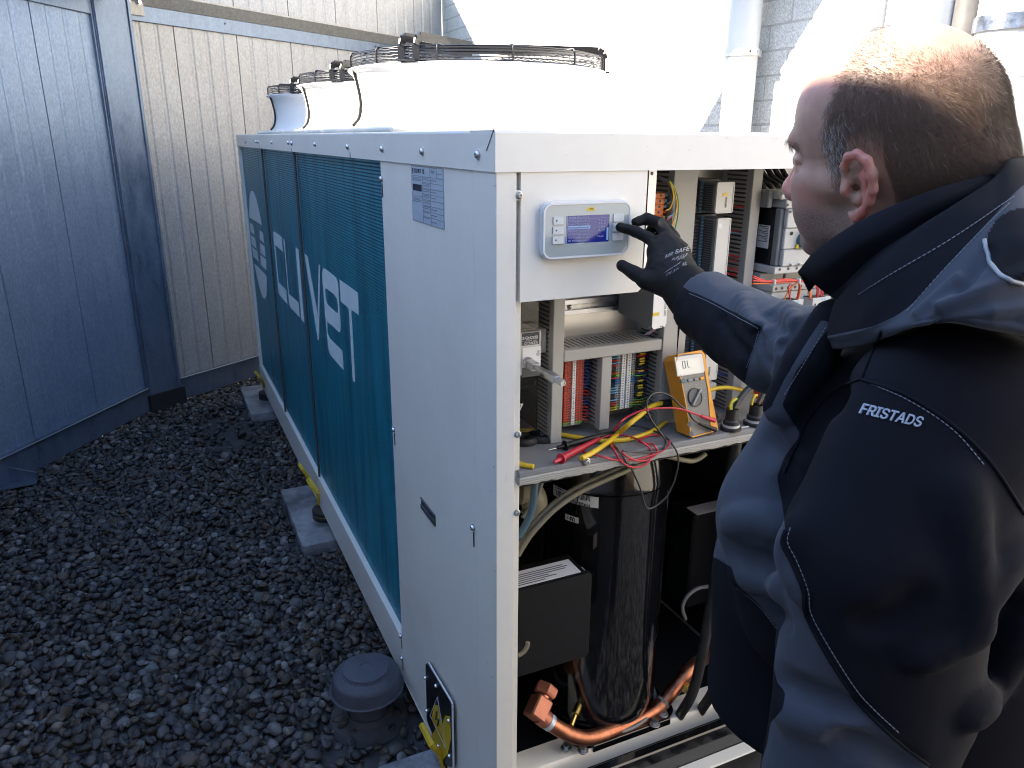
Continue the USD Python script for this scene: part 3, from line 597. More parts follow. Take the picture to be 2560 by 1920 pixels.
# cabinet shell: parts of the chiller
hp = fr((1300, 433), (1600, 731), Y0); xr = .8845
obj('door_panel', extr(Polygon([(XI, 1.7422), (XI, 1.5045), (xr - .008, 1.5045), (xr, 1.511), (xr, 1.7422)]), -.012, (0, Y0 - .0005, 0), (1, 0, 0), (0, 0, 1)), 'white_coating', ch)
obj('inner_frame', [bx(.609, .6205, Y0 + .0135, Y0 + .03, .2, 1.74), bx(.609, .613, Y0 + .03, YB, .2, 1.74)], 'white_coating', ch)
obj('post_tab', [bx(.6035, .6113, Y0 + .001, Y0 + .004, z - .009, z + .009) for z in (PY(1298, 488, Y0)[2],)], 'white_coating', ch)
obj('back_plate', bx(.613, 1.6, YB, YB + .004, ZS, 1.74), 'back_plate', ch)
obj('shelf', [bx(.6135, 1.6, Y0 + .002, YB + .02, ZS - .003, ZS, .001), bx(.6135, 1.6, Y0, Y0 + .004, ZS - .0125, ZS - .0015, .001)], 'mid_grey', ch)
lip = [bx(.6137, 1.6, Y0 - .001, Y0 + .016, ZS - .0275, ZS - .013, .002)]
for k in range(3): lip.append(bx(.6137, 1.6, Y0 - .002, Y0, ZS - .0165 - .0045 * k - .001, ZS - .0165 - .0045 * k + .001, .0006))
v = np.linspace(.614, 1.6, 160); zz_ = ZS - .0275 - .004 * meshkit.noise(np.stack([v * 90, v * 0, v * 0], 1), 3) - .001
lip.append(extr(Polygon(list(zip(v, zz_)) + [(1.6, ZS - .027), (.614, ZS - .027)]), -.012, (0, Y0 - .0005, 0), (1, 0, 0), (0, 0, 1)))
obj('shelf_edge_foam', lip, 'duct_grey', ch)
for px in (1466,): screw(PY(px, 1154, Y0 - .002), (0, -1, 0), .009, ch, 'zinc')
obj('bay_lining', [bx(.6, .606, Y0 + .06, 2.3, .12, 1.13), bx(.6, 1.6, 2.3, 2.31, .1, 1.74), bx(1.59, 1.596, 1.3, 2.3, .12, 1.13), bx(.6, 1.6, Y0 + .03, 2.3, ZS - .05, ZS - .04), bx(.6, 1.6, 1.52, 2.3, .085, .1)], 'black_lining', ch)

def duct(x0, x1, z0, z1, yf=1.39, axis='z', pitch=.0098, lab=None):
    """slotted wiring duct: cover, solid shoulders, fingers and dark inside"""
    y1 = YB - .001; t = thing('cable_duct', lab, 'cable duct', ((x0 + x1) / 2, y1, z0))
    if axis == 'z':
        obj('cover', bx(x0, x1, yf, yf + .012, z0, z1, .0012), 'duct_grey', t)
        obj('core', bx(x0 + .006, x1 - .006, yf + .014, y1 - .002, z0, z1), 'dark_grey', t)
        F = []
        for s in (x0 + .001, x1 - .003):
            F += [bx(s, s + .002, y1 - .018, y1, z0, z1), bx(s, s + .002, yf + .0125, yf + .022, z0, z1)]
            z = z0 + .003
            while z < z1 - pitch: F.append(bx(s, s + .002, yf + .022, y1 - .018, z, z + pitch * .58)); z += pitch
        obj('fingers', F, 'duct_grey', t, kind='stuff')
    else:
        obj('cover', bx(x0, x1, yf, yf + .012, z0, z1, .0012), 'duct_grey', t)
        obj('core', bx(x0, x1, yf + .014, y1 - .002, z0 + .006, z1 - .006), 'dark_grey', t)
        F = []
        for s in (z0 + .001, z1 - .003):
            F += [bx(x0, x1, y1 - .018, y1, s, s + .002), bx(x0, x1, yf + .0125, yf + .022, s, s + .002)]
            x = x0 + .003
            while x < x1 - pitch: F.append(bx(x, x + pitch * .62, yf + .022, y1 - .018, s, s + .002)); x += pitch
        obj('fingers', F, 'duct_grey', t, kind='stuff')
    return t
YF = 1.39
a = fr((1384, 750), (1411, 1100), YF); 
d1x = (PY(1386, 760, YF)[0] + PY(1376, 1110, YF)[0]) / 2, (PY(1413, 755, YF)[0] + PY(1404, 1100, YF)[0]) / 2
duct(d1x[0], d1x[1], ZS + .0005, 1.74, YF, lab='vertical grey slotted cable duct standing right of the isolator switch')
d2x = (PY(*D(790, 610), YF)[0] + PY(*D(760, 1240), YF)[0]) / 2, (PY(*D(870, 600), YF)[0] + PY(*D(850, 1230), YF)[0]) / 2
hz = (PY(*D(455, 645), YF)[2] + PY(*D(1295, 530), YF)[2]) / 2, (PY(*D(455, 550), YF)[2] + PY(*D(1295, 437), YF)[2]) / 2
duct(d2x[0], d2x[1], ZS + .012, hz[0] - .001, YF + .004, lab='short vertical grey cable duct between the red and the grey terminal strips')
d3x = PY(1687, 430, YF)[0], PY(1747, 427, YF)[0]
hx1 = PY(*D(1295, 480), YF)[0]
duct(d1x[1] + .001, min(hx1, d3x[0] - .001), hz[0], hz[1], YF, 'x', .0128, 'horizontal grey slotted cable duct under the empty mounting rail')
duct(d3x[0], d3x[1], ZS + .0005, 1.74, YF, lab='wide vertical grey cable duct behind the multimeter')
d4x = PY(1886, 424, YF)[0], PY(1910, 424, YF)[0]
duct(d4x[0], d4x[1], ZS + .0005, 1.74, YF, lab='vertical grey cable duct between the controller modules and the big circuit breaker')
# DIN rail on the back plate
z1, z0 = PY(*D(465, 105), YB - .01)[2], PY(*D(465, 235), YB - .01)[2]
rl = thing('mounting_rail', 'bright zinc mounting rail with slots, empty, above the horizontal duct', 'rail', (.75, YB, z0))
xa, xb = d1x[1] + .002, PY(*D(1040, 100), YB - .01)[0] + .06
obj('rail', [bx(xa, xb, YB - .0035, YB - .002, z0 + .011, z1 - .011), bx(xa, xb, YB - .012, YB - .0022, z1 - .011, z1 - .0095), bx(xa, xb, YB - .012, YB - .0022, z0 + .0095, z0 + .011), bx(xa, xb, YB - .0125, YB - .011, z1 - .011, z1, .0005), bx(xa, xb, YB - .0125, YB - .011, z0, z0 + .011, .0005)], 'zinc', rl)
zc = (z0 + z1) / 2
for k in range(6):
    x = xa + .004 + k * .0245; obj('slot', [extr(rrect(x, x + .016, zc - .0035, zc + .0035, .0034), .0004, (0, YB - .0037, 0), (1, 0, 0), (0, 0, 1)), extr(rrect(x + .0015, x + .0145, zc - .0022, zc + .0022, .0021), .0004, (0, YB - .0041, 0), (1, 0, 0), (0, 0, 1))][0:1], 'back_plate', rl)
screw((xa + .068, YB - .004, zc), (0, -1, 0), .006, rl, 'steel')

# isolator switch
sw = thing('isolator_switch', 'grey isolator switch with clear covers and long metal shaft, left in the cabinet', 'switch', (.65, YB, 1.45))
YS = 1.375
sx1 = PY(*S4(398, 800), YS)[0]; f0, f1 = PY(*S4(100, 1270), YS)[2], PY(*S4(100, 590), YS)[2]
obj('body', bx(.6215, sx1, YS, YB - .001, f0, f1, .002), 'module_grey', sw)
bx1 = PY(*S4(490, 700), 1.42)[0]; obj('side_block', bx(sx1, bx1, 1.42, YB - .001, f0 + .03, PY(*S4(480, 515), 1.42)[2], .002), 'module_grey', sw)
def s4(x0, y0, x1, y1, dy): q = fr(S4(x0, y0), S4(x1, y1), YS); return bx(max(q[0], .622), q[1], YS - dy, YS + .001, q[2], q[3])
lb = fr(S4(95, 600), S4(370, 762), YS); lab = obj('name_label', bx(max(lb[0], .622), lb[1], YS - .0006, YS + .001, lb[2], lb[3]), 'label_print', sw)
def upside(t, h, x, z, w): return word(t, h, (x, YS - .0008, z), (-1, 0, 0), (0, 0, -1), True, width=w)
obj('label_text', [upside('socomec', .0062, lb[1] - .0025, lb[3] - .0075, (lb[1] - .622) * 1.0), upside('SIRCO CD 200', .005, lb[1] - .003, lb[2] + .0065, (lb[1] - .622) * .92), upside('load break switch', .0016, lb[1] - .004, lb[3] - .0125, .045), upside('IEC 60947-3', .0016, lb[1] - .006, lb[3] - .016, .035)], 'module_grey', lab)
obj('dial_plate', s4(100, 830, 385, 1110, .0015), 'white_plastic', sw)
o = PY(*S4(345, 922), YS); obj('off_mark', [lathe((o[0], YS - .0016, o[2]), (0, -1, 0), [(.0022, 0), (.0034, 0), (.0034, .0004), (.0022, .0004)], 20), word('OFF', .0024, (o[0] + .004, YS - .0017, o[2] + .0078), (-1, 0, 0), (0, 0, -1))], 'label_print', sw)
obj('dark_band', s4(95, 1135, 385, 1262, .001), 'dark_grey', sw)
sp = PY(*S4(185, 1060), YS); e = PX(*S4(745, 1385), sp[0]); ye = max(e[1], 1.2)
obj('shaft_socket', [lathe((sp[0], YS, sp[2]), (0, -1, 0), [(0, 0), (.0125, 0), (.0125, .006), (.011, .008), (.011, .014), (0, .014)], 24)], 'zinc', sw, 30)
def sq(y0, y1, w): return bx(sp[0] - w, sp[0] + w, y0, y1, sp[2] - w, sp[2] + w, .0012)
L = YS - ye
obj('shaft', [sq(YS - .014 - L * .16, YS - .012, .0085), sq(YS - L * .72, YS - .014 - L * .1, .0048), sq(YS - L * .86, YS - L * .58, .0075), sq(ye, YS - L * .8, .0055)], 'zinc', sw)
obj('shaft_end', [lathe((sp[0], ye - .0002, sp[2]), (0, -1, 0), [(0, 0), (.0058, 0), (.0058, .002), (.0035, .002), (.003, .0008), (0, .0008)], 16)], 'steel', sw, 30)
for (za, zb) in ((f1 + .002, 1.70), (ZS + .045, f0 - .002)):
    c0 = [bx(.6225, sx1 - .004, YS + .004, YS + .006, za, zb), bx(.6225, .6245, YS + .006, YB - .004, za, zb), bx(sx1 - .006, sx1 - .004, YS + .006, YB - .004, za, zb), bx(.6225, sx1 - .004, YS + .006, YB - .004, zb - .002, zb)]
    obj('rear_base', bx(.6235, sx1 - .007, YB - .03, YB - .012, za, zb - .003), 'module_grey', sw)
    obj('clear_cover', c0, 'clear_plastic', sw)
    zm = za + .012 if za > 1.4 else zb - .018
    obj('cover_catch', bx(.632, sx1 - .012, YS - .004, YS + .004, zm - .006, zm + .006, .002), 'clear_plastic', sw)
    obj('terminals', [bx(.628 + k * .016, .638 + k * .016, YS + .04, YB - .031, za + .01, zb - .01, .002) for k in range(3)], 'zinc', sw)
    x, z = .652, (za + zb) / 2 + (-.012 if za < 1.4 else .02)
    if za < 1.4: tri = [(x - .016, z + .014), (x + .016, z + .014), (x, z - .018)]
    else: tri = [(x - .016, z - .014), (x + .016, z - .014), (x, z + .018)]
    obj('warning_triangle', extr(Polygon(tri).difference(Polygon(tri).buffer(-.003)), -.0006, (0, YS + .0035, 0), (1, 0, 0), (0, 0, 1)), 'module_grey', sw)

# terminal strips
def strip_of(name, lab, Y, cols, ztop, zbot, n, palette, group=None):
    x0, x1 = cols[0][0], cols[-1][1]; t = thing(name, lab, 'terminal strip', ((x0 + x1) / 2, YB, zbot)); p = (ztop - zbot) / n; H = []
    for k in range(n):
        za, zb = ztop - (k + 1) * p + .0003, ztop - k * p - .0003; body = palette(k)
        prof = []
        obj('terminal', [bx(x0, x1, Y + .004, YB - .012, za, zb)] + [bx(c[0], c[1], Y + (0 if c[2] != 'hole' else .002), Y + .0045, za, zb, .0006) for c in cols if c[2] == 'hole'], body, t)
        for c in cols:
            if c[2] == 'marker':
                obj('marker', bx(c[0], c[1], Y - .001, Y + .004, za, zb, .0004), 'marker_white', t)
                m = (c[0] + c[1]) / 2; H.append(bx(m - .0012, m + .0012, Y - .0014, Y - .0005, za + p * .3, zb - p * .3))
            else:
                w = (c[1] - c[0]) / c[3]
                for j in range(c[3]):
                    m = c[0] + (j + .5) * w; H.append(bx(m - w * .29, m + w * .29, Y - .0004 + .002, Y + .0025, za + p * .18, zb - p * .18, .0006))
    obj('clamp_holes', H, 'label_print', t, kind='stuff')
    for za, zb in ((zbot - .004, zbot - .0005), (ztop + .0005, ztop + .004)): obj('end_plate', bx(x0 + .002, x1 - .002, Y + .006, YB - .012, za, zb), 'terminal_grey', t)
    return t, p
YT = 1.425
def cx(a, b): return (PY(*D(*a), YT)[0] + PY(*D(*b), YT)[0]) / 2
zt1, zb1 = hz[0] - .006, PY(*D(500, 1185), YT)[2]
c = [cx((468, 660), (440, 1180)), cx((500, 660), (474, 1180)), cx((526, 655), (508, 1180)), cx((552, 650), (540, 1175)), cx((632, 640), (606, 1160))]
t1, p1_ = strip_of('red_terminal_strip', 'tall strip of red terminals with a white number column, right of the first duct', YT, [(c[0], c[1], 'hole', 2), (c[1], c[2], 'hole', 1), (c[2], c[3], 'marker', 1), (c[3], c[4], 'hole', 3)], zt1, zb1, 26, lambda k: 'terminal_green' if k == 25 else 'terminal_red')
zt2, zb2 = hz[0] - .006, PY(*D(960, 1040), YT)[2]
c = [cx((905, 600), (890, 1040)), cx((950, 590), (932, 1040)), cx((985, 580), (965, 1035)), cx((1000, 580), (975, 1035)), cx((1034, 575), (1010, 1035)), cx((1076, 570), (1050, 1020))]
col2 = ['terminal_grey'] * 8 + ['terminal_green'] * 2 + ['terminal_blue'] * 3 + ['terminal_grey'] * 8 + ['terminal_green'] * 2
t2, p2_ = strip_of('grey_terminal_strip', 'grey, blue and green terminal strip with two white number columns beside the wide duct', YT, [(c[0], c[1], 'hole', 2), (c[1], c[2], 'marker', 1), (c[3], c[4], 'marker', 1), (c[4], c[5], 'hole', 2)], zt2, zb2, 23, lambda k: col2[k])
c2_ = c
# wires from the strips into the ducts
def wires(name, lab, lst, r=.0014, parent=None):
    t = thing(name, lab, 'wires', lst[0][1][0])
    for m, P in lst: obj('wire', tube(P, r, 6, 5), m, t, True)
    return t
W = []
xw0, xw1 = cx((634, 640), (608, 1160)), d2x[0]
for k in range(20):
    f = k / 19; z = zt1 - (zt1 - zb1) * (.02 + .94 * f); m = 'wire_blue' if f < .45 else ('wire_red' if k in (10, 11, 15, 16, 17, 18, 19) else 'wire_blue')
    y_ = YT + .006; W.append((m, [(xw0 - .003, y_, z), (xw0 + .008, y_ - .006, z + .001), ((xw0 + xw1) / 2 + .004, y_, z - .004), (xw1 + .002, y_ + .012, z - .011 - .004 * rng.random())]))
wires('terminal_wires', 'blue and red wires running from the red terminals into the short duct', W)
W = []; xa_, xb_ = c2_[5], d3x[0]
pal = ['wire_dark', 'wire_dark', 'wire_red', 'wire_dark', 'wire_dark', 'wire_dark', 'wire_dark', 'wire_dark', 'wire_pink', 'wire_blue', 'wire_green', 'wire_dark', 'wire_blue', 'wire_dark', 'wire_dark', 'wire_dark', 'wire_dark', 'wire_dark', 'wire_dark', 'wire_dark', 'wire_green', 'wire_yellow', 'wire_green']
for k in range(23):
    z = zt2 - p2_ * (k + .5); W.append((pal[k], [(xa_ - .003, YT + .006, z), (xa_ + .01, YT + .001, z + .001), ((xa_ + xb_) / 2, YT + .004, z - .001), (xb_ + .002, YT + .02, z - .004 - .003 * rng.random())]))
wt = wires('terminal_wires', 'dark, blue and green wires running from the grey terminals into the wide duct', W)
for k in (0, 1, 3, 4, 5, 8, 12, 14, 15, 17, 18):
    z = zt2 - p2_ * (k + .5); u = rng.uniform(0, .004); obj('wire_marker', bx(xa_ + .006 + u, xa_ + .021 + u, YT - .002, YT + .004, z - .0017, z + .0018, .0006), 'yellow_plastic', wt)
W = []; xa_, xb_ = c2_[0], d2x[1]
for k, m in ((0, 'wire_sky'), (1, 'wire_sky'), (2, 'wire_red'), (3, 'wire_sky'), (4, 'wire_red'), (7, 'wire_red'), (9, 'wire_red'), (13, 'wire_sky'), (14, 'wire_sky'), (15, 'wire_sky'), (18, 'wire_sky'), (19, 'wire_red'), (20, 'wire_red'), (21, 'wire_yellow'), (22, 'wire_yellow')):
    z = zt2 - p2_ * (k + .5); W.append((m, [(xa_ + .003, YT - .001, z), (xa_ - .004, YT - .006, z - .0006), (xb_ - .003, YT + .006, z - .004)]))
wires('terminal_wires', 'short light blue and red wires on the left side of the grey terminals', W)
# orange bridge block and its wires, top
YO = 1.40
ob = thing('orange_terminal_block', 'orange terminal block with round screw holes, on the rail right of the display panel', 'terminal block', PY(*Z7(190, 470), YO))
for k in range(5):
    a = fr(Z7(150 - k * 7, 345 + k * 58), Z7(262 - k * 7, 400 + k * 58), YO); obj('terminal', bx(a[0], a[1], YO, YO + .05, a[2], a[3] - .0004, .0012), 'terminal_orange', ob)
    m = PY(*Z7(216 - k * 8, 368 + k * 58), YO); obj('screw_hole', lathe((m[0], YO - .0003, m[2]), (0, -1, 0), [(0, 0), (.0028, 0), (.0028, .0003), (0, .0003)], 14), 'label_print', ob)
    a = fr(Z7(263 - k * 7, 350 + k * 58), Z7(285 - k * 7, 380 + k * 58), YO + .005); obj('ferrule', bx(a[0], a[1], YO + .004, YO + .012, a[2], a[3]), ['wire_sky', 'wire_sky', 'wire_sky', 'wire_red', 'wire_yellow'][k], ob)
rl2 = thing('mounting_rail', 'bright upright metal strip with a hole at its top, beside the display panel edge', 'rail', PY(*Z7(120, 200), 1.36))
a = fr(Z7(88, 118), Z7(172, 640), 1.365); obj('strip', bx(PY(*Z7(86, 300), 1.365)[0], PY(*Z7(165, 300), 1.365)[0], 1.365, 1.368, 1.52, 1.741), 'zinc', rl2)
h = PY(*Z7(127, 140), 1.364); obj('hole', lathe((h[0], 1.3648, h[2]), (0, -1, 0), [(0, 0), (.0035, 0), (.0035, .0004), (0, .0004)], 16), 'label_print', rl2)
W = []
for j, (m, pts) in enumerate((('wire_dark', [(180, 160), (260, 210), (320, 290), (330, 350)]), ('wire_yellow', [(300, 220), (345, 290), (372, 380), (380, 480), (350, 620), (300, 760)]), ('wire_sky', [(280, 600), (340, 560), (370, 480), (378, 380)]), ('wire_green', [(310, 215), (375, 330), (398, 450), (390, 600), (355, 760)]), ('wire_yellow', [(265, 525), (310, 500), (335, 440), (345, 350), (320, 260)]), ('wire_cable', [(185, 180), (270, 240), (300, 250)]), ('wire_sky', [(300, 690), (350, 640), (372, 580), (380, 500)]), ('wire_orange', [(320, 700), (365, 620), (385, 520), (378, 400), (340, 280)]), ('wire_pink', [(245, 660), (290, 610), (320, 590)]), ('wire_dark', [(270, 455), (310, 430), (325, 380), (318, 300)]))):
    W.append(('wire_dark' if m == 'wire_cable' else m, [PY(*Z7(*p), 1.372 + .003 * (j % 4)) for p in pts]))
wires('wire_bundle', 'curved bundle of yellow, green and light blue wires beside the orange terminal block', W, .0016)
tr = PY(*Z7(280, 220), YO + .01); 

# power supply
ps = thing('power_supply', 'grey power supply with white front, under the hand at the end of the empty rail', 'power supply', PY(*D(1200, 250), 1.36))
px0, px1 = (PY(*D(1210, 100), 1.345)[0] + PY(*D(1212, 360), 1.345)[0]) / 2, PY(*D(1333, 250), 1.345)[0]
pz0, pz1 = PY(*D(1260, 355), 1.345)[2], PY(*D(1260, 60), 1.345)[2] + .03
prf = Polygon([(YB - .02, pz0 + .012), (YB - .02, pz1), (1.345, pz1), (1.345, pz0 + .022), (1.358, pz0)])
obj('housing', extr(prf, px1 - px0 - .0005, (px0, 0, 0), (0, 1, 0), (0, 0, 1)), 'mid_grey', ps)
obj('front', extr(Polygon([(px0 + .0005, pz0 + .006), (px0 + .005, pz0 + .001), (px1 - .004, pz0 + .004), (px1, pz0 + .012), (px1, pz1), (px0 + .0005, pz1)]), .0015, (0, 1.3448, 0), (1, 0, 0), (0, 0, 1)), 'white_plastic', ps)
q = fr(D(1217, 215), D(1272, 238), 1.343); obj('sticker', bx(q[0], q[1], 1.3428, 1.3436, q[2], q[3]), 'yellow_plastic', ps)
w = PY(*D(1330, 290), 1.343); obj('front_text', word('UNO POWER', .0058, (px1 - .0022, 1.3432, pz0 + .028), (0, 0, 1), (-1, 0, 0), width=.038), 'mid_grey', ps)
for d_ in (1285, 1303): w = PY(*D(d_, 332), 1.343); obj('indicator', lathe((w[0], 1.3432, w[2]), (0, -1, 0), [(0, 0), (.0016, 0), (.0016, .0006), (0, .0006)], 12), 'label_print', ps)
wires('supply_wires', 'red and light blue wires hanging under the white power supply', [(m, [(px1 - .012 + o, 1.375, pz0 + .012), (px1 - .006 + o, 1.37, pz0 - .004), (px1 - .018 + o, 1.385, pz0 - .022)]) for m, o in (('wire_red', -.006), ('wire_sky', .0), ('wire_red', -.003), ('wire_sky', -.009))])

# controller modules
def module(lab, tl, tr_, br, bl, sx, rows, extra):
    Y = 1.375; x0, x1 = (PY(*tl, Y)[0] + PY(*bl, Y)[0]) / 2, (PY(*tr_, Y)[0] + PY(*br, Y)[0]) / 2; z1, z0 = (PY(*tl, Y)[2] + PY(*tr_, Y)[2]) / 2, (PY(*bl, Y)[2] + PY(*br, Y)[2]) / 2
    t = thing('controller_module', lab, 'controller', ((x0 + x1) / 2, YB, z0))
    xb = x0 - .012
    obj('housing', bx(x0, x1, Y + .003, 1.43, z0, z1, .003), 'mid_grey', t)
    obj('front', [extr(rrect(x0, x1, z0, z1, .004), -.004, (0, Y, 0), (1, 0, 0), (0, 0, 1))], 'module_grey', t)
    obj('front_frame', extr(rrect(x0, x1, z0, z1, .004).difference(rrect(x0 + .002, x1 - .002, z0 + .002, z1 - .002, .003)), -.0012, (0, Y - .0012, 0), (1, 0, 0), (0, 0, 1)), 'module_grey', t)
    obj('base', bx(x0 - .03, x1 + .004, 1.4305, YB - .004, z0 - .004, z1 + .004, .001), 'dark_grey', t)
    n = int((z1 - z0) / .0052); obj('vent_slots', [bx(x0 - .0006, x0 + .001, 1.388, 1.422, z0 + .005 + k * (z1 - z0 - .01) / n, z0 + .0078 + k * (z1 - z0 - .01) / n) for k in range(n)], 'label_print', t, kind='stuff')
    obj('connector_rail', bx(x0 - .011, x0 - .001, 1.418, 1.4304, z0 - .002, z1 + .002, .001), 'hose_blue', t)
    obj('connector_labels', [bx(x0 - .0095, x0 - .004, 1.4174, 1.4182, z0 + k * .0075, z0 + .0012 + k * .0075) for k in range(1, int((z1 - z0) / .0075))], 'label_silver', t, kind='stuff')
    obj('plug', [bx(x0 - .028, x0 - .0125, 1.4225, 1.4304, z0 + k * .0075, z0 + .0055 + k * .0075, .0006) for k in range(0, int((z1 - z0) / .0075))], 'dark_grey', t, kind='stuff')
    for (u, v, w_, h_, m) in extra: obj('sticker', bx(x0 + u * (x1 - x0) - w_ / 2, x0 + u * (x1 - x0) + w_ / 2, Y - .0006, Y + .0004, z0 + v * (z1 - z0) - h_ / 2, z0 + v * (z1 - z0) + h_ / 2), m, t)
    return t, x0, x1, z0, z1, Y
t, x0, x1, z0, z1, Y = module('small white controller module, the upper of the two beside the ventilation slots', Z7(800, 232), Z7(984, 226), Z7(955, 550), Z7(780, 553), 0, 8, [(.5, .6, .013, .007, 'yellow_plastic')])
obj('front_text', word('SIEMENS', .0036, (x0 + .62 * (x1 - x0), Y - .0006, z0 + .012), (0, 0, 1), (-1, 0, 0), True, width=.022), 'mid_grey', t)
t, x0, x1, z0, z1, Y = module('tall white controller module with a yellow sticker, behind the glove and sleeve', Z7(768, 605), Z7(944, 602), R8(670, 705), R8(560, 712), 0, 20, [(.45, .62, .013, .007, 'yellow_plastic'), (.22, .955, .01, .011, 'label_white')])
obj('front_text', word('SIEMENS', .0036, (x0 + .42 * (x1 - x0), Y - .0006, z0 + .012), (0, 0, 1), (-1, 0, 0), True, width=.022), 'mid_grey', t)
mo = thing('controller_module', 'small light grey module at the foot of the cabinet, right of the multimeter', 'controller', PY(*R8(610, 850), 1.40))
q = fr(R8(555, 765), R8(660, 945), 1.395); obj('housing', bx(q[0], q[1], 1.395, YB - .004, q[2], q[3], .003), 'module_grey', mo); obj('upper_block', bx(q[0], q[1] - .006, 1.41, YB - .004, q[3], q[3] + .018, .001), 'breaker_grey', mo)
W = []
for k, (yy, m) in enumerate(((485, 'wire_red'), (492, 'wire_red'), (745, 'wire_red'), (762, 'wire_sky'), (995, 'wire_red'), (1005, 'wire_red'), (1050, 'wire_red'), (1130, 'wire_red'), (1138, 'wire_red'), (1185, 'wire_red'), (1195, 'wire_red'), (1270, 'wire_red'))):
    p, q = PY(*Z7(985 - (yy - 480) * .09, yy - 12), 1.43), PY(*Z7(1120 - (yy - 480) * .1, yy + 12), 1.41); W.append((m, [p - (.01, 0, 0), p, (p + q) / 2 + (0, -.004, .0), q + (.004, .01, 0)]))
for yy, m in ((380, 'wire_red'), (510, 'wire_red'), (518, 'wire_red'), (615, 'wire_blue'), (622, 'wire_blue'), (640, 'wire_blue')):
    p, q = PY(*R8(690, yy), 1.43), PY(*R8(855, yy + 22), 1.41); W.append((m, [p - (.01, 0, 0), p, (p + q) / 2 + (0, -.004, -.002), q + (.004, .01, 0)]))
wires('module_wires', 'short red and blue wires between the controller modules and the slotted duct', W, .0012)

# circuit breaker, contactors, relays
YBk = 1.335
cb = thing('circuit_breaker', 'large grey circuit breaker with a blue and black knob, half hidden by the man\'s face', 'circuit breaker', PY(*Z7(1500, 700), YBk))
xk = (PY(*Z7(1535, 520), YBk)[0] + PY(*Z7(1485, 1040), YBk)[0]) / 2; kz1, kz0 = PY(*Z7(1540, 510), YBk)[2], PY(*Z7(1500, 1105), YBk)[2]
obj('body', bx(xk - .012, xk + .15, YBk + .03, YB - .004, kz0, kz1, .002), 'black_plastic', cb)
obj('front_block', bx(xk - .010, xk + .15, YBk + .012, YBk + .0298, kz0, kz1, .002), 'mid_grey', cb)
obj('front', [bx(xk, xk + .15, YBk, YBk + .0118, kz0 + (kz1 - kz0) * .67, kz1, .002), bx(xk, xk + .15, YBk + .003, YBk + .0118, kz0 + (kz1 - kz0) * .3, kz0 + (kz1 - kz0) * .665, .002), bx(xk, xk + .15, YBk, YBk + .0118, kz0, kz0 + (kz1 - kz0) * .295, .002)], 'breaker_grey', cb)
tz = PY(*Z7(1530, 320), YBk)[2]; tm = PY(*Z7(1530, 412), YBk)[2]
obj('terminal_cover', [bx(xk - .020, xk + .15, YBk + .006, YB - .02, tm, tz, .002)], 'breaker_grey', cb); obj('terminal_cover', [bx(xk - .006, xk + .15, YBk + .002, YB - .02, kz1 + .001, tm - .001, .002)], 'breaker_grey', cb)
obj('terminal_cover_back', bx(xk - .034, xk - .0205, YBk + .03, YB - .02, kz1 + .001, tz - .001, .002), 'mid_grey', cb)
lz = PY(*Z7(1460, 1185), YBk)[2]; obj('terminal_cover', bx(xk - .02, xk + .15, YBk + .002, YB - .01, lz, kz0 - .001, .002), 'breaker_grey', cb)
def holes(parent, pts, Y, r=.003, name='terminal_screw'):
    for p in pts: w = PY(*p, Y); obj(name, lathe((w[0], Y - .0003, w[2]), (0, -1, 0), [(0, 0), (r, 0), (r, .0005), (0, .0005)], 14), 'label_print', parent)
holes(cb, [Z7(1472, 350), Z7(1515, 382)], YBk + .006, .0034); holes(cb, [Z7(1530, 467)], YBk + .002, .0034); holes(cb, [Z7(1448, 1135), Z7(1537, 1128), Z7(1624, 1122)], YBk + .002, .0034)
for p in (Z7(1558, 533), Z7(1562, 1085), Z7(1648, 1078)): w = PY(*p, YBk); screw((w[0], YBk, w[2]), (0, -1, 0), .0038, cb, 'steel')
w = PY(*Z7(1690, 830), YBk); obj('knob', [lathe((w[0], YBk + .003, w[2]), (0, -1, 0), [(0, 0), (.017, 0), (.0165, .008), (.014, .010), (0, .010)], 28)], 'hose_blue', cb, 35)
obj('knob_grip', bx(w[0] - .005, w[0] + .006, YBk - .022, YBk - .006, w[2] - .02, w[2] + .02, .003), 'black_plastic', cb)
w = PY(*Z7(1630, 898), YBk); obj('yellow_tag', bx(w[0] - .004, w[0] + .004, YBk - .002, YBk + .004, w[2] - .005, w[2] + .005, .001), 'yellow_plastic', cb)
w = PY(*Z7(1580, 762), YBk); obj('test_button', lathe((w[0], YBk + .0028, w[2]), (0, -1, 0), [(0, 0), (.0042, 0), (.0042, .0016), (.0018, .002), (0, .002)], 18), 'black_plastic', cb)
a, b = PX(*Z7(1232, 665), xk - .0125), PX(*Z7(1325, 920), xk - .0125); rs = obj('rating_label', bx(xk - .0128, xk - .0118, min(a[1], b[1]), max(a[1], b[1]), b[2], a[2]), 'label_white', cb)
obj('rating_print', [bx(xk - .0133, xk - .0127, b[1] + .004, a[1] - .004 - .01 * (k % 3), a[2] - .004 - k * .0038, a[2] - .0024 - k * .0038) for k in range(10)], 'label_print', rs, kind='stuff')
ca = PY(*Z7(1330, 200), 1.47)
wires('power_cables', 'thick black cables entering the top of the circuit breaker from above', [('black_wire', [(xk - .03 + k * .022, 1.46, 1.741), (xk - .022 + k * .022, 1.44, 1.715), (xk - .012 + k * .022, 1.41, tz + .006), (xk - .01 + k * .022, 1.405, tz - .01)]) for k in range(6)], .0065)
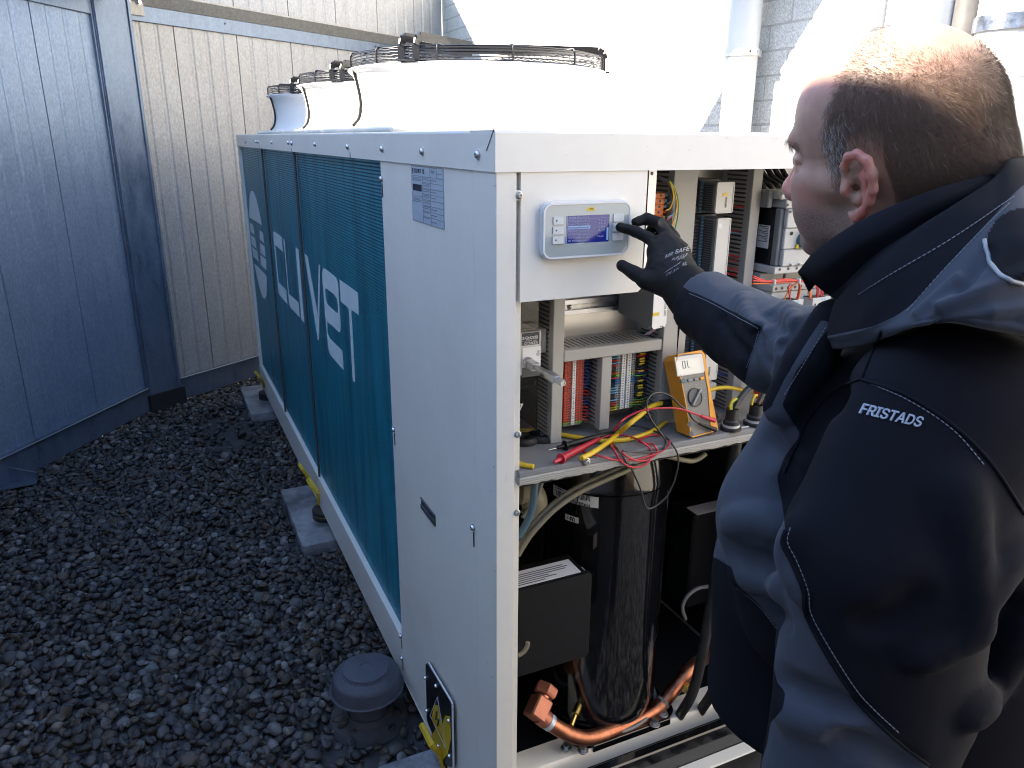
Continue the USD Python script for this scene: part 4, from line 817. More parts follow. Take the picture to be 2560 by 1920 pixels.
# contactor row
YC = 1.34
cz1, cz0 = PY(*W7(760, 240), YC)[2], PY(*W7(760, 560), YC)[2]; cxl = PY(*W7(672, 350), YC)[0]
for k in range(3):
    t = thing('contactor', ['grey contactor under the red wire loom, leftmost of the row', 'grey contactor in the middle of the row under the red wire loom', 'grey contactor at the right end of the row, near the jacket collar'][k], 'contactor', (cxl + .058 * k, YB, cz0))
    xa, xb = cxl + .058 * k, cxl + .058 * k + .0572; zm = cz1 - (cz1 - cz0) * .42
    obj('terminal_block', bx(xa, xb, YC, YB - .004, zm + .0006, cz1, .002), 'breaker_grey', t); obj('body', bx(xa, xb, YC + .002, YB - .004, cz0 - .03, zm - .0006, .002), 'breaker_grey', t)
    for j in range(3): m = xa + .0105 + j * .0182; obj('terminal_screw', lathe((m, YC - .0003, (zm + cz1) / 2), (0, -1, 0), [(0, 0), (.0036, 0), (.0036, .0005), (0, .0005)], 14), 'label_print', t)
    obj('vent', bx(xb - .014, xb - .006, YC + .0013, YC + .0025, cz0 + .006, cz0 + .009), 'label_print', t)
ab = thing('contactor_coil_block', 'beige block of small contactor labels under the circuit breaker', 'block', PY(*W7(600, 80), 1.38)); q = fr(W7(450, 30), W7(868, 150), 1.38); obj('block', bx(q[0], q[1], 1.38, YB - .004, q[2], q[3], .002), 'duct_grey', ab); q2 = fr(W7(920, 25), W7(1300, 140), 1.38); obj('block', bx(q2[0], q2[1], 1.38, YB - .004, q[2], q[3], .002), 'duct_grey', ab)
for k, (l, r_, tp, bt) in enumerate(((925, 1240, 545, 760), (1420, 1725, 490, 830))):
    YR = 1.315; q = fr(W7(l, tp), W7(r_, bt), YR); t = thing('relay', ['small grey relay with a turquoise badge, left one above the sleeve', 'small grey relay with a turquoise badge, right one above the sleeve'][k], 'relay', (q[0], YB, q[2]))
    m = q[0] + (q[1] - q[0]) * .68; obj('body', bx(q[0], m, YR, YC + .04, q[2], q[3], .0015), 'breaker_grey', t); obj('side_body', bx(m + .0006, q[1], YR + .003, YC + .04, q[2], q[3] + .001, .0015), 'breaker_grey', t); obj('back', bx(q[0] + .0005, m - .0005, YR + .006, YC + .04, q[3], q[3] + .001), 'black_plastic', t)
    obj('badge', bx(m - .014, m - .001, YR - .0006, YR + .001, q[3] - .0065, q[3] - .0025), 'terminal_teal' if 'terminal_teal' in MAT else 'wire_sky', t)
    for u in (.22, .75): obj('terminal_screw', lathe((q[0] + (m - q[0]) * u, YR - .0003, q[3] - .0155), (0, -1, 0), [(0, 0), (.003, 0), (.003, .0005), (0, .0005)], 14), 'label_print', t)
    obj('rating_marks', [bx(q[0] + .008 + .005 * j, q[0] + .011 + .005 * j, YR - .0005, YR + .001, q[3] - .035, q[3] - .022) for j in range(3)], 'label_print', t, kind='stuff')
W = []
for j, (m, pts) in enumerate((('wire_red', [(310, 70), (450, 130), (600, 165), (900, 130), (1120, 150), (1260, 180), (1400, 230)]), ('wire_red', [(310, 110), (480, 160), (640, 175), (900, 150), (1130, 155), (1300, 200), (1470, 260), (1500, 300)]), ('wire_red', [(310, 160), (500, 175), (700, 180), (950, 165), (1150, 160)]), ('wire_orange', [(300, 215), (500, 212), (700, 205), (950, 190), (1120, 185), (1020, 280), (930, 420), (885, 560)]), ('wire_red', [(1000, 220), (965, 300), (985, 430), (1005, 550)]), ('wire_orange', [(1150, 190), (1185, 270), (1170, 400), (1130, 540)]), ('wire_red', [(1160, 195), (1165, 280), (1140, 420), (1100, 540)]), ('wire_orange', [(1310, 190), (1360, 300), (1385, 420), (1390, 510)]), ('wire_orange', [(1300, 210), (1330, 290), (1360, 400), (1370, 510)]), ('wire_red', [(1480, 250), (1495, 330), (1490, 420), (1490, 500)]), ('wire_red', [(1500, 260), (1520, 330), (1515, 420), (1510, 500)]), ('wire_red', [(1560, 270), (1575, 350), (1570, 430), (1570, 490)]), ('wire_red', [(1590, 280), (1600, 350), (1590, 430), (1590, 490)]))):
    W.append((m, [PY(*W7(*p), 1.325 - .0016 * (j % 3)) for p in pts]))
lm = wires('wire_loom', 'loom of red and orange wires tied with white straps above the contactors', W, .0019)
for p in ((702, 185), (1155, 165)): w = PY(*W7(*p), 1.322); obj('cable_tie', bx(w[0] - .003, w[0] + .003, 1.3165, 1.329, w[2] - .006, w[2] + .006, .002), 'white_plastic', lm)
for k, pts in enumerate(([(1640, 350), (1750, 330), (1830, 400), (1850, 520), (1840, 640)], [(1840, 400), (1930, 400), (1960, 500)])):
    t = thing('black_cable', ['thick black cable with a yellow end sleeve, beside the jacket collar', 'thin black cable looping behind the jacket collar'][k], 'cable', PY(*W7(*pts[0]), 1.33)); obj('sheath', tube([PY(*W7(*p), 1.33) for p in pts], .009 if k == 0 else .006, 10), 'black_wire', t, True)
    if k == 0: w = PY(*W7(1820, 560), 1.33); obj('end_sleeve', cyl(w + (.0, 0, .004), w + (-.002, 0, -.012), .0105, 16), 'yellow_plastic', t, 40)
# display
YD = Y0 - .0165
q = fr(E6(500, 485), E6(1500, 1120), YD); dz = (PY(*E6(1000, 485), YD)[2], PY(*E6(1000, 1117), YD)[2]); dxa, dxb = PY(*E6(500, 830), YD)[0], PY(*E6(1500, 780), YD)[0]
dzt, dzb = dz[0], dz[1]
ds = thing('control_display', 'grey control display with blue screen and six buttons on the white door panel', 'display', ((dxa + dxb) / 2, Y0 - .001, (dzt + dzb) / 2))
R = rrect(dxa, dxb, dzb, dzt, .018, 8)
obj('frame', [extr(R.buffer(.0015), .012, (0, Y0 - .001, 0), (1, 0, 0), (0, 0, 1)), extr(R.difference(R.buffer(-.0035)), .004, (0, Y0 - .0131, 0), (1, 0, 0), (0, 0, 1))], 'display_frame', ds)
obj('face', extr(R.buffer(-.0036), .003, (0, Y0 - .0131, 0), (1, 0, 0), (0, 0, 1)), 'display_face', ds)
YG = Y0 - .0162
s = fr(E6(765, 643), E6(1250, 950), YG); s = (s[0], s[1], PY(*E6(1000, 952), YG)[2], PY(*E6(1000, 636), YG)[2])
sc = obj('screen', bx(s[0], s[1], YG, YG + .001, s[2], s[3]), 'screen_blue', ds)
lines = ['States circuit_C1', 'DischargeTC1_B1:AI', 'SuctionTemp_T2:AI-', 'DischargePressure..', 'SuctionPressureV1:', 'LP Pressure switch.', 'Ovl Inverter_DL1:D.', 'HP Pressure switch.']
hh = (s[3] - s[2]) / 8.4; tx = []
for k, l in enumerate(lines):
    z = s[3] - hh * (k + .85)
    if k == 3: obj('highlight', bx(s[0] + .004, s[0] + .052, YG - .0003, YG, z - hh * .22, z + hh * .72), 'screen_bar', sc)
    m = word(l, hh * .52, (s[0] + .0045, YG - .0006, z), depth=.0003, width=.0465 if k else .043); (tx.append(m) if k != 3 else obj('highlight_text', m, 'screen_blue', sc))
    if k in (1, 2, 3, 4, 6): tx.append(word(['', '72.4', '11.6', '26.7bar', '16.2bar', '', 'Fault'][k], hh * .5, (s[1] - .026, YG - .0006, z), depth=.0003, width=.016 if k < 5 else .013))
tx.append(bx(s[0] + .003, s[1] - .008, YG - .0004, YG, s[3] - hh * 1.02, s[3] - hh * .98)); tx.append(bx(s[0] + .001, s[0] + .0022, YG - .0004, YG, s[2] + .001, s[3] - .001))
obj('screen_text', tx, 'screen_text', sc)
obj('scroll_bar', bx(s[1] - .0055, s[1] - .0015, YG - .0004, YG, s[2] + .003, s[2] + (s[3] - s[2]) * .52), 'screen_bar', sc)
for side, bs in ((0, ((612, 655, 728, 742), (608, 766, 728, 855), (604, 878, 726, 965))), (1, ((1306, 620, 1420, 708), (1300, 730, 1420, 820), (1293, 842, 1412, 922)))):
    for (a, b, c_, d_) in bs:
        q = fr(E6(a, b + 3), E6(c_, d_ - 3), YG); bt = obj('button', [extr(rrect(q[0], q[1], q[2], q[3], .0012, 3), .003, (0, YG + .0008, 0), (1, 0, 0), (0, 0, 1))], 'button_grey', ds)
        if side == 0: obj('button_dot', lathe((q[0] + .0065, YG - .0023, (q[2] + q[3]) / 2), (0, -1, 0), [(0, 0), (.0017, 0), (.0017, .0002), (0, .0002)], 14), 'label_print', bt)
q = fr(E6(1005, 546), E6(1087, 584), YG); st = obj('sticker', bx(q[0], q[1], YG - .0003, YG + .0003, q[2], q[3]), 'yellow_plastic', ds); obj('sticker_text', word('AP1', .0032, (q[0] + .005, YG - .0006, q[2] + .0024), depth=.0003), 'label_print', st)
# ================================================================ multimeter, leads, loose cables
from scipy.spatial.transform import Rotation
RM = Rotation.from_rotvec((-.3651, -.0143, .1431)).as_matrix(); MU, MN, MV = RM[:, 0], RM[:, 1], RM[:, 2]; MO = np.array([1.0461, 1.2869, 1.1555]); MW, MH, MD = .089, .192, .042
def ML(u, n, v): return MO + MU * u + MN * n + MV * v
def mloc(m):
    M = np.eye(4); M[:3, 0], M[:3, 1], M[:3, 2], M[:3, 3] = MU, MN, MV, MO; m.apply_transform(M); return m
def mp(x, y):
    v = _ray(*M8(x, y)); t = ((MO - EYE) @ MN) / (v @ MN); w = EYE + v * t - MO; return w @ MU, w @ MV
mt = thing('multimeter', 'orange handheld multimeter showing OL, leaning against the wide duct on the shelf', 'multimeter', MO)
prof = Polygon([(.004, 0.0), (.0, .004), (0, MH - .006), (.006, MH), (MD - .006, MH), (MD, MH - .006), (MD, .022), (MD - .004, .0175)])
def prism(poly, x0, x1):
    m = extr(poly, x1 - x0, (0, 0, 0), (0, 1, 0), (0, 0, 1)); m.apply_translation((x0 - m.bounds[0][0], 0, 0)); return m
front = Polygon([(.004, .0), (MW - .004, 0), (MW, .004), (MW - .002, MH * .5), (MW + .001, MH - .012), (MW - .008, MH), (.008, MH), (-.001, MH - .012), (.002, MH * .5), (0, .004)]).buffer(-.003).buffer(.003, quad_segs=4)
hol = extr(front, -(MD - .004), (0, .002, 0), (1, 0, 0), (0, 0, 1)); 
v = np.array(hol.vertices); back = np.clip((v[:, 1] - .002) / (MD - .004), 0, 1); v[:, 2] = np.where(v[:, 2] < .06, np.maximum(v[:, 2], back * .0165), v[:, 2]); hol.vertices = v
fc = Polygon([mp(*p) for p in ((1345, 1500), (1330, 1415), (1300, 1400), (1305, 1290), (1270, 1262), (1250, 1130), (1150, 640), (1090, 300), (1100, 280), (1490, 255), (1505, 270), (1560, 640), (1590, 800), (1625, 1270), (1640, 1450))]).buffer(-.0015).buffer(.0015, quad_segs=4).intersection(front.buffer(-.0025))
bez = extr(front.difference(fc), -.0042, (0, -.0025, 0), (1, 0, 0), (0, 0, 1))
hs = obj('holster', [mloc(hol), mloc(bez)], 'meter_orange', mt, 30)
obj('face', mloc(extr(fc.buffer(.0006), -.003, (0, -.0008, 0), (1, 0, 0), (0, 0, 1))), 'meter_face', mt)
lb = Polygon([mp(*p) for p in ((1095, 318), (1490, 262), (1510, 285), (1543, 520), (1520, 545), (1140, 602))])
obj('lcd_bezel', mloc(extr(lb.buffer(-.001).buffer(.001), -.002, (0, -.0022, 0), (1, 0, 0), (0, 0, 1))), 'module_grey', mt)
lc = Polygon([mp(*p) for p in ((1108, 370), (1462, 318), (1490, 535), (1140, 580))])
ld = obj('lcd', mloc(extr(lc, -.001, (0, -.0026, 0), (1, 0, 0), (0, 0, 1))), 'lcd', mt)
u0, v0 = mp(1222, 485); u1, v1 = mp(1222, 388); dh = (v1 - v0) * 1.15
def seg(a, b): return mloc(bar((a[0], -.003, a[1]), (b[0], -.003, b[1]), .0006, .0017, up=(0, 1, 0)))
w_ = dh * .46
obj('digits', [seg((u0, v0), (u0 + .0006, v0 + dh)), seg((u0 + w_, v0), (u0 + w_ + .0006, v0 + dh)), seg((u0, v0), (u0 + w_, v0)), seg((u0, v0 + dh), (u0 + w_, v0 + dh)), seg((u0 + w_ * 2, v0), (u0 + w_ * 2, v0 + dh)), seg((u0 + w_ * 2, v0), (u0 + w_ * 2.9, v0))], 'lcd_digit', ld)
for k, (a, b, m) in enumerate((((1180, 640), (1258, 690), 'button_blue' if 'button_blue' in MAT else 'hose_blue'), ((1285, 628), (1356, 672), 'mid_grey'), ((1378, 615), (1450, 657), 'mid_grey'), ((1465, 600), (1532, 645), 'meter_orange'))):
    p, q = mp(*a), mp(*b); obj('button', mloc(bx(p[0], q[0], -.004, 0, min(p[1], q[1]), max(p[1], q[1]) - .002, .0009)), m, mt)
kc = np.array(mp(1397, 910)); kr = .0215
obj('dial', mloc(lathe((kc[0], -.0005, kc[1]), (0, -1, 0), [(0, 0), (kr, 0), (kr, .003), (kr * .96, .0045), (kr * .92, .0045), (kr * .9, .003), (0, .003)], 48)), 'dark_grey', mt, 30)
a, b = np.array(mp(1345, 1035)), np.array(mp(1460, 795)); obj('dial_grip', [mloc(bar((a[0], -.006, a[1]), (b[0], -.006, b[1]), .006, .0055, up=(0, 1, 0), ch=.001))], 'mid_grey', mt); obj('dial_pointer', mloc(bar((a[0] * .2 + b[0] * .8, -.0092, a[1] * .2 + b[1] * .8), (b[0], -.0092, b[1]), .0008, .0015, up=(0, 1, 0))), 'label_white', mt)
mk = [bar((mp(*p)[0] - .0014, -.0011, mp(*p)[1]), (mp(*p)[0] + .0014, -.0011, mp(*p)[1]), .0006, .0016, up=(0, 1, 0)) for p in ((1325, 730), (1415, 718), (1495, 758), (1535, 835), (1550, 925), (1270, 790), (1240, 880), (1250, 975))]
mk += [word('LOGGING', .0022, (mp(1175, 628)[0], -.0012, mp(1175, 628)[1]), depth=.0003, width=.010)]
obj('face_print', mloc(trimesh.util.concatenate(mk)), 'label_white', mt, kind='stuff')
for p in ((1310, 1312), (1341, 1450)): u, v_ = mp(*p); obj('jack', mloc(lathe((u, -.0026, v_), (0, -1, 0), [(0, 0), (.0058, 0), (.0062, .0004), (0, .0004)], 20)), 'label_print', mt)
zt = lambda p, h=.004: PZ(*p, ZS + h)
yt = lambda p, Y=1.275: PY(*p, Y)
def l6(*pp, h=.0045): return [zt(L6(*p), h) for p in pp]
def hang(*pp, Y=1.272, f=L6): return [yt(f(*p), Y) for p in pp]
rl_ = thing('test_lead', 'red multimeter test lead with its probe lying on the cabinet shelf', 'test lead', zt(L6(800, 800)))
fa = [ML(*(lambda q: (q[0], -.012, q[1]))(mp(*p))) for p in ((1640, 1255), (1540, 1225), (1440, 1190))]
obj('plug', [tube([fa[0], fa[1]], [.0058, .0048], 12, 0), tube([fa[1], fa[2]], [.0046, .0034], 12, 0)], 'lead_red', rl_, 40)
arc = [fa[2]] + [PY(*M8(*p), y) for p, y in (((1330, 1125), 1.285), ((1180, 1080), 1.287), ((1000, 1066), 1.29), ((760, 1082), 1.296), ((560, 1125), 1.302), ((380, 1215), 1.305), ((280, 1300), 1.306))]
arc += l6((1120, 605), h=.012) + l6((1180, 560), h=.004)
obj('wire', tube(arc, .0023, 8), 'lead_red', rl_, True)
obj('wire', tube(l6((975, 690), h=.008) + l6((1090, 657), (1200, 652), (1330, 680), h=.011) + hang((1430, 725), (1525, 800), (1548, 880), Y=1.279) + hang((1500, 960), (1400, 1008), (1290, 1000), Y=1.272) + hang((1200, 935), (1130, 820), Y=1.276) + l6((1085, 735), (1062, 690), (1075, 665), h=.006), .0023, 8), 'lead_red', rl_, True)
obj('wire', tube(l6((985, 690), (1080, 740), (1140, 790), h=.005) + hang((1220, 850), (1330, 920), (1450, 940), Y=1.275) + hang((1560, 895), (1605, 830), Y=1.277) + l6((1575, 775), (1540, 750), (1500, 748), (1400, 720), h=.006) + l6((1480, 670), (1560, 655), (1660, 655), h=.004), .0023, 8), 'lead_red', rl_, True)
obj('wire', tube(l6((770, 830), (830, 850), h=.004) + l6((1000, 893), h=.004) + hang((1150, 928), (1350, 926), (1480, 895), (1620, 850), (1710, 790), (1742, 735), Y=1.276) + l6((1735, 715), h=.01), .0023, 8), 'lead_red', rl_, True)
pa, pb = zt(L6(462, 955), .010), zt(L6(968, 692), .012); d_ = (pb - pa) / np.linalg.norm(pb - pa); L_ = np.linalg.norm(pb - pa)
obj('probe', lathe(pa, d_, [(0, 0), (.0022, .0), (.0042, L_ * .03), (.0052, L_ * .12), (.0052, L_ * .14), (.0115, L_ * .142), (.0115, L_ * .165), (.0066, L_ * .17), (.0078, L_ * .3), (.0074, L_ * .5), (.006, L_ * .75), (.0052, L_ * .9), (.0034, L_), (0, L_)], 20), 'lead_red', rl_, 40)
bl_ = thing('test_lead', 'black multimeter test lead with its probe on the shelf and a loop hanging below', 'test lead', zt(L6(800, 700)))
fb = [ML(*(lambda q: (q[0], -.012, q[1]))(mp(*p))) for p in ((1660, 1395), (1540, 1350), (1410, 1300))]
obj('plug', [tube([fb[0], fb[1]], [.0056, .0048], 12, 0), tube([fb[1], fb[2]], [.0046, .0032], 12, 0)], 'black_plastic', bl_, 40)
loop = [fb[2]] + [ML(mp(*p)[0], -.010, mp(*p)[1]) for p in ((1330, 1235), (1260, 1130))] + [PY(*M8(*p), y) for p, y in (((1170, 1010), 1.30), ((1060, 905), 1.31), ((930, 845), 1.315), ((800, 850), 1.315), ((715, 925), 1.312), ((690, 1030), 1.31), ((705, 1130), 1.305), ((770, 1260), 1.30), ((870, 1400), 1.295), ((945, 1500), 1.292))]
loop += l6((1695, 700), h=.008) + hang((1695, 775), (1640, 825), (1500, 842), (1320, 835), (1220, 825), Y=1.277)
obj('wire', tube(loop, .0022, 8), 'black_wire', bl_, True)
obj('wire', tube(l6((1130, 625), h=.008) + l6((1240, 570), (1340, 556), (1450, 568), h=.009) + l6((1580, 612), (1700, 680), h=.008) + hang((1790, 780), (1835, 880), (1835, 1000), (1800, 1140), Y=1.274) + hang((1690, 200), (1610, 370), (1490, 475), (1415, 502), (1372, 455), (1335, 310), (1275, 165), (1215, 40), Y=1.274, f=C1) + hang((1270, 960), (1215, 870), (1170, 815), Y=1.274) + l6((1120, 740), h=.005), .0022, 8), 'black_wire', bl_, True)
pa, pb = zt(L6(490, 797), .009), zt(L6(1130, 622), .012); d_ = (pb - pa) / np.linalg.norm(pb - pa); L_ = np.linalg.norm(pb - pa)
obj('probe', lathe(pa, d_, [(0, 0), (.002, .0), (.0042, L_ * .02), (.005, L_ * .13), (.0115, L_ * .135), (.0115, L_ * .155), (.0062, L_ * .16), (.0074, L_ * .3), (.0072, L_ * .6), (.0056, L_ * .85), (.0034, L_), (0, L_)], 20), 'black_plastic', bl_, 40)
obj('probe_tip', lathe(pa - d_ * .024, d_, [(0, 0), (.0009, .004), (.0011, .02), (.0014, .0245), (0, .0245)], 10), 'steel', bl_, 40)
for lab, pts, r in (('yellow cable crossing the shelf from the left edge towards the multimeter', l6((80, 600), (200, 600), (330, 612), (550, 650), (800, 692), (950, 715), (1100, 716), (1280, 700), (1420, 662), (1560, 605), (1680, 520), (1800, 400), (1860, 330), h=.006), .0052), ('yellow cable lying diagonally on the shelf with a black end sleeve', l6((765, 912), (830, 880), (900, 842), (1050, 742), (1170, 640), h=.012) + [PY(*L6(*p), y) for p, y in (((1290, 535), 1.33), ((1400, 450), 1.345), ((1500, 365), 1.36), ((1570, 325), 1.37), ((1660, 300), 1.38))], .0058), ('yellow cable running from behind the multimeter to the right', [PY(*R8(*p), 1.36) for p in ((540, 850), (620, 822), (700, 806), (800, 802), (900, 815), (1010, 838), (1100, 850))], .005), ('short yellow cable end at the front left corner of the shelf', l6((70, 960), (130, 985), (240, 1003), h=.006), .0052)):
    t = thing('yellow_cable', lab, 'cable', pts[0]); obj('sheath', tube(pts, r, 12), 'wire_yellow', t, True)
    if 'diagonally' in lab: obj('end_sleeve', tube([PY(*L6(*p), y) for p, y in (((1650, 302), 1.38), (((1780, 296)), 1.385))], .0085, 14, 0), 'black_rubber', t, 40)
for p, lab, r in (((140, 730), 'black cable gland at the left edge of the shelf', .03), ((330, 690), 'black cable gland behind the first duct on the shelf', .034)):
    w = PZ(*L6(*p), ZS + .0005); t = thing('cable_gland', lab, 'cable gland', w); obj('grommet', lathe(w, (0, 0, 1), [(r, 0), (r, .008), (r * .8, .014), (r * .5, .014), (r * .45, .002)], 28), 'black_rubber', t, 35)
# glands with black cables right of the meter
for k, (px, top, w, lab) in enumerate((((835, 1290), (870, 1050), .0165, 'black sheathed cable rising from the shelf with a green and yellow core'), ((1120, 1230), (1150, 1000), .018, 'black sheathed cable rising from the shelf close to the man\'s jacket'))):
    b = PZ(*R8(*px), ZS + .001); b[1] = max(b[1], 1.30); tp = PY(*R8(*top), b[1]); t = thing('sheathed_cable', lab, 'cable', b); h = tp[2] - b[2]
    obj('boot', lathe(b, (0, 0, 1), [(w * 1.5, 0), (w * 1.5, .006), (w * 1.12, .008), (w * 1.12, h * .42), (w * .9, h * .5), (w * .86, h), (w * .78, h), (w * .7, h * .6)], 28), 'black_rubber', t, 35)
    obj('strap', lathe(b + (0, 0, .007), (0, 0, 1), [(w * 1.14, 0), (w * 1.22, 0), (w * 1.22, .006), (w * 1.14, .006)], 28), 'module_grey', t)
    dirp = [(870, 1060), (930, 960), (1040, 830), (1180, 750), (1320, 720)] if k == 0 else [(1150, 1010), (1210, 900), (1290, 800), (1345, 760)]
    for j in range(4): obj('core', tube([PY(*R8(*p), b[1] - .002 + .004 * (j % 2)) + (0, 0, (j - 1.5) * .0045) for p in dirp], .0045, 8), 'black_wire', t, True)
    if k == 0:
        for j, m in enumerate(('wire_yellow', 'wire_green')): obj('earth_core', tube([PY(*R8(*p), b[1] - .006) + (j * .003, 0, 0) for p in ((835, 1060), (830, 1020), (850, 970), (900, 930))], .0032, 8), m, t, True)
    else:
        obj('earth_core', tube([PY(*R8(*p), b[1] - .006) for p in ((1085, 1005), (1090, 960), (1120, 900), (1150, 890))], .0034, 8), 'wire_yellow', t, True)
t = thing('cable_tie', 'white plastic cable tie strap along the shelf edge right of the multimeter', 'cable tie', PY(*R8(1000, 1270), 1.30)); obj('strap', bar(PY(*R8(905, 1290), 1.295), PY(*R8(1190, 1240), 1.295), .003, .005, ch=.0008), 'module_grey', t); obj('head', [obox(PY(*R8(920, 1282), 1.292), (1, 0, 0), (0, 1, 0), (0, 0, 1), .005, .004, .006, .001)], 'white_plastic', t)
t = thing('crumpled_bag', 'small crumpled clear plastic wrapper on the shelf beside the multimeter', 'wrapper', PZ(*R8(725, 1190), ZS)); s_ = trimesh.creation.icosphere(3, .017); v = np.array(s_.vertices); v *= (.7 + .9 * meshkit.noise(v * 140, 2))[:, None]; v[:, 2] = np.maximum(v[:, 2] * .9, -.008); w = PZ(*R8(725, 1190), ZS + .009); obj('film', T(v + w + (0, .02, 0), s_.faces), 'clear_plastic', t)
t = thing('plastic_part', 'red plastic handle part standing behind the black cables, beside the jacket', 'handle', PY(*R8(1250, 900), 1.33))
obj('handle', [extr(Polygon([(lambda w: (w[0], w[2]))(PY(*R8(*p), 1.335)) for p in ((1090, 615), (1215, 690), (1410, 880), (1385, 1000), (1290, 1050), (1230, 950), (1200, 830), (1085, 740))]).buffer(-.002).buffer(.002), -.03, (0, 1.335, 0), (1, 0, 0), (0, 0, 1))], 'red_plastic', t)

# ================================================================ compressor bay
def compressor(yc, pxl, pxr, lab, py=1400, ztop=1.125):
    a1, a2 = [math.atan2(_ray(p, py)[0], _ray(p, py)[1]) for p in (pxl, pxr)]
    xc = yc * (math.sin(a1) + math.sin(a2)) / (math.cos(a1) + math.cos(a2)); r = xc * math.cos(a1) - yc * math.sin(a1)
    t = thing('compressor', lab, 'compressor', (xc, yc, .26)); o = (xc, yc, .0)
    obj('shell', lathe(o, (0, 0, 1), [(0, .205), (r * .8, .205), (r * .97, .225), (r, .26), (r, .92), (r + .004, .922), (r + .004, .945), (r, .948)], 72), 'black_enamel', t, 35)
    obj('dome', lathe(o, (0, 0, 1), [(r + .0035, .9485), (r + .003, .96), (r * .985, .99), (r * .93, 1.03), (r * .8, 1.065), (r * .55, 1.09), (r * .25, 1.1), (0, 1.102)], 72), 'black_enamel', t, 35)
    return t, xc, yc, r
cm, xc, yc, r = compressor(1.62, 1352, 1660, 'tall glossy black compressor in the open bay below the shelf')
def on_cyl(x, y, r_):
    v = _ray(x, y); a = v[0] ** 2 + v[1] ** 2; b = -2 * (v[0] * xc + v[1] * yc); c = xc ** 2 + yc ** 2 - r_ ** 2
    return EYE + v * ((-b - math.sqrt(max(b * b - 4 * a * c, 0))) / (2 * a))
def patch(name, a, b, m, rr, parent):
    p, q = on_cyl(*a, rr), on_cyl(*b, rr); t0, t1 = math.atan2(p[1] - yc, p[0] - xc), math.atan2(q[1] - yc, q[0] - xc); n = 10; V = []
    for k in range(n + 1):
        t = t0 + (t1 - t0) * k / n
        for z in (q[2], p[2]):
            for rad in (rr, rr + .0006): V.append((xc + rad * math.cos(t), yc + rad * math.sin(t), z))
    F = []
    for k in range(n): i = k * 4; j = i + 4; F += [(i + 1, j + 1, j + 3), (i + 1, j + 3, i + 3), (i, i + 2, j + 2), (i, j + 2, j), (i + 2, i + 3, j + 3), (i + 2, j + 3, j + 2), (i, j, j + 1), (i, j + 1, i + 1)]
    return obj(name, T(np.array(V), np.array(F), process=False), m, parent), (t0, t1, q[2], p[2], rr)
def cyl_print(par, g, rows):
    t0, t1, z0, z1, rr = g; P = []
    for (u0, u1, v, h, n) in rows:
        for k in range(n):
            ua = u0 + (u1 - u0) * k / n; ub = ua + (u1 - u0) / n * (.35 + .4 * ((k * 5) % 3) / 2); t = t0 + (t1 - t0) * (ua + ub) / 2; z = z0 + (z1 - z0) * v
            d = np.array([math.cos(t), math.sin(t), 0]); P.append(obox(np.array([xc, yc, z]) + d * (rr + .0009), d, (-d[1], d[0], 0), (0, 0, 1), .0003, abs(t1 - t0) * rr * (ub - ua) / 2, h))
    obj('print', P, 'label_print', par, kind='stuff')
pl_, g = patch('maker_label', C1(430, 250), C1(895, 500), 'label_white', r + .0045, cm); cyl_print(pl_, g, ((.08, .3, .85, .0016, 4), (.36, .86, .82, .006, 16), (.08, .9, .6, .0014, 10), (.1, .62, .42, .006, 14), (.1, .75, .24, .0014, 9), (.42, .85, .1, .004, 14)))
pl_, g = patch('small_label', C1(552, 555), C1(690, 660), 'label_white', r + .0012, cm); cyl_print(pl_, g, ((.2, .8, .75, .002, 3), (.2, .85, .45, .003, 4), (.4, .8, .22, .0014, 3)))
# junction box on the compressor
yj = 1.40; q = fr(C1(95, 1110), C1(768, 1600), yj); zb = PY(*C2(720, 455), yj)[2]; xr_ = PY(*C1(770, 1400), yj)[0]; zt_ = PY(*C1(760, 1160), yj)[2]
jb = obj('junction_box', extr(rrect(.64, xr_, zb, zt_, .008, 4), -.09, (0, yj, 0), (1, 0, 0), (0, 0, 1)), 'black_plastic', cm, 30)
obj('box_lid', extr(rrect(.636, xr_ + .005, zb - .004, zt_ + .005, .011, 5), .014, (0, yj - .0005, 0), (1, 0, 0), (0, 0, 1)), 'black_plastic', jb, 30)
obj('box_neck', bx(.66, xr_ - .02, yj + .0905, yc - r * .55, zb + .05, zt_ - .03, .005), 'black_plastic', jb)
wl_ = obj('warning_label', bx(.642, xr_ - .02, yj - .004, yj + .06, zt_ + .0055, zt_ + .0065), 'label_white', jb)
obj('label_print', [bx(.66, .66 + .17 * w0 * (xr_ - .66) / .2, yj + .002 + k * .008, yj + .0045 + k * .008, zt_ + .0064, zt_ + .007) for k, w0 in enumerate((.5, .7, .6, .9, .95, .9))], 'label_print', wl_, kind='stuff')
obj('side_label', bx(xr_ + .0046, xr_ + .0056, yj + .01, yj + .035, zt_ - .05, zt_ - .008), 'label_white', jb)
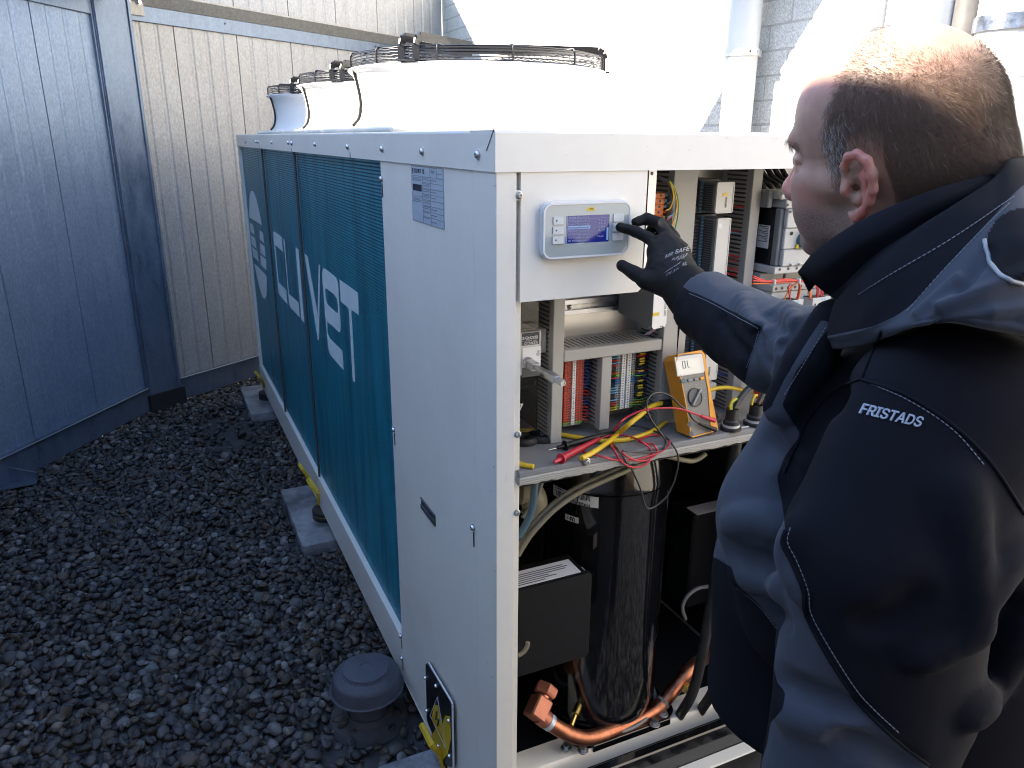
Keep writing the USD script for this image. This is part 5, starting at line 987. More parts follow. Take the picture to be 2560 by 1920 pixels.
# base plate with bolts
zp = PY(1520, 1870, 1.45)[2]
zbp = .2
obj('base_plate', extr(rrect(xc - .16, xc + .185, yc - .172, yc + .16, .05, 8), .008, (0, 0, zbp - .009), (1, 0, 0), (0, 1, 0)), 'black_enamel', cm, 30)
obj('plate_rim', bx(xc - .11, xc + .15, yc - .1765, yc - .1725, zbp - .024, zbp - .002, .0015), 'black_enamel', cm)
for p in (C2(562, 1440), C2(735, 1465), C2(1480, 1190), C2(1565, 1085)):
    w = PZ(*p, zbp + .004); obj('bolt', [lathe((w[0], w[1], zbp - .0005), (0, 0, 1), [(0, 0), (.016, 0), (.015, .003), (0, .003)], 20), lathe((w[0], w[1], zbp + .0026), (0, 0, 1), [(0, 0), (.0095, 0), (.0095, .012), (0, .012)], 6)], 'zinc', cm)
a_ = np.linspace(-2.75, .25, 40); obj('band_heater', tube([(xc + (r + .004) * math.cos(t), yc + (r + .004) * math.sin(t), .214) for t in a_], .0055, 8, 0), 'cable_grey', cm, True)
w = on_cyl(*C2(690, 1010), r); n_ = np.array([w[0] - xc, w[1] - yc, 0]) / r; obj('oil_valve', [cyl(w - n_ * .01, w + n_ * .03 - (0, 0, .008), .011, 16), cyl(w + n_ * .028 - (0, 0, .008), w + n_ * .06 - (0, 0, .02), .0065, 14)], 'brass', cm, 30)
# second compressor behind, and its box
cm2 = thing('compressor', 'second black compressor, dark in the background between the first one and the jacket', 'compressor', (1.36, 1.95, .26))
obj('shell', lathe((1.36, 1.95, 0), (0, 0, 1), [(0, .3), (.12, .3), (.14, .34), (.14, .93), (.13, 1.0), (.09, 1.06), (0, 1.08)], 48), 'black_enamel', cm2, 35)
q = fr(C1(1890, 590), C1(2300, 1400), 1.68); obj('junction_box', bx(q[0], q[1], 1.68, 1.8, q[2], q[3], .006), 'black_plastic', cm2); p = fr(C1(1965, 490), C1(2200, 590), 1.68); obj('warning_label', bx(q[0] + .015, q[1], 1.683, 1.74, q[3] + .0008, q[3] + .0016), 'label_white', cm2)
# copper pipe
cp = thing('copper_pipe', 'bent copper suction pipe with a hexagon fitting, in front of the black compressor', 'pipe', PY(*C2(900, 1300), 1.47))
P = [PY(*C2(*p), y) for p, y in (((300, 1120), 1.485), ((400, 1195), 1.475), ((520, 1270), 1.46), ((640, 1325), 1.452), ((770, 1345), 1.45), ((920, 1315), 1.455), ((1080, 1255), 1.46), ((1260, 1180), 1.47), ((1420, 1090), 1.478), ((1560, 980), 1.487), ((1700, 810), 1.50), ((1830, 660), 1.51), ((1960, 540), 1.53), ((2090, 440), 1.56), ((2240, 300), 1.6))]
obj('pipe', tube(P, .0212, 24, 8), 'copper', cp, True)
def collar(i0, w, r0, m, nm):
    S_ = smoothpath(P, 8); a, b = S_[i0], S_[i0 + 1]; d = (b - a) / np.linalg.norm(b - a); obj(nm, lathe(a - d * w / 2, d, [(r0 - .003, -.002), (r0, 0), (r0, w), (r0 - .003, w + .002)], 28), m, cp, 40)
collar(7, .012, .0232, 'label_silver', 'solder_ring'); collar(72, .008, .0222, 'cable_grey', 'solder_ring'); collar(93, .005, .0218, 'cable_grey', 'solder_ring')
d_ = P[0] - P[1]; d_ /= np.linalg.norm(d_); u_ = np.array([.42, .6, .75]); u_ -= d_ * (u_ @ d_); u_ /= np.linalg.norm(u_); v_ = np.cross(d_, u_)
e_ = P[0] + d_ * .018
obj('elbow', [tube([P[0] - d_ * .02, P[0] + d_ * .006], .0245, 24, 0), obox(e_ + u_ * .012, d_, u_, v_, .024, .03, .025, .004)], 'copper_dull', cp, 30)
obj('nut', [lathe(e_ + u_ * .052, u_, [(.02, -.006), (.031, -.002), (.033, .004), (.033, .022), (.03, .026), (0, .026)], 6)], 'copper_dull', cp)
obj('nut_neck', cyl(e_ + u_ * .035, e_ + u_ * .055, .021, 24), 'copper', cp, 40)
w = PY(*C2(1810, 840), 1.478); obj('plug', [lathe(w + (0, .012, 0), (.35, -.9, -.1), [(0, -.02), (.0165, -.02), (.0165, .012), (.013, .014)], 6), lathe(w + (0, .012, 0), (.35, -.9, -.1), [(.0135, .013), (.0135, .022), (.009, .022), (.008, .008), (0, .008)], 24)], 'brass', cp)
# base frame inside
fl = Polygon([(1.52, .1885), (1.465, .1885), (1.452, .186), (1.447, .18), (1.445, .17), (1.445, .13), (1.449, .13), (1.449, .168), (1.453, .18), (1.466, .1845), (1.52, .1845)])
obj('bay_floor_channel', prism(fl, .615, 1.59), 'white_coating', ch, 30)
obj('front_rail', bx(.615, 1.59, 1.365, 1.395, .092, .187, .004), 'black_enamel', ch)
obj('front_rail_edge', bx(.615, 1.59, 1.325, 1.3645, .093, .1, .002), 'white_coating', ch)
obj('cross_plate', extr(Polygon([(1.0, 1.86), (1.16, 1.83), (1.18, 1.92), (1.02, 1.95)]), .004, (0, 0, .27), (1, 0, 0), (0, 1, 0)), 'white_coating', ch)
# olive cables and hoses under the shelf
W = []
W.append(('cable_olive', [yt(C1(*p), 1.36) for p in ((60, 940), (100, 850), (200, 690), (400, 480), (640, 305), (900, 180), (1200, 50), (1450, -40))] + [yt(L6(*p), 1.36) for p in ((1760, 850), (1950, 800), (2060, 770))]))
W.append(('cable_olive', [yt(C1(*p), 1.345) for p in ((60, 990), (120, 890), (215, 750), (430, 525), (680, 345), (940, 220), (1230, 90))] + [yt(L6(*p), 1.345) for p in ((1460, 930), (1600, 882), (1750, 895), (1900, 930), (2000, 938), (2080, 905), (2140, 860))]))
for k, (m, P_) in enumerate(W): t = thing('olive_cable', ['olive green cable sweeping under the shelf, the upper of two', 'olive green cable sweeping under the shelf, the lower of two'][k], 'cable', P_[4]); obj('sheath', tube(P_, .0062, 12), m, t, True)
for lab, m, r_, pts, y in (('blue grey hose hanging behind the white corner post', 'hose_blue', .0085, [(245, 140), (232, 280), (222, 430), (190, 570), (130, 690), (60, 800)], 1.335), ('grey cable hanging behind the blue grey hose', 'cable_grey', .005, [(325, 150), (300, 260), (262, 370), (200, 480), (110, 600)], 1.36), ('pale looped cable in the dark behind the first compressor', 'cable_grey', .006, [(2050, 1310), (1930, 1330), (1830, 1400), (1775, 1490), (1770, 1560), (1800, 1650)], 1.63), ('bent grey cable end at the lower left of the bay', 'cable_olive', .0055, [(165, 1890), (155, 1940), (120, 1990), (60, 2030)], 1.36)):
    t = thing('hanging_cable', lab, 'cable', yt(C1(*pts[0]), y)); obj('sheath', tube([yt(C1(*p), y) for p in pts], r_, 10), m, t, True)
for k, (a, b) in enumerate((((1860, 1060), (1880, 1250)), ((1905, 1060), (1890, 1250)))):
    p = PY(1842 + 60 * k, 1095, 1.34); t = thing('black_cable', ['thick black cable dropping through the shelf, nearer the compressor', 'thick black cable dropping through the shelf, nearer the jacket'][k], 'cable', p); obj('sheath', tube([p, p + (0, .01, -.15), p + (-.004, .02, -.4), p + (-.01, .05, -.75), p + (0, .12, -.93)], .0145, 14), 'black_rubber', t, True)
t = thing('pipe_insulation', 'dark foam insulated fitting behind the corner post under the shelf', 'pipe', yt(C1(140, 420), 1.5)); P_ = [yt(C1(*p), 1.5) for p in ((60, 330), (150, 330), (220, 400), (230, 520), (180, 600))]; obj('foam', tube(P_, [.03, .034, .034, .03, .026], 18), 'cable_olive', t, True)
for k, p in enumerate(((215, 650), (150, 700))):
    pass
# ================================================================ the man
mat('cloth_navy', (.0065, .0075, .0125), .85, 0, var=.25, vscale=14, bump=.00025, bscale=1400, spec=.15, sheen=.0, fine=.2, fscale=900)
mat('cloth_blue', (.047, .056, .078), .8, 0, var=.14, vscale=14, bump=.00025, bscale=1400, spec=.25, sheen=.06, fine=.18, fscale=900)
mat('cloth_trouser', (.02, .022, .028), .85, 0, var=.2, vscale=14, bump=.00025, bscale=900)
mat('thread', (.16, .18, .22), .7); mat('embroidery', (.36, .4, .48), .7, 0, var=.1, vscale=200)
mat('reflective', (.26, .28, .31), .45, .2); mat('shirt', (.6, .6, .6), .8)
mat('glove_black', (.006, .006, .007), .65, 0, var=.25, vscale=60, bump=.0002, bscale=900, spec=.25)
mat('glove_print', (.26, .26, .27), .6); mat('boot', (.03, .026, .022), .5)
mat('hair_brown', (.16, .105, .07), .5, col2=(.06, .038, .028), vscale=260); mat('hair_grey', (.5, .5, .51), .5); mat('eye', (.7, .68, .65), .1)
def pd(x, y, z): return PD(x / .86406, y / .86406, z)
class Field:
    def __init__(s, lo, hi, h):
        s.lo, s.h = np.array(lo, float), h; s.n = np.ceil((np.array(hi) - s.lo) / h).astype(int) + 1; s.f = np.full(s.n, .15, np.float32)
    def block(s, lo, hi):
        a = np.clip(np.floor((np.array(lo) - s.lo) / s.h).astype(int), 0, s.n); b = np.clip(np.ceil((np.array(hi) - s.lo) / s.h).astype(int) + 1, 0, s.n)
        g = [s.lo[i] + s.h * np.arange(a[i], b[i]) for i in range(3)]
        return tuple(slice(a[i], b[i]) for i in range(3)), g
    def put(s, d, sl, k, sub):
        a = s.f[sl]
        if sub: a, d = -a, d
        h = np.clip(.5 + .5 * (d - a) / k, 0, 1); o = d + (a - d) * h - k * h * (1 - h); s.f[sl] = -o if sub else o
    def cap(s, a, b, ra, rb=None, k=.01, sub=False, flat=None):
        a, b = np.array(a, float), np.array(b, float); rb = ra if rb is None else rb; m = max(ra, rb) + 3 * k + .02
        sl, (X, Y, Z) = s.block(np.minimum(a, b) - m, np.maximum(a, b) + m)
        if 0 in s.f[sl].shape: return s
        d = b - a; L = max(d @ d, 1e-12); px, py, pz = X[:, None, None] - a[0], Y[None, :, None] - a[1], Z[None, None, :] - a[2]
        t = np.clip((px * d[0] + py * d[1] + pz * d[2]) / L, 0, 1)
        s.put((np.sqrt((px - t * d[0]) ** 2 + (py - t * d[1]) ** 2 + (pz - t * d[2]) ** 2) - (ra + (rb - ra) * t)).astype(np.float32), sl, k, sub); return s
    def chain(s, P, R, k=.01, sub=False):
        R = np.full(len(P), R) if np.ndim(R) == 0 else R
        for i in range(len(P) - 1): s.cap(P[i], P[i + 1], R[i], R[i + 1], k if i == 0 else max(k * .5, .004), sub)
        return s
    def ell(s, c, r, k=.01, sub=False, A=None):
        c, r = np.array(c, float), np.array(r, float); m = r.max() + 3 * k + .02 if A is not None else r + 3 * k + .02
        sl, (X, Y, Z) = s.block(c - m, c + m); x, y, z = np.meshgrid(X - c[0], Y - c[1], Z - c[2], indexing='ij')
        if x.size == 0: return s
        if A is not None: x, y, z = [A[i][0] * x + A[i][1] * y + A[i][2] * z for i in range(3)]
        k0 = np.sqrt((x / r[0]) ** 2 + (y / r[1]) ** 2 + (z / r[2]) ** 2) + 1e-9; k1 = np.sqrt((x / r[0] ** 2) ** 2 + (y / r[1] ** 2) ** 2 + (z / r[2] ** 2) ** 2) + 1e-9
        s.put((k0 * (k0 - 1) / k1).astype(np.float32), sl, k, sub); return s
    def cut(s, p, n):
        """keep the side the normal points away from"""
        g = [s.lo[i] + s.h * np.arange(s.n[i]) for i in range(3)]
        s.f = np.maximum(s.f, ((g[0][:, None, None] - p[0]) * n[0] + (g[1][None, :, None] - p[1]) * n[1] + (g[2][None, None, :] - p[2]) * n[2]).astype(np.float32)); return s
    def mesh(s, relax=2):
        f = s.f; neg = f < 0; c = np.zeros(np.array(f.shape) - 1, np.int8)
        co = [(i, j, k) for i in (0, 1) for j in (0, 1) for k in (0, 1)]; sh = c.shape
        S = lambda A, o: A[o[0]:o[0] + sh[0], o[1]:o[1] + sh[1], o[2]:o[2] + sh[2]]
        for o in co: c += S(neg, o)
        cells = np.argwhere((c > 0) & (c < 8)); idx = -np.ones(sh, np.int64); idx[tuple(cells.T)] = np.arange(len(cells))
        acc, cnt = np.zeros((len(cells), 3)), np.zeros(len(cells)); val = {o: f[cells[:, 0] + o[0], cells[:, 1] + o[1], cells[:, 2] + o[2]].astype(float) for o in co}
        for o in co:
            for ax in range(3):
                if o[ax]: continue
                e = list(o); e[ax] = 1; a, b = val[o], val[tuple(e)]; m = (a < 0) != (b < 0); t = a[m] / (a[m] - b[m]); p = np.tile(np.array(o, float), (m.sum(), 1)); p[:, ax] += t; acc[m] += p; cnt[m] += 1
        V = s.lo + s.h * (cells + acc / np.maximum(cnt, 1)[:, None]); F = []
        for ax in range(3):
            a = [slice(1, -1)] * 3; a[ax] = slice(0, -1); b = list(a); b[ax] = slice(1, None)
            e = np.argwhere(neg[tuple(a)] != neg[tuple(b)]); off = np.ones(3, int); off[ax] = 0; e = e + off
            if not len(e): continue
            inside = neg[tuple(e.T)]; u, v = [(1, 2), (2, 0), (0, 1)][ax]; du, dv = np.eye(3, dtype=int)[u], np.eye(3, dtype=int)[v]
            q = np.stack([idx[tuple((e - du - dv).T)], idx[tuple((e - dv).T)], idx[tuple(e.T)], idx[tuple((e - du).T)]], 1); q[~inside] = q[~inside][:, ::-1]; F.append(q[(q >= 0).all(1)])
        F = np.vstack(F); F = np.vstack([F[:, [0, 1, 2]], F[:, [0, 2, 3]]]); m = T(V, F, process=False)
        if relax: trimesh.smoothing.filter_taubin(m, .5, .52, relax)
        return m
def sdpoly(P, poly):
    """signed distance of 2-D points to a polygon, negative inside"""
    poly = np.array(poly, float); d = np.full(len(P), 1e9); ins = np.zeros(len(P), bool)
    for a, b in zip(poly, np.roll(poly, -1, 0)):
        e = b - a; w = P - a; t = np.clip((w @ e) / max(e @ e, 1e-9), 0, 1); d = np.minimum(d, np.hypot(*(w - t[:, None] * e).T))
        c = (a[1] > P[:, 1]) != (b[1] > P[:, 1]); x = a[0] + (P[:, 1] - a[1]) / np.where(abs(b[1] - a[1]) < 1e-9, 1e-9, b[1] - a[1]) * (b[0] - a[0])
        ins ^= c & (P[:, 0] < x)
    return np.where(ins, -d, d)
def split(m, f):
    """cuts a mesh along f = 0; returns the parts where f > 0 and f < 0"""
    V, F = np.array(m.vertices), np.array(m.faces); f = np.where(np.abs(f) < 1e-9, 1e-9, f); s = f[F] > 0; n = s.sum(1); out = [list(map(tuple, F[n == 3])), list(map(tuple, F[n == 0]))]; new, ed = [], {}
    def cut(i, j):
        key = (min(i, j), max(i, j))
        if key not in ed: t = f[i] / (f[i] - f[j]); ed[key] = len(V) + len(new); new.append(V[i] + (V[j] - V[i]) * t)
        return ed[key]
    for tri in F[(n == 1) | (n == 2)]:
        sg = f[tri] > 0; k = int(np.argmax(sg)) if sg.sum() == 1 else int(np.argmin(sg)); a, b, c = tri[k], tri[(k + 1) % 3], tri[(k + 2) % 3]; p, q = cut(a, b), cut(a, c); lone = 0 if f[a] > 0 else 1
        out[lone].append((a, p, q)); out[1 - lone] += [(p, b, c), (p, c, q)]
    VV = np.vstack([V, new]) if new else V; R = []
    for o in out:
        t = T(VV, np.array(o, int).reshape(-1, 3), process=False); t.remove_unreferenced_vertices(); R.append(t)
    return R
def normals(m):
    v, f, n = meshkit.arrays(m, True); return n
def objn(name, m, matn, parent, N, **kw):
    """a mesh with the smooth normals of the surface it was cut from"""
    p = obj(name, m, matn, parent, False, **kw); g = UsdGeom.Mesh(p); g.CreateNormalsAttr(Vt.Vec3fArray.FromNumpy(N.astype(np.float32))); g.SetNormalsInterpolation('vertex'); return p
from scipy.spatial import cKDTree
def ray_hit(m, P):
    """first points where the sight lines through photo points (in 2212 px) meet the mesh"""
    P = np.array(P, float); D_ = np.array([_ray(x / .86406, y / .86406) for x, y in P]); D_ /= np.linalg.norm(D_, axis=1, keepdims=True)
    loc, ri, ti = m.ray.intersects_location(np.tile(EYE, (len(P), 1)), D_, multiple_hits=False); o = np.full((len(P), 3), np.nan); nn = np.zeros((len(P), 3)); o[ri] = loc; nn[ri] = m.face_normals[ti]; return o, nn
def seam(m, pts, r=.0009, lift=.0004, n=6, dash=None):
    p = smoothpath(pts, n); h, nn = ray_hit(m, p); ok = ~np.isnan(h[:, 0]); h = h[ok] + nn[ok] * lift
    if dash: return [tube([a, b], r, 5, 0) for a, b in zip(*[(h2[:-1:2], h2[1::2]) for h2 in [np.array([h[0]] + [h[0]])]][0])] if len(h) < 3 else [tube([a, (a + b * 2) / 3], r, 4, 0, False) for a, b in zip(*(lambda q: (q[:-1], q[1:]))(resample(h, dash)))]
    return [tube(h, r, 6, 0)]
def resample(h, step):
    h = h[np.r_[True, np.linalg.norm(np.diff(h, axis=0), axis=1) < .03]]; s = np.r_[0, np.cumsum(np.linalg.norm(np.diff(h, axis=0), axis=1))]; t = np.arange(0, s[-1], step); return np.stack([np.interp(t, s, h[:, i]) for i in range(3)], 1)

man = thing('person', 'man in navy and blue work jacket and black glove, pressing a display button', 'person', pd(1960, 1700, 1.0) * (1, 1, 0))
# ---- head and neck, in a frame of face forward, left, up
_r0, _h0 = np.array([math.cos(YAW), -math.sin(YAW), 0]), np.array([math.sin(YAW), math.cos(YAW), 0])
hy, hp_, hr_, HS = .855, .0242, -.2657, .975
HF0 = -math.cos(hy) * _r0 + math.sin(hy) * _h0; HF = HF0 * math.cos(hp_) + np.array([0, 0, -math.sin(hp_)]); HL = np.cross([0, 0, 1], HF0); HU = np.cross(HF, HL); HL = HL * math.cos(hr_) + HU * math.sin(hr_); HU = np.cross(HF, HL)
HC = PD(2223.5, 341.9, .7776)
def hw(p): p = np.atleast_2d(p); return HC + HS * (p[:, :1] * HF + p[:, 1:2] * HL + p[:, 2:3] * HU)
def head_field():
    f = Field((-.135, -.105, -.27), (.145, .115, .135), .0021)
    f.ell((-.012, 0, .022), (.092, .0755, .086), .01); f.ell((.03, 0, .022), (.066, .066, .07), .02); f.ell((-.05, 0, -.012), (.055, .066, .064), .02)
    f.ell((.035, 0, -.055), (.054, .058, .068), .02); f.cap((.088, -.024, .004), (.088, .024, .004), .012, k=.014)
    for s in (-1, 1):
        f.cap((.0, s * .052, -.075), (.07, s * .02, -.112), .018, .016, .02); f.cap((.03, s * .056, -.032), (.075, s * .038, -.036), .016, .015, .018); f.ell((.06, s * .036, -.07), (.03, .02, .034), .02)
        f.ell((.10, s * .032, -.0145), (.014, .017, .010), .012, True); f.ell((.0785, s * .031, -.015), (.0125, .0125, .0125), .003); f.cap((.083, s * .018, -.008), (.078, s * .046, -.011), .0045, .004, .004); f.cap((.0835, s * .018, -.0215), (.079, s * .045, -.0205), .0036, .0036, .004)
        f.ell((.104, s * .011, -.062), (.011, .0075, .008), .006); f.ell((.1045, s * .0065, -.069), (.005, .0035, .003), .003, True)
    f.cap((.092, 0, -.016), (.112, 0, -.055), .007, .0105, .01); f.ell((.113, 0, -.057), (.011, .011, .0105), .006)
    f.cap((.094, -.018, -.0855), (.094, .018, -.0855), .0055, k=.008); f.cap((.100, -.008, -.0845), (.100, .008, -.0845), .0045, k=.006); f.cap((.092, -.016, -.097), (.092, .016, -.097), .0062, k=.008); f.cap((.106, -.022, -.0912), (.106, .022, -.0912), .003, k=.004, sub=True)
    f.ell((.078, 0, -.118), (.022, .025, .018), .018)
    f.chain([(-.035, 0, -.07), (-.05, 0, -.15), (-.07, 0, -.26)], [.056, .06, .075], .03); f.cap((-.085, 0, -.03), (-.088, 0, -.2), .03, .045, .03)
    for s in (-1, 1):
        S = lambda x, y, z: (x, s * y, z); f.ell(S(-.006, .073, -.03), (.016, .006, .024), .008)
        hx = [(.010, .0755, -.022), (.009, .079, -.008), (.002, .0835, .003), (-.009, .0875, .0065), (-.02, .0905, .001), (-.0265, .092, -.012), (-.0265, .0905, -.027), (-.021, .087, -.041), (-.012, .082, -.053), (-.004, .0785, -.06), (.003, .076, -.058)]
        f.chain([S(*p) for p in hx], [.0028, .0034, .004, .0044, .0046, .0045, .0043, .0042, .0048, .0058, .004], .003)
        f.chain([S(-.006, .078, -.001), S(-.014, .0825, -.012), S(-.0165, .0838, -.025), S(-.012, .080, -.039), S(-.004, .077, -.044)], [.0028, .0034, .0036, .0036, .0036], .003)
        f.chain([S(-.006, .074, -.02), S(-.014, .083, -.018), S(-.0245, .0895, -.014)], [.005, .0035, .0022], .004); f.chain([S(-.008, .074, -.04), S(-.016, .083, -.036), S(-.024, .0885, -.03)], [.005, .0035, .0022], .004)
        f.chain([S(.0085, .077, -.026), S(.0075, .0785, -.032), S(.0085, .077, -.038)], [.0042, .005, .0038], .004)
        f.ell(S(-.004, .079, -.031), (.0075, .006, .0095), .004, True); f.ell(S(-.008, .084, -.006), (.0055, .005, .006), .003, True); f.ell(S(.0005, .073, -.032), (.004, .008, .0042), .003, True)
    return f
hm = head_field().mesh(1); hv = np.array(hm.vertices)
def hairmask(p):
    """1 where hair grows, 0 on bare skin"""
    F_, L_, U_ = p[:, 0], np.abs(p[:, 1]), p[:, 2]; st = lambda a, b, x: np.clip((x - a) / (b - a), 0, 1)
    w = .006 * (meshkit.noise(p * 90, 4) - .5)
    front = np.interp(U_, [-.06, -.045, -.01, .02, .045, .07, .1], [.016, .023, .036, .043, .036, .03, .03]) + 1.6 * w; m = st(.0, .016, front - F_)
    low = np.where(F_ > .018, -.055, np.where(F_ > -.028, -.055 + st(.018, .008, F_) * .062 + 0 * F_, np.interp(F_, [-.1, -.06, -.035, -.028], [-.085, -.08, -.055, -.01]))) + w
    m *= st(.0, .022, U_ - low + .006 * (meshkit.noise(p * 160, 8) - .3))
    top = np.clip((U_ - .062) / .03, 0, 1); crown = np.exp(-(((F_ + .045) / .045) ** 2 + (L_ / .045) ** 2) * 1.1) * (U_ > .03); recede = np.exp(-(((F_ - .05) / .03) ** 2 + ((L_ - .03) / .022) ** 2)) * (U_ > .04)
    return np.clip(m * (1 - .55 * top) - .95 * crown - .8 * recede, 0, 1)
hmask = hairmask(hv); F_, L_, U_ = hv[:, 0], np.abs(hv[:, 1]), hv[:, 2]
stub = np.clip((-.05 - U_ + .25 * (F_ - .02) * 0) / .02, 0, 1) * np.clip((F_ + .012) / .02, 0, 1) * (L_ < .07); stub *= np.clip((U_ + .16) / .02, 0, 1)
ear = np.exp(-(((F_ + .01) / .03) ** 2)) * np.clip((L_ - .0765) / .008, 0, 1); red = np.clip(ear + .6 * np.exp(-(((F_ - .112) / .014) ** 2 + ((U_ + .058) / .016) ** 2)) + .35 * np.exp(-(((F_ - .06) / .02) ** 2 + ((U_ + .045) / .02) ** 2)), 0, 1)
usdkit.material(stage, '/World/Looks/skin', {
    'a': ('attribute', {'attribute': 'skinmask'}), 's': ('separate_color', {}), 'g': ('geometry', {}), 'n': ('noise_texture', {'scale': 55.0, 'detail': 5.0}), 'r': ('rgb_ramp', {'ramp': [(.3, (.36, .225, .168)), (.7, (.43, .28, .215))]}),
    'm1': ('mix_color', {'b': (.50, .15, .13)}), 'm2': ('mix_color', {'b': (.12, .09, .085)}), 'm3': ('mix_color', {'b': (.11, .07, .05)}), 'n2': ('noise_texture', {'scale': 700.0, 'detail': 3.0}), 'r2': ('map_range', {'from_min': .4, 'from_max': .62, 'to_min': 0.35, 'to_max': 1.0, 'clamp': True}), 'mu': ('math', {'math_type': 'multiply'}), 'mh': ('math', {'math_type': 'multiply', 'value2': .8}), 'mr': ('math', {'math_type': 'multiply', 'value2': .75}),
    'bn': ('noise_texture', {'scale': 700.0, 'detail': 3.0}), 'b': ('bump', {'distance': .00025, 'strength': .8}), 'p': ('principled_bsdf', {'roughness': .48, 'subsurface_weight': .35, 'subsurface_scale': .006, 'subsurface_radius': (1.0, .35, .2)})},
    [('a.color', 's.color'), ('g.position', 'n.vector'), ('n.fac', 'r.fac'), ('r.color', 'm1.a'), ('s.g', 'mr.value1'), ('mr.value', 'm1.fac'), ('m1.result', 'm2.a'), ('g.position', 'n2.vector'), ('n2.fac', 'r2.value'), ('r2.result', 'mu.value1'), ('s.b', 'mu.value2'), ('mu.value', 'm2.fac'), ('m2.result', 'm3.a'), ('s.r', 'mh.value1'), ('mh.value', 'm3.fac'), ('m3.result', 'p.base_color'), ('g.position', 'bn.vector'), ('bn.fac', 'b.height'), ('b.normal', 'p.normal')], surface='p.BSDF')
MAT['skin'] = UsdShade.Material.Get(stage, '/World/Looks/skin')
hwv = hw(hv); hmw = T(hwv, hm.faces, process=False)
if hmw.volume < 0: hmw.invert()
bd = objn('body', hmw, 'skin', man, normals(hmw))
UsdGeom.PrimvarsAPI(UsdGeom.Mesh(bd)).CreatePrimvar('skinmask', Sdf.ValueTypeNames.Color3fArray, 'vertex').Set(Vt.Vec3fArray.FromNumpy(np.stack([hmask, red, stub * .9], 1).astype(np.float32)))
for s in (-1, 1):
    q = trimesh.creation.icosphere(2, .0112); q.apply_translation((.0795, s * .031, -.0155)); obj('eye', T(hw(np.array(q.vertices)), q.faces, process=False), 'eye', bd, True)
# hair: short strands rooted on the scalp
def strands(name, n, pick, length, matn, seed, w0=.00011, lift=.5):
    r = np.random.default_rng(seed); tri = hv[hm.faces]; ar = np.linalg.norm(np.cross(tri[:, 1] - tri[:, 0], tri[:, 2] - tri[:, 0]), axis=1); fi = r.choice(len(tri), n, p=ar / ar.sum()); b = r.dirichlet((1, 1, 1), n)
    p = (tri[fi] * b[:, :, None]).sum(1); fn = np.cross(tri[fi, 1] - tri[fi, 0], tri[fi, 2] - tri[fi, 0]); fn /= np.linalg.norm(fn, axis=1, keepdims=True) + 1e-12
    if ((p - [-.01, 0, 0]) * fn).sum() < 0: fn = -fn
    k = (r.random(n) < pick(p)) & (np.abs(p[:, 1]) < .0795); p, fn = p[k], fn[k]; m = len(p)
    top = np.clip((p[:, 2] - .05) / .03, 0, 1)[:, None]; fl = (1 - top) * np.array([-.55, 0, -.85]) + top * np.stack([.9 * np.ones(m), -.6 * np.sign(p[:, 1]), -.1 * np.ones(m)], 1)
    cl = np.stack([meshkit.noise(p * 45 + 9 * i, 11 + i) - .5 for i in range(3)], 1); fl = fl + 1.1 * cl + .3 * r.normal(size=(m, 3)); fl -= fn * (fl * fn).sum(1, keepdims=True); fl /= np.linalg.norm(fl, axis=1, keepdims=True)
    L = (length * (.55 + .7 * r.random(m)) * (1 - .35 * top[:, 0]))[:, None]; d0 = fn * lift + fl * .8; d1 = fn * (lift * .55) + fl
    P = np.stack([p - fn * .0005, p + d0 * L * .5, p + d0 * L * .5 + d1 * L * .5], 1).reshape(-1, 3); W = hw(P) - _loc[str(man.GetPath())]
    c = UsdGeom.BasisCurves.Define(stage, _num(str(man.GetPath()), name)); c.CreateTypeAttr('linear'); c.CreateCurveVertexCountsAttr(Vt.IntArray.FromNumpy(np.full(m, 3, np.int32))); c.CreatePointsAttr(Vt.Vec3fArray.FromNumpy(W.astype(np.float32)))
    c.CreateWidthsAttr(Vt.FloatArray.FromNumpy(np.tile([w0 * 2, w0 * 1.7, w0 * .7], m).astype(np.float32))); c.SetWidthsInterpolation('vertex'); UsdShade.MaterialBindingAPI.Apply(c.GetPrim()).Bind(MAT[matn]); return c.GetPrim()
greyzone = lambda p: np.clip((p[:, 0] + .004) / .02, 0, 1) * np.clip((.045 - p[:, 2]) / .03, 0, 1)
strands('hair', 130000, lambda p: hairmask(p) * (1 - .62 * greyzone(p)), .0095, 'hair_brown', 1)
strands('grey_hair', 90000, lambda p: hairmask(p) * (.7 * greyzone(p) + .012), .0085, 'hair_grey', 2)
strands('eyebrow', 60000, lambda p: (np.abs(p[:, 2] - .004 + .25 * (np.abs(p[:, 1]) - .03) ** 2 * 20) < .0045) * (np.abs(p[:, 1]) < .046) * (np.abs(p[:, 1]) > .012) * (p[:, 0] > .06), .008, 'hair_brown', 3)

# ---- jacket
jk = group_of(man, 'jacket', 'navy work jacket with grey blue panels')
f = Field(np.array([.22, .1, .72]), np.array([1.12, 1.05, 1.78]), .0058)
f.cap(pd(2085, 850, .745), pd(1900, 790, .95), .085, .085, .03)
f.chain([pd(2030, 960, .87), pd(1990, 1340, .98), pd(1960, 1700, 1.08)], [.165, .185, .19], .04)
f.chain([pd(1835, 955, .875), pd(1765, 1120, .915), pd(1790, 1300, .94)], [.10, .112, .105], .035)
f.chain([pd(1750, 1240, 1.06), pd(1745, 1500, 1.12), pd(1745, 1850, 1.24)], [.13, .138, .145], .03)
f.chain([pd(2045, 905, .685), pd(1918, 1200, .69), pd(1885, 1470, .735), pd(1805, 1800, .79)], [.088, .0885, .086, .078], .018)
f.chain([pd(1800, 690, .80), pd(1745, 780, .81), pd(1690, 880, .83)], [.022, .022, .02], .02)
f0 = f.mesh(1)
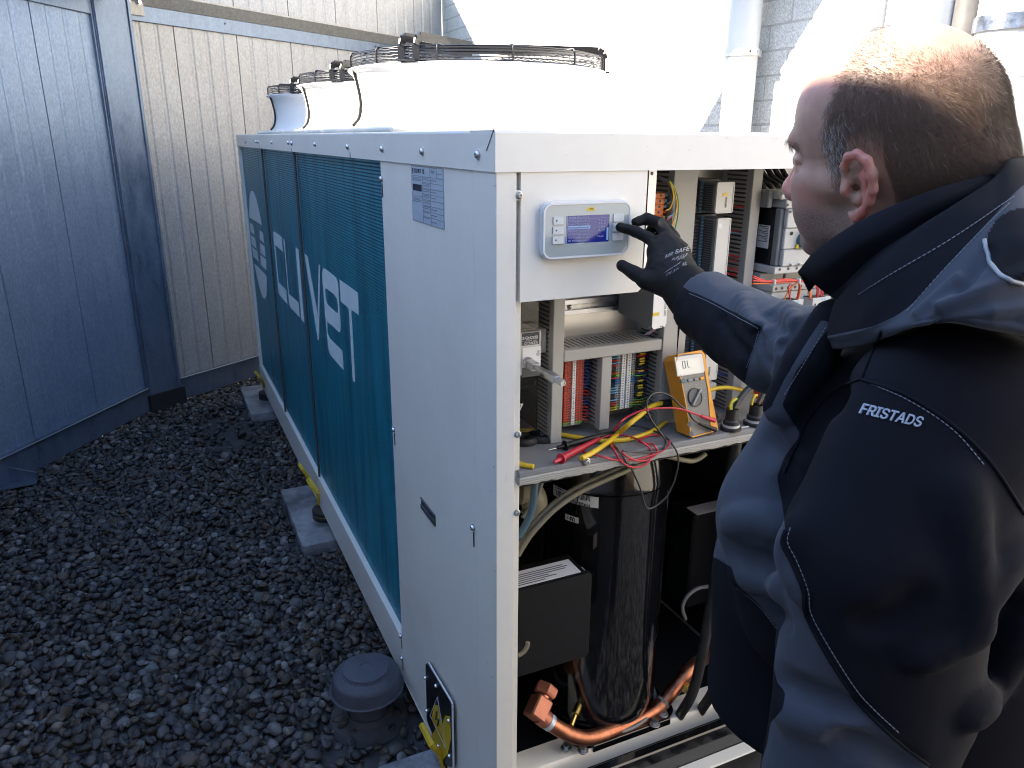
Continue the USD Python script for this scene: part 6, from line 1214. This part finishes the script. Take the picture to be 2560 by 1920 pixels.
def ridge(pts, r, lift, k=.016, sub=False):
    h, nn = ray_hit(f0, smoothpath(pts, 4)); ok = ~np.isnan(h[:, 0]); h = h[ok] + nn[ok] * lift
    if len(h) > 1: f.chain(list(h), r, k, sub)
for pts, r, l, sub in (([(2076, 1060), (2095, 1180), (2112, 1300), (2095, 1365)], .016, -.004, False), ([(2095, 1365), (2040, 1400), (1985, 1425)], .013, -.004, False), ([(1720, 1150), (1705, 1200), (1725, 1280)], .012, -.004, False), ([(1575, 1175), (1620, 1205), (1680, 1215)], .012, .004, True), ([(1600, 1280), (1650, 1300), (1700, 1340)], .01, .004, True), ([(1580, 1130), (1640, 1120), (1690, 1150)], .014, -.003, False), ([(1595, 1250), (1640, 1255), (1690, 1270)], .014, -.003, False),
                      ([(1700, 1480), (1760, 1500), (1830, 1530)], .012, .003, True), ([(1690, 1540), (1760, 1560), (1850, 1590)], .014, -.004, False), ([(1980, 1300), (1930, 1340), (1860, 1350)], .012, .004, True), ([(2150, 1260), (2180, 1350), (2150, 1450)], .016, .005, True), ([(2212, 1360), (2140, 1480), (2090, 1540)], .016, -.002, False), ([(2212, 1180), (2160, 1230), (2120, 1290)], .014, -.002, False), ([(1830, 1600), (1900, 1630), (1950, 1660)], .012, .003, True), ([(1660, 960), (1700, 1000), (1690, 1070)], .012, .004, True), ([(1820, 860), (1760, 900), (1735, 960)], .012, .004, True)):
    ridge(pts, r, l, .018, sub)
hem = pd(2150, 1590, .9); hz0 = hem[2]
nrm = np.array([0, 0, -1.0]); f.cut((0, 0, hz0 - .12), nrm)
jm = f.mesh(2)
def wrinkle(m, amp, sc, seed, st=(1, 1, .55)):
    v = np.array(m.vertices); n = normals(m); q = v * sc * np.array(st); w = 1 - np.abs(2 * meshkit.noise(q + 1.6 * meshkit.noise(q * .7 + 5, seed)[:, None], seed + 1) - 1); w2 = meshkit.noise(q * 2.3, seed + 3) - .5
    m.vertices = v + n * (amp * (w - .55) + amp * .4 * w2)[:, None]; return m
wrinkle(jm, .0055, 9, 21)
if jm.volume < 0: jm.invert()
BLUE = [(1682, 866), (1729, 938), (1692, 992), (1678, 1030), (1690, 1085), (1697, 1145), (1690, 1175), (1709, 1213), (1735, 1277), (1739, 1322), (1769, 1385), (1829, 1483), (1870, 1535), (1937, 1599), (2005, 1651), (2030, 1760), (1615, 1760), (1641, 1659), (1656, 1610), (1664, 1562), (1690, 1532), (1697, 1494), (1679, 1475), (1671, 1442), (1675, 1397), (1679, 1356), (1634, 1299), (1592, 1262), (1579, 1224), (1500, 1180), (1520, 1040), (1600, 930)]
def paneled(m, polys, parent, dark='cloth_navy', light='cloth_blue', dn='shell_panel', ln='blue_panel'):
    N = normals(m); tree = cKDTree(m.vertices); pp = proj(m.vertices) * .86406; pp = pp + 3.0 * np.stack([meshkit.noise(m.vertices * 40, 5) - .5, meshkit.noise(m.vertices * 40, 6) - .5], 1)
    d = np.min([sdpoly(pp, q) for q in polys], 0); a, b = split(m, d)
    for q, mt, nm in ((a, dark, dn), (b, light, ln)):
        if len(q.faces): dd, ii = tree.query(q.vertices, k=3); w = 1 / (dd + 1e-6); nn = (N[ii] * w[:, :, None]).sum(1); nn /= np.linalg.norm(nn, axis=1, keepdims=True) + 1e-12; objn(nm, q, mt, parent, nn)
PLACKET = [(1775, 690), (1797, 700), (1765, 745), (1720, 800), (1700, 850), (1686, 880), (1668, 872), (1690, 825), (1730, 760)]
paneled(jm, [BLUE, PLACKET], jk)
# right sleeve
f = Field(np.array([.4, .6, 1.3]), np.array([1.0, 1.5, 1.95]), .0045)
f.chain([pd(1500, 640, 1.335), pd(1600, 697, 1.2), pd(1700, 748, 1.06), pd(1860, 790, .92)], [.0545, .0555, .0565, .072], .012)
f.chain([pd(1497, 652, 1.32), pd(1590, 722, 1.19), pd(1668, 775, 1.08)], [.046, .05, .05], .02)
f0 = f.mesh(1)
for pts, r, l, sub in (([(1660, 680), (1690, 720), (1730, 730)], .009, .003, True), ([(1600, 640), (1620, 690), (1655, 720)], .010, -.003, False), ([(1700, 660), (1725, 700), (1770, 715)], .010, -.003, False), ([(1640, 720), (1650, 770), (1680, 800)], .009, .003, True), ([(1690, 740), (1690, 780), (1680, 820)], .010, -.003, False), ([(1560, 690), (1590, 740), (1620, 770)], .008, .003, True), ([(1740, 690), (1715, 720), (1700, 745)], .010, .004, True)): ridge(pts, r, l, .012, sub)
a, b = pd(1500, 640, 1.335), pd(1600, 697, 1.2); d_ = (a - b) / np.linalg.norm(a - b); f.cut(a - d_ * .04, d_)
rs_ = wrinkle(f.mesh(2), .003, 16, 31, (1, 1, 1))
if rs_.volume < 0: rs_.invert()
UP = [(1440, 600), (1489, 628), (1533, 647), (1591, 677), (1645, 706), (1618, 789), (1600, 860), (1900, 900), (1950, 600), (1700, 560), (1500, 530)]
paneled(rs_, [UP], jk, dn='sleeve_panel', ln='blue_sleeve_panel')
# standing collar, hood edge and hood: draped strips of cloth lofted between lines that lie on the man's shoulders
def cr(x, y, z): return PD(1600 + x * 1.0503, y * 1.0503, z)
ROWS = [[(400, 690, .83), (440, 640, .80), (510, 590, .765), (600, 545, .745), (700, 505, .735), (790, 475, .745), (850, 450, .77), (920, 430, .81), (1000, 440, .88)],
        [(384, 652, .805), (424, 606, .765), (503, 551, .72), (602, 501, .697), (702, 461, .687), (801, 431, .697), (864, 408, .726), (932, 390, .784), (1010, 405, .863)],
        [(375, 648, .80), (418, 600, .758), (498, 545, .712), (598, 495, .688), (699, 455, .678), (799, 425, .688), (862, 402, .718), (930, 385, .778), (1010, 400, .86)],
        [(400, 668, .79), (440, 640, .742), (515, 585, .70), (610, 532, .681), (712, 480, .672), (808, 436, .683), (866, 408, .715), (934, 392, .776), (1014, 410, .86)],
        [(452, 705, .782), (488, 672, .738), (560, 604, .700), (650, 548, .684), (748, 494, .678), (829, 449, .687), (872, 415, .716), (940, 400, .776), (1020, 420, .86)],
        [(470, 712, .768), (503, 676, .722), (575, 612, .684), (660, 546, .667), (757, 484, .660), (838, 432, .671), (880, 392, .704), (946, 384, .772), (1026, 405, .86)],
        [(464, 722, .762), (505, 690, .712), (580, 632, .670), (668, 560, .652), (764, 488, .646), (846, 428, .660), (890, 378, .697), (955, 374, .77), (1035, 398, .86)],
        [(452, 762, .762), (512, 742, .700), (574, 708, .661), (660, 640, .640), (754, 552, .630), (840, 470, .640), (902, 400, .672), (975, 395, .745), (1060, 425, .845)],
        [(446, 800, .765), (505, 788, .70), (566, 772, .662), (640, 730, .636), (735, 627, .621), (829, 528, .624), (914, 440, .648), (990, 420, .72), (1080, 450, .83)],
        [(450, 806, .767), (510, 794, .70), (572, 778, .660), (646, 742, .630), (745, 648, .610), (840, 556, .611), (930, 480, .632), (1010, 455, .71), (1100, 485, .82)],
        [(455, 815, .773), (520, 806, .70), (583, 788, .655), (655, 760, .620), (762, 694, .592), (862, 622, .584), (962, 562, .597), (1060, 545, .67), (1150, 585, .795)],
        [(457, 824, .78), (521, 815, .704), (588, 797, .656), (655, 770, .618), (756, 742, .586), (858, 722, .573), (968, 700, .583), (1080, 690, .65), (1172, 700, .79)],
        [(459, 830, .787), (520, 820, .71), (590, 802, .662), (650, 776, .624), (745, 768, .590), (853, 780, .577), (971, 797, .585), (1088, 800, .65), (1180, 800, .79)],
        [(461, 832, .80), (520, 822, .73), (590, 800, .69), (650, 772, .66), (745, 770, .63), (853, 784, .622), (971, 800, .632), (1088, 806, .70), (1180, 806, .82)]]
NC = 120
def loft(a, b, fine_=7):
    G = np.array([smoothpath([cr(*p) for p in r], 15)[:NC] for r in ROWS[a:b + 1]])
    return np.stack([smoothpath(G[:, k], fine_) for k in range(NC)], 1)
def sheet(name, G, matn, parent, th=.0035, amp=.0025, sc=18, seed=5, label=None, extra=None):
    h, w = G.shape[:2]; P = G.copy(); n = np.cross(np.gradient(P, axis=1), np.gradient(P, axis=0)); n /= np.linalg.norm(n, axis=2, keepdims=True) + 1e-12
    if ((EYE - P) * n).sum() < 0: n = -n
    q = P * sc; wv = 1 - np.abs(2 * meshkit.noise(q + 1.5 * meshkit.noise(q * .6, seed)[..., None], seed + 1) - 1); e_ = np.minimum(np.arange(h), np.arange(h)[::-1])[:, None] / 4.0
    P = P + n * (amp * (wv - .5) * np.clip(e_, 0, 1))[..., None]
    if extra is not None: P = P + n * extra(P)[..., None]
    V = np.vstack([P.reshape(-1, 3), (P - n * th).reshape(-1, 3)]); N_ = h * w; F = []
    I = np.arange(N_).reshape(h, w); a, b, c, d = I[:-1, :-1].ravel(), I[:-1, 1:].ravel(), I[1:, 1:].ravel(), I[1:, :-1].ravel()
    F += [np.stack([a, d, c], 1), np.stack([a, c, b], 1), np.stack([a, c, d], 1) + N_, np.stack([a, b, c], 1) + N_]
    E_ = np.concatenate([I[0], I[1:, -1], I[-1, -2::-1], I[-2:0:-1, 0]]); E2 = np.roll(E_, -1); F += [np.stack([E_, E2, E2 + N_], 1), np.stack([E_, E2 + N_, E_ + N_], 1)]
    m = T(V, np.vstack(F), process=False)
    if m.volume < 0: m.invert()
    obj(name, m, matn, parent, 50, label=label); return m
colm = sheet('collar', loft(0, 4), 'cloth_navy', jk, amp=.002, label='dark standing collar')
rim = sheet('hood_rim', loft(4, 8), 'cloth_navy', jk, amp=.0022, seed=9, label='dark edge band of the folded hood')
def folds(P):
    pp = proj(P.reshape(-1, 3)).reshape(P.shape[0], P.shape[1], 2); x, y = (pp[..., 0] - 1600) / 1.0503, pp[..., 1] / 1.0503; o = 0
    for (xa, ya, xb, yb, w_, hgt) in ((720, 735, 950, 640, 16, .008), (660, 750, 760, 660, 10, .005), (760, 690, 830, 600, 14, -.007), (840, 745, 1000, 720, 18, .005), (700, 765, 900, 760, 10, -.004)):
        d = np.hypot(xb - xa, yb - ya); t = np.clip(((x - xa) * (xb - xa) + (y - ya) * (yb - ya)) / d ** 2, 0, 1); o = o + hgt * np.exp(-(np.hypot(x - xa - t * (xb - xa), y - ya - t * (yb - ya)) / w_) ** 2)
    return o
hoodm = sheet('hood', loft(8, 13), 'cloth_blue', jk, amp=.003, seed=13, sc=14, extra=folds, label='grey blue folded hood')
def onto(m, pts, lift): h, nn = ray_hit(m, pts); ok = ~np.isnan(h[:, 0]); return h[ok] + nn[ok] * lift, ok
arcp = smoothpath([(2127, 520), (2132, 545), (2147, 580), (2170, 602), (2208, 612)], 5); h, ok = onto(hoodm, arcp, .001)
if len(h) > 3: obj('reflective_piping', tube(h, .0018, 8, 0), 'reflective', jk, True, label='pale reflective piping on the hood')
g = np.array([(x, y) for x in np.linspace(2130, 2300, 36) for y in np.linspace(440, 606, 40)]); hh, nn = ray_hit(hoodm, g); G = (hh + nn * .0012).reshape(36, 40, 3); e = np.hypot((g[:, 0] - 2214) / 84, (g[:, 1] - 528) / 79).reshape(36, 40)
F = [(i * 40 + j, (i + 1) * 40 + j, (i + 1) * 40 + j + 1, i * 40 + j + 1) for i in range(35) for j in range(39) if e[i:i + 2, j:j + 2].max() < 1 and not np.isnan(G[i:i + 2, j:j + 2]).any()]
if F:
    F = np.array(F); V = np.nan_to_num(G.reshape(-1, 3)); pm = T(V, np.vstack([F[:, [0, 1, 2]], F[:, [0, 2, 3]]]), process=False); pm.remove_unreferenced_vertices(); obj('hood_patch', pm, 'cloth_navy', jk, True)
# seams and stitches
allj = trimesh.util.concatenate([jm, rs_, colm, rim, hoodm]); st_ = []; pip = []
for pts in ([(1905, 715), (1885, 760), (1862, 818)], [(1862, 818), (1800, 845), (1745, 905), (1722, 960), (1695, 1020)], [(1862, 820), (1960, 855), (2060, 920), (2140, 1000), (2212, 1110)], [(1697, 1145), (1690, 1175), (1709, 1213), (1735, 1277), (1739, 1322), (1769, 1385), (1829, 1483), (1870, 1535), (1937, 1599), (2005, 1651)]): pip += seam(allj, pts, .0016, .0006)
for pts in ([(1708, 1140), (1702, 1172), (1722, 1212), (1747, 1277), (1752, 1322), (1783, 1383), (1842, 1478), (1884, 1528), (1950, 1590)], [(1871, 825), (1965, 866), (2060, 930), (2130, 1010)], [(1690, 1100), (1592, 1270), (1640, 1310), (1682, 1362)][1:], [(1489, 634), (1533, 653), (1591, 684), (1645, 713)], [(1640, 715), (1626, 760), (1612, 796)], [(2180, 440), (2100, 520), (2020, 605), (1955, 680)], [(2190, 425), (2050, 520), (1930, 590), (1850, 640)], [(1784, 706), (1740, 780), (1690, 860)]): st_ += seam(allj, pts, .00055, .0006, 8, .0042)
obj('seam_piping', pip, 'cloth_navy', jk, True, kind='stuff'); obj('stitching', st_, 'thread', jk, kind='stuff')
# name on the shoulder
tm = meshkit.text_mesh('FRISTADS', 22, 1.0, True); tm = tm.slice_plane([0, 0, .5], [0, 0, -1]) if False else tm
v = np.array(tm.vertices); wdt = v[:, 0].max(); sx = 136 / wdt; ang = math.radians(13.0)
def textpx(v): x, y = v[:, 0] * sx + v[:, 1] * .28, v[:, 1]; return np.stack([1855 + x * math.cos(ang) + y * math.sin(ang), 892 + x * math.sin(ang) - y * math.cos(ang)], 1)
def decal(tm, topx, surf, name, matn, parent, lift=.0015, sub=3.0):
    tm = tm.copy(); v, fc_ = trimesh.remesh.subdivide_to_size(np.array(tm.vertices) * (1, 1, .001), np.array(tm.faces), sub); up_ = v[:, 2] > v[:, 2].max() * .5
    h, nn = ray_hit(surf, topx(v)); n_ = np.nan_to_num(nn); P_ = h + n_ * np.where(up_, lift, -.0005)[:, None]; okf = ~np.isnan(P_[fc_]).any((1, 2)); m = T(np.nan_to_num(P_), fc_[okf], process=False); m.remove_unreferenced_vertices()
    return obj(name, m, matn, parent)
decal(tm, textpx, allj, 'sleeve_lettering', 'embroidery', jk, .0016, 8.0)
# ---- glove
GZ = lambda x, y: Q(x, y, 1360, 500, 5.183)
def gp(x, y, z): return PD(*GZ(x, y), z)
f = Field(np.array([.72, 1.0, 1.45]), np.array([1.1, 1.36, 1.82]), .0022)
tip = PY(*GZ(985, 352), Y0 - .030); ztip = (tip - EYE) @ CF
wr0, wr1 = gp(1830, 1190, 1.372), gp(1640, 830, 1.40)
f.chain([gp(1960, 1330, 1.345), gp(1840, 1150, 1.37), gp(1740, 960, 1.39)], [.035, .035, .036], .012)
f.chain([gp(1700, 720, 1.41), gp(1590, 590, 1.425)], [.030, .026], .015); f.chain([gp(1600, 880, 1.40), gp(1490, 680, 1.42)], [.031, .023], .015); f.chain([gp(1720, 1060, 1.385), gp(1480, 940, 1.405)], [.032, .024], .018)
f.chain([gp(1500, 610, 1.425), gp(1350, 490, 1.437), gp(1180, 405, 1.445), tip], [.0125, .0108, .0102, .0085], .006)
f.chain([gp(1610, 480, 1.43), gp(1500, 300, 1.455), gp(1330, 245, 1.468), gp(1190, 285, 1.462)], [.0125, .0112, .0108, .0088], .006)
f.chain([gp(1690, 500, 1.445), gp(1570, 330, 1.475), gp(1420, 330, 1.487), gp(1370, 400, 1.482)], [.0118, .0105, .010, .0085], .005)
f.chain([gp(1760, 600, 1.45), gp(1640, 470, 1.48), gp(1500, 470, 1.488), gp(1450, 520, 1.482)], [.0105, .0095, .009, .0078], .005)
f.chain([gp(1560, 1090, 1.385), gp(1330, 1040, 1.40), gp(1180, 950, 1.412), gp(1010, 850, 1.425)], [.023, .0165, .0125, .0105], .012)
gm = f.mesh(2); wrinkle(gm, .0012, 60, 71, (1, 1, 1))
if gm.volume < 0: gm.invert()
gl = objn('glove', gm, 'glove_black', man, normals(gm))
ca_, cb_ = gp(1800, 1100, 1.375), gp(2000, 1330, 1.335); d_ = (cb_ - ca_) / np.linalg.norm(cb_ - ca_); LL = np.linalg.norm(cb_ - ca_); pr = []
for k in range(10): h_ = LL * k / 9; pr += [(.0405 + .004 * k / 9, h_), (.0435 + .004 * k / 9, h_ + LL / 18)]
obj('cuff', lathe(ca_, d_, pr, 36), 'glove_black', gl, True)
def gtext(t, px, w, hgt, ang_, nm='glove_print', bold=True):
    tm = meshkit.text_mesh(t, 10, 1.0, bold); sx_ = w / np.array(tm.vertices)[:, 0].max(); a = math.radians(ang_)
    def tp(v): x, y = v[:, 0] * sx_, v[:, 1] * hgt / 10; g_ = np.stack([px[0] + x * math.cos(a) + y * math.sin(a), px[1] - x * math.sin(a) + 0 * x - y * math.cos(a) + 2 * 0], 1); return np.array([GZ(*q) for q in g_]) * .86406
    decal(tm, tp, gm, nm, 'glove_print', gl, .0006, 4.0)
gtext('SAFE', (1690, 700), 190, 55, 14); gtext('MR', (1560, 760), 110, 55, 22, bold=False); gtext('PUFLEX 8', (1650, 795), 210, 40, 20, bold=False); gtext('14-085', (1720, 790), 110, 34, 20, bold=False); gtext('9/L', (1785, 858), 66, 42, 14); gtext('CE 10', (1575, 985), 170, 42, 25, bold=False); gtext('SAFETY WORK', (1560, 950), 240, 26, 33)
# ---- trousers, boots
HB = -.6 * _r0 + .8 * _h0
tf = Field(np.array([.2, .1, .08]), np.array([1.15, 1.1, 1.1]), .009)
hipL, hipR = pd(1985, 1700, 1.0), pd(1840, 1690, 1.16)
gL, gR = np.array([hipL[0] - .01, hipL[1] - .02, .1]), np.array([hipR[0] - .02, hipR[1] + .0, .1])
for hp2, g2 in ((hipL, gL), (hipR, gR)): tf.chain([hp2 + (0, 0, .06), (hp2 + g2) / 2 + _h0 * .03, g2], [.135, .09, .075], .03)
tm_ = tf.mesh(2); wrinkle(tm_, .006, 9, 81)
if tm_.volume < 0: tm_.invert()
objn('trousers', tm_, 'cloth_trouser', man, normals(tm_))
for g2 in (gL, gR):
    bf_ = Field(g2 - (.32, .32, .12), g2 + (.32, .32, .12), .006); bf_.chain([g2 + (0, 0, .06), g2 + (0, 0, -.02)], [.055, .05], .02); bf_.chain([g2 - HB * .04 + (0, 0, -.04), g2 + HB * .09 + (0, 0, -.045), g2 + HB * .17 + (0, 0, -.05)], [.045, .043, .038], .03); bf_.cut((0, 0, .018), (0, 0, -1.0)); bm_ = bf_.mesh(1)
    if bm_.volume < 0: bm_.invert()
    objn('boot', bm_, 'boot', man, normals(bm_))
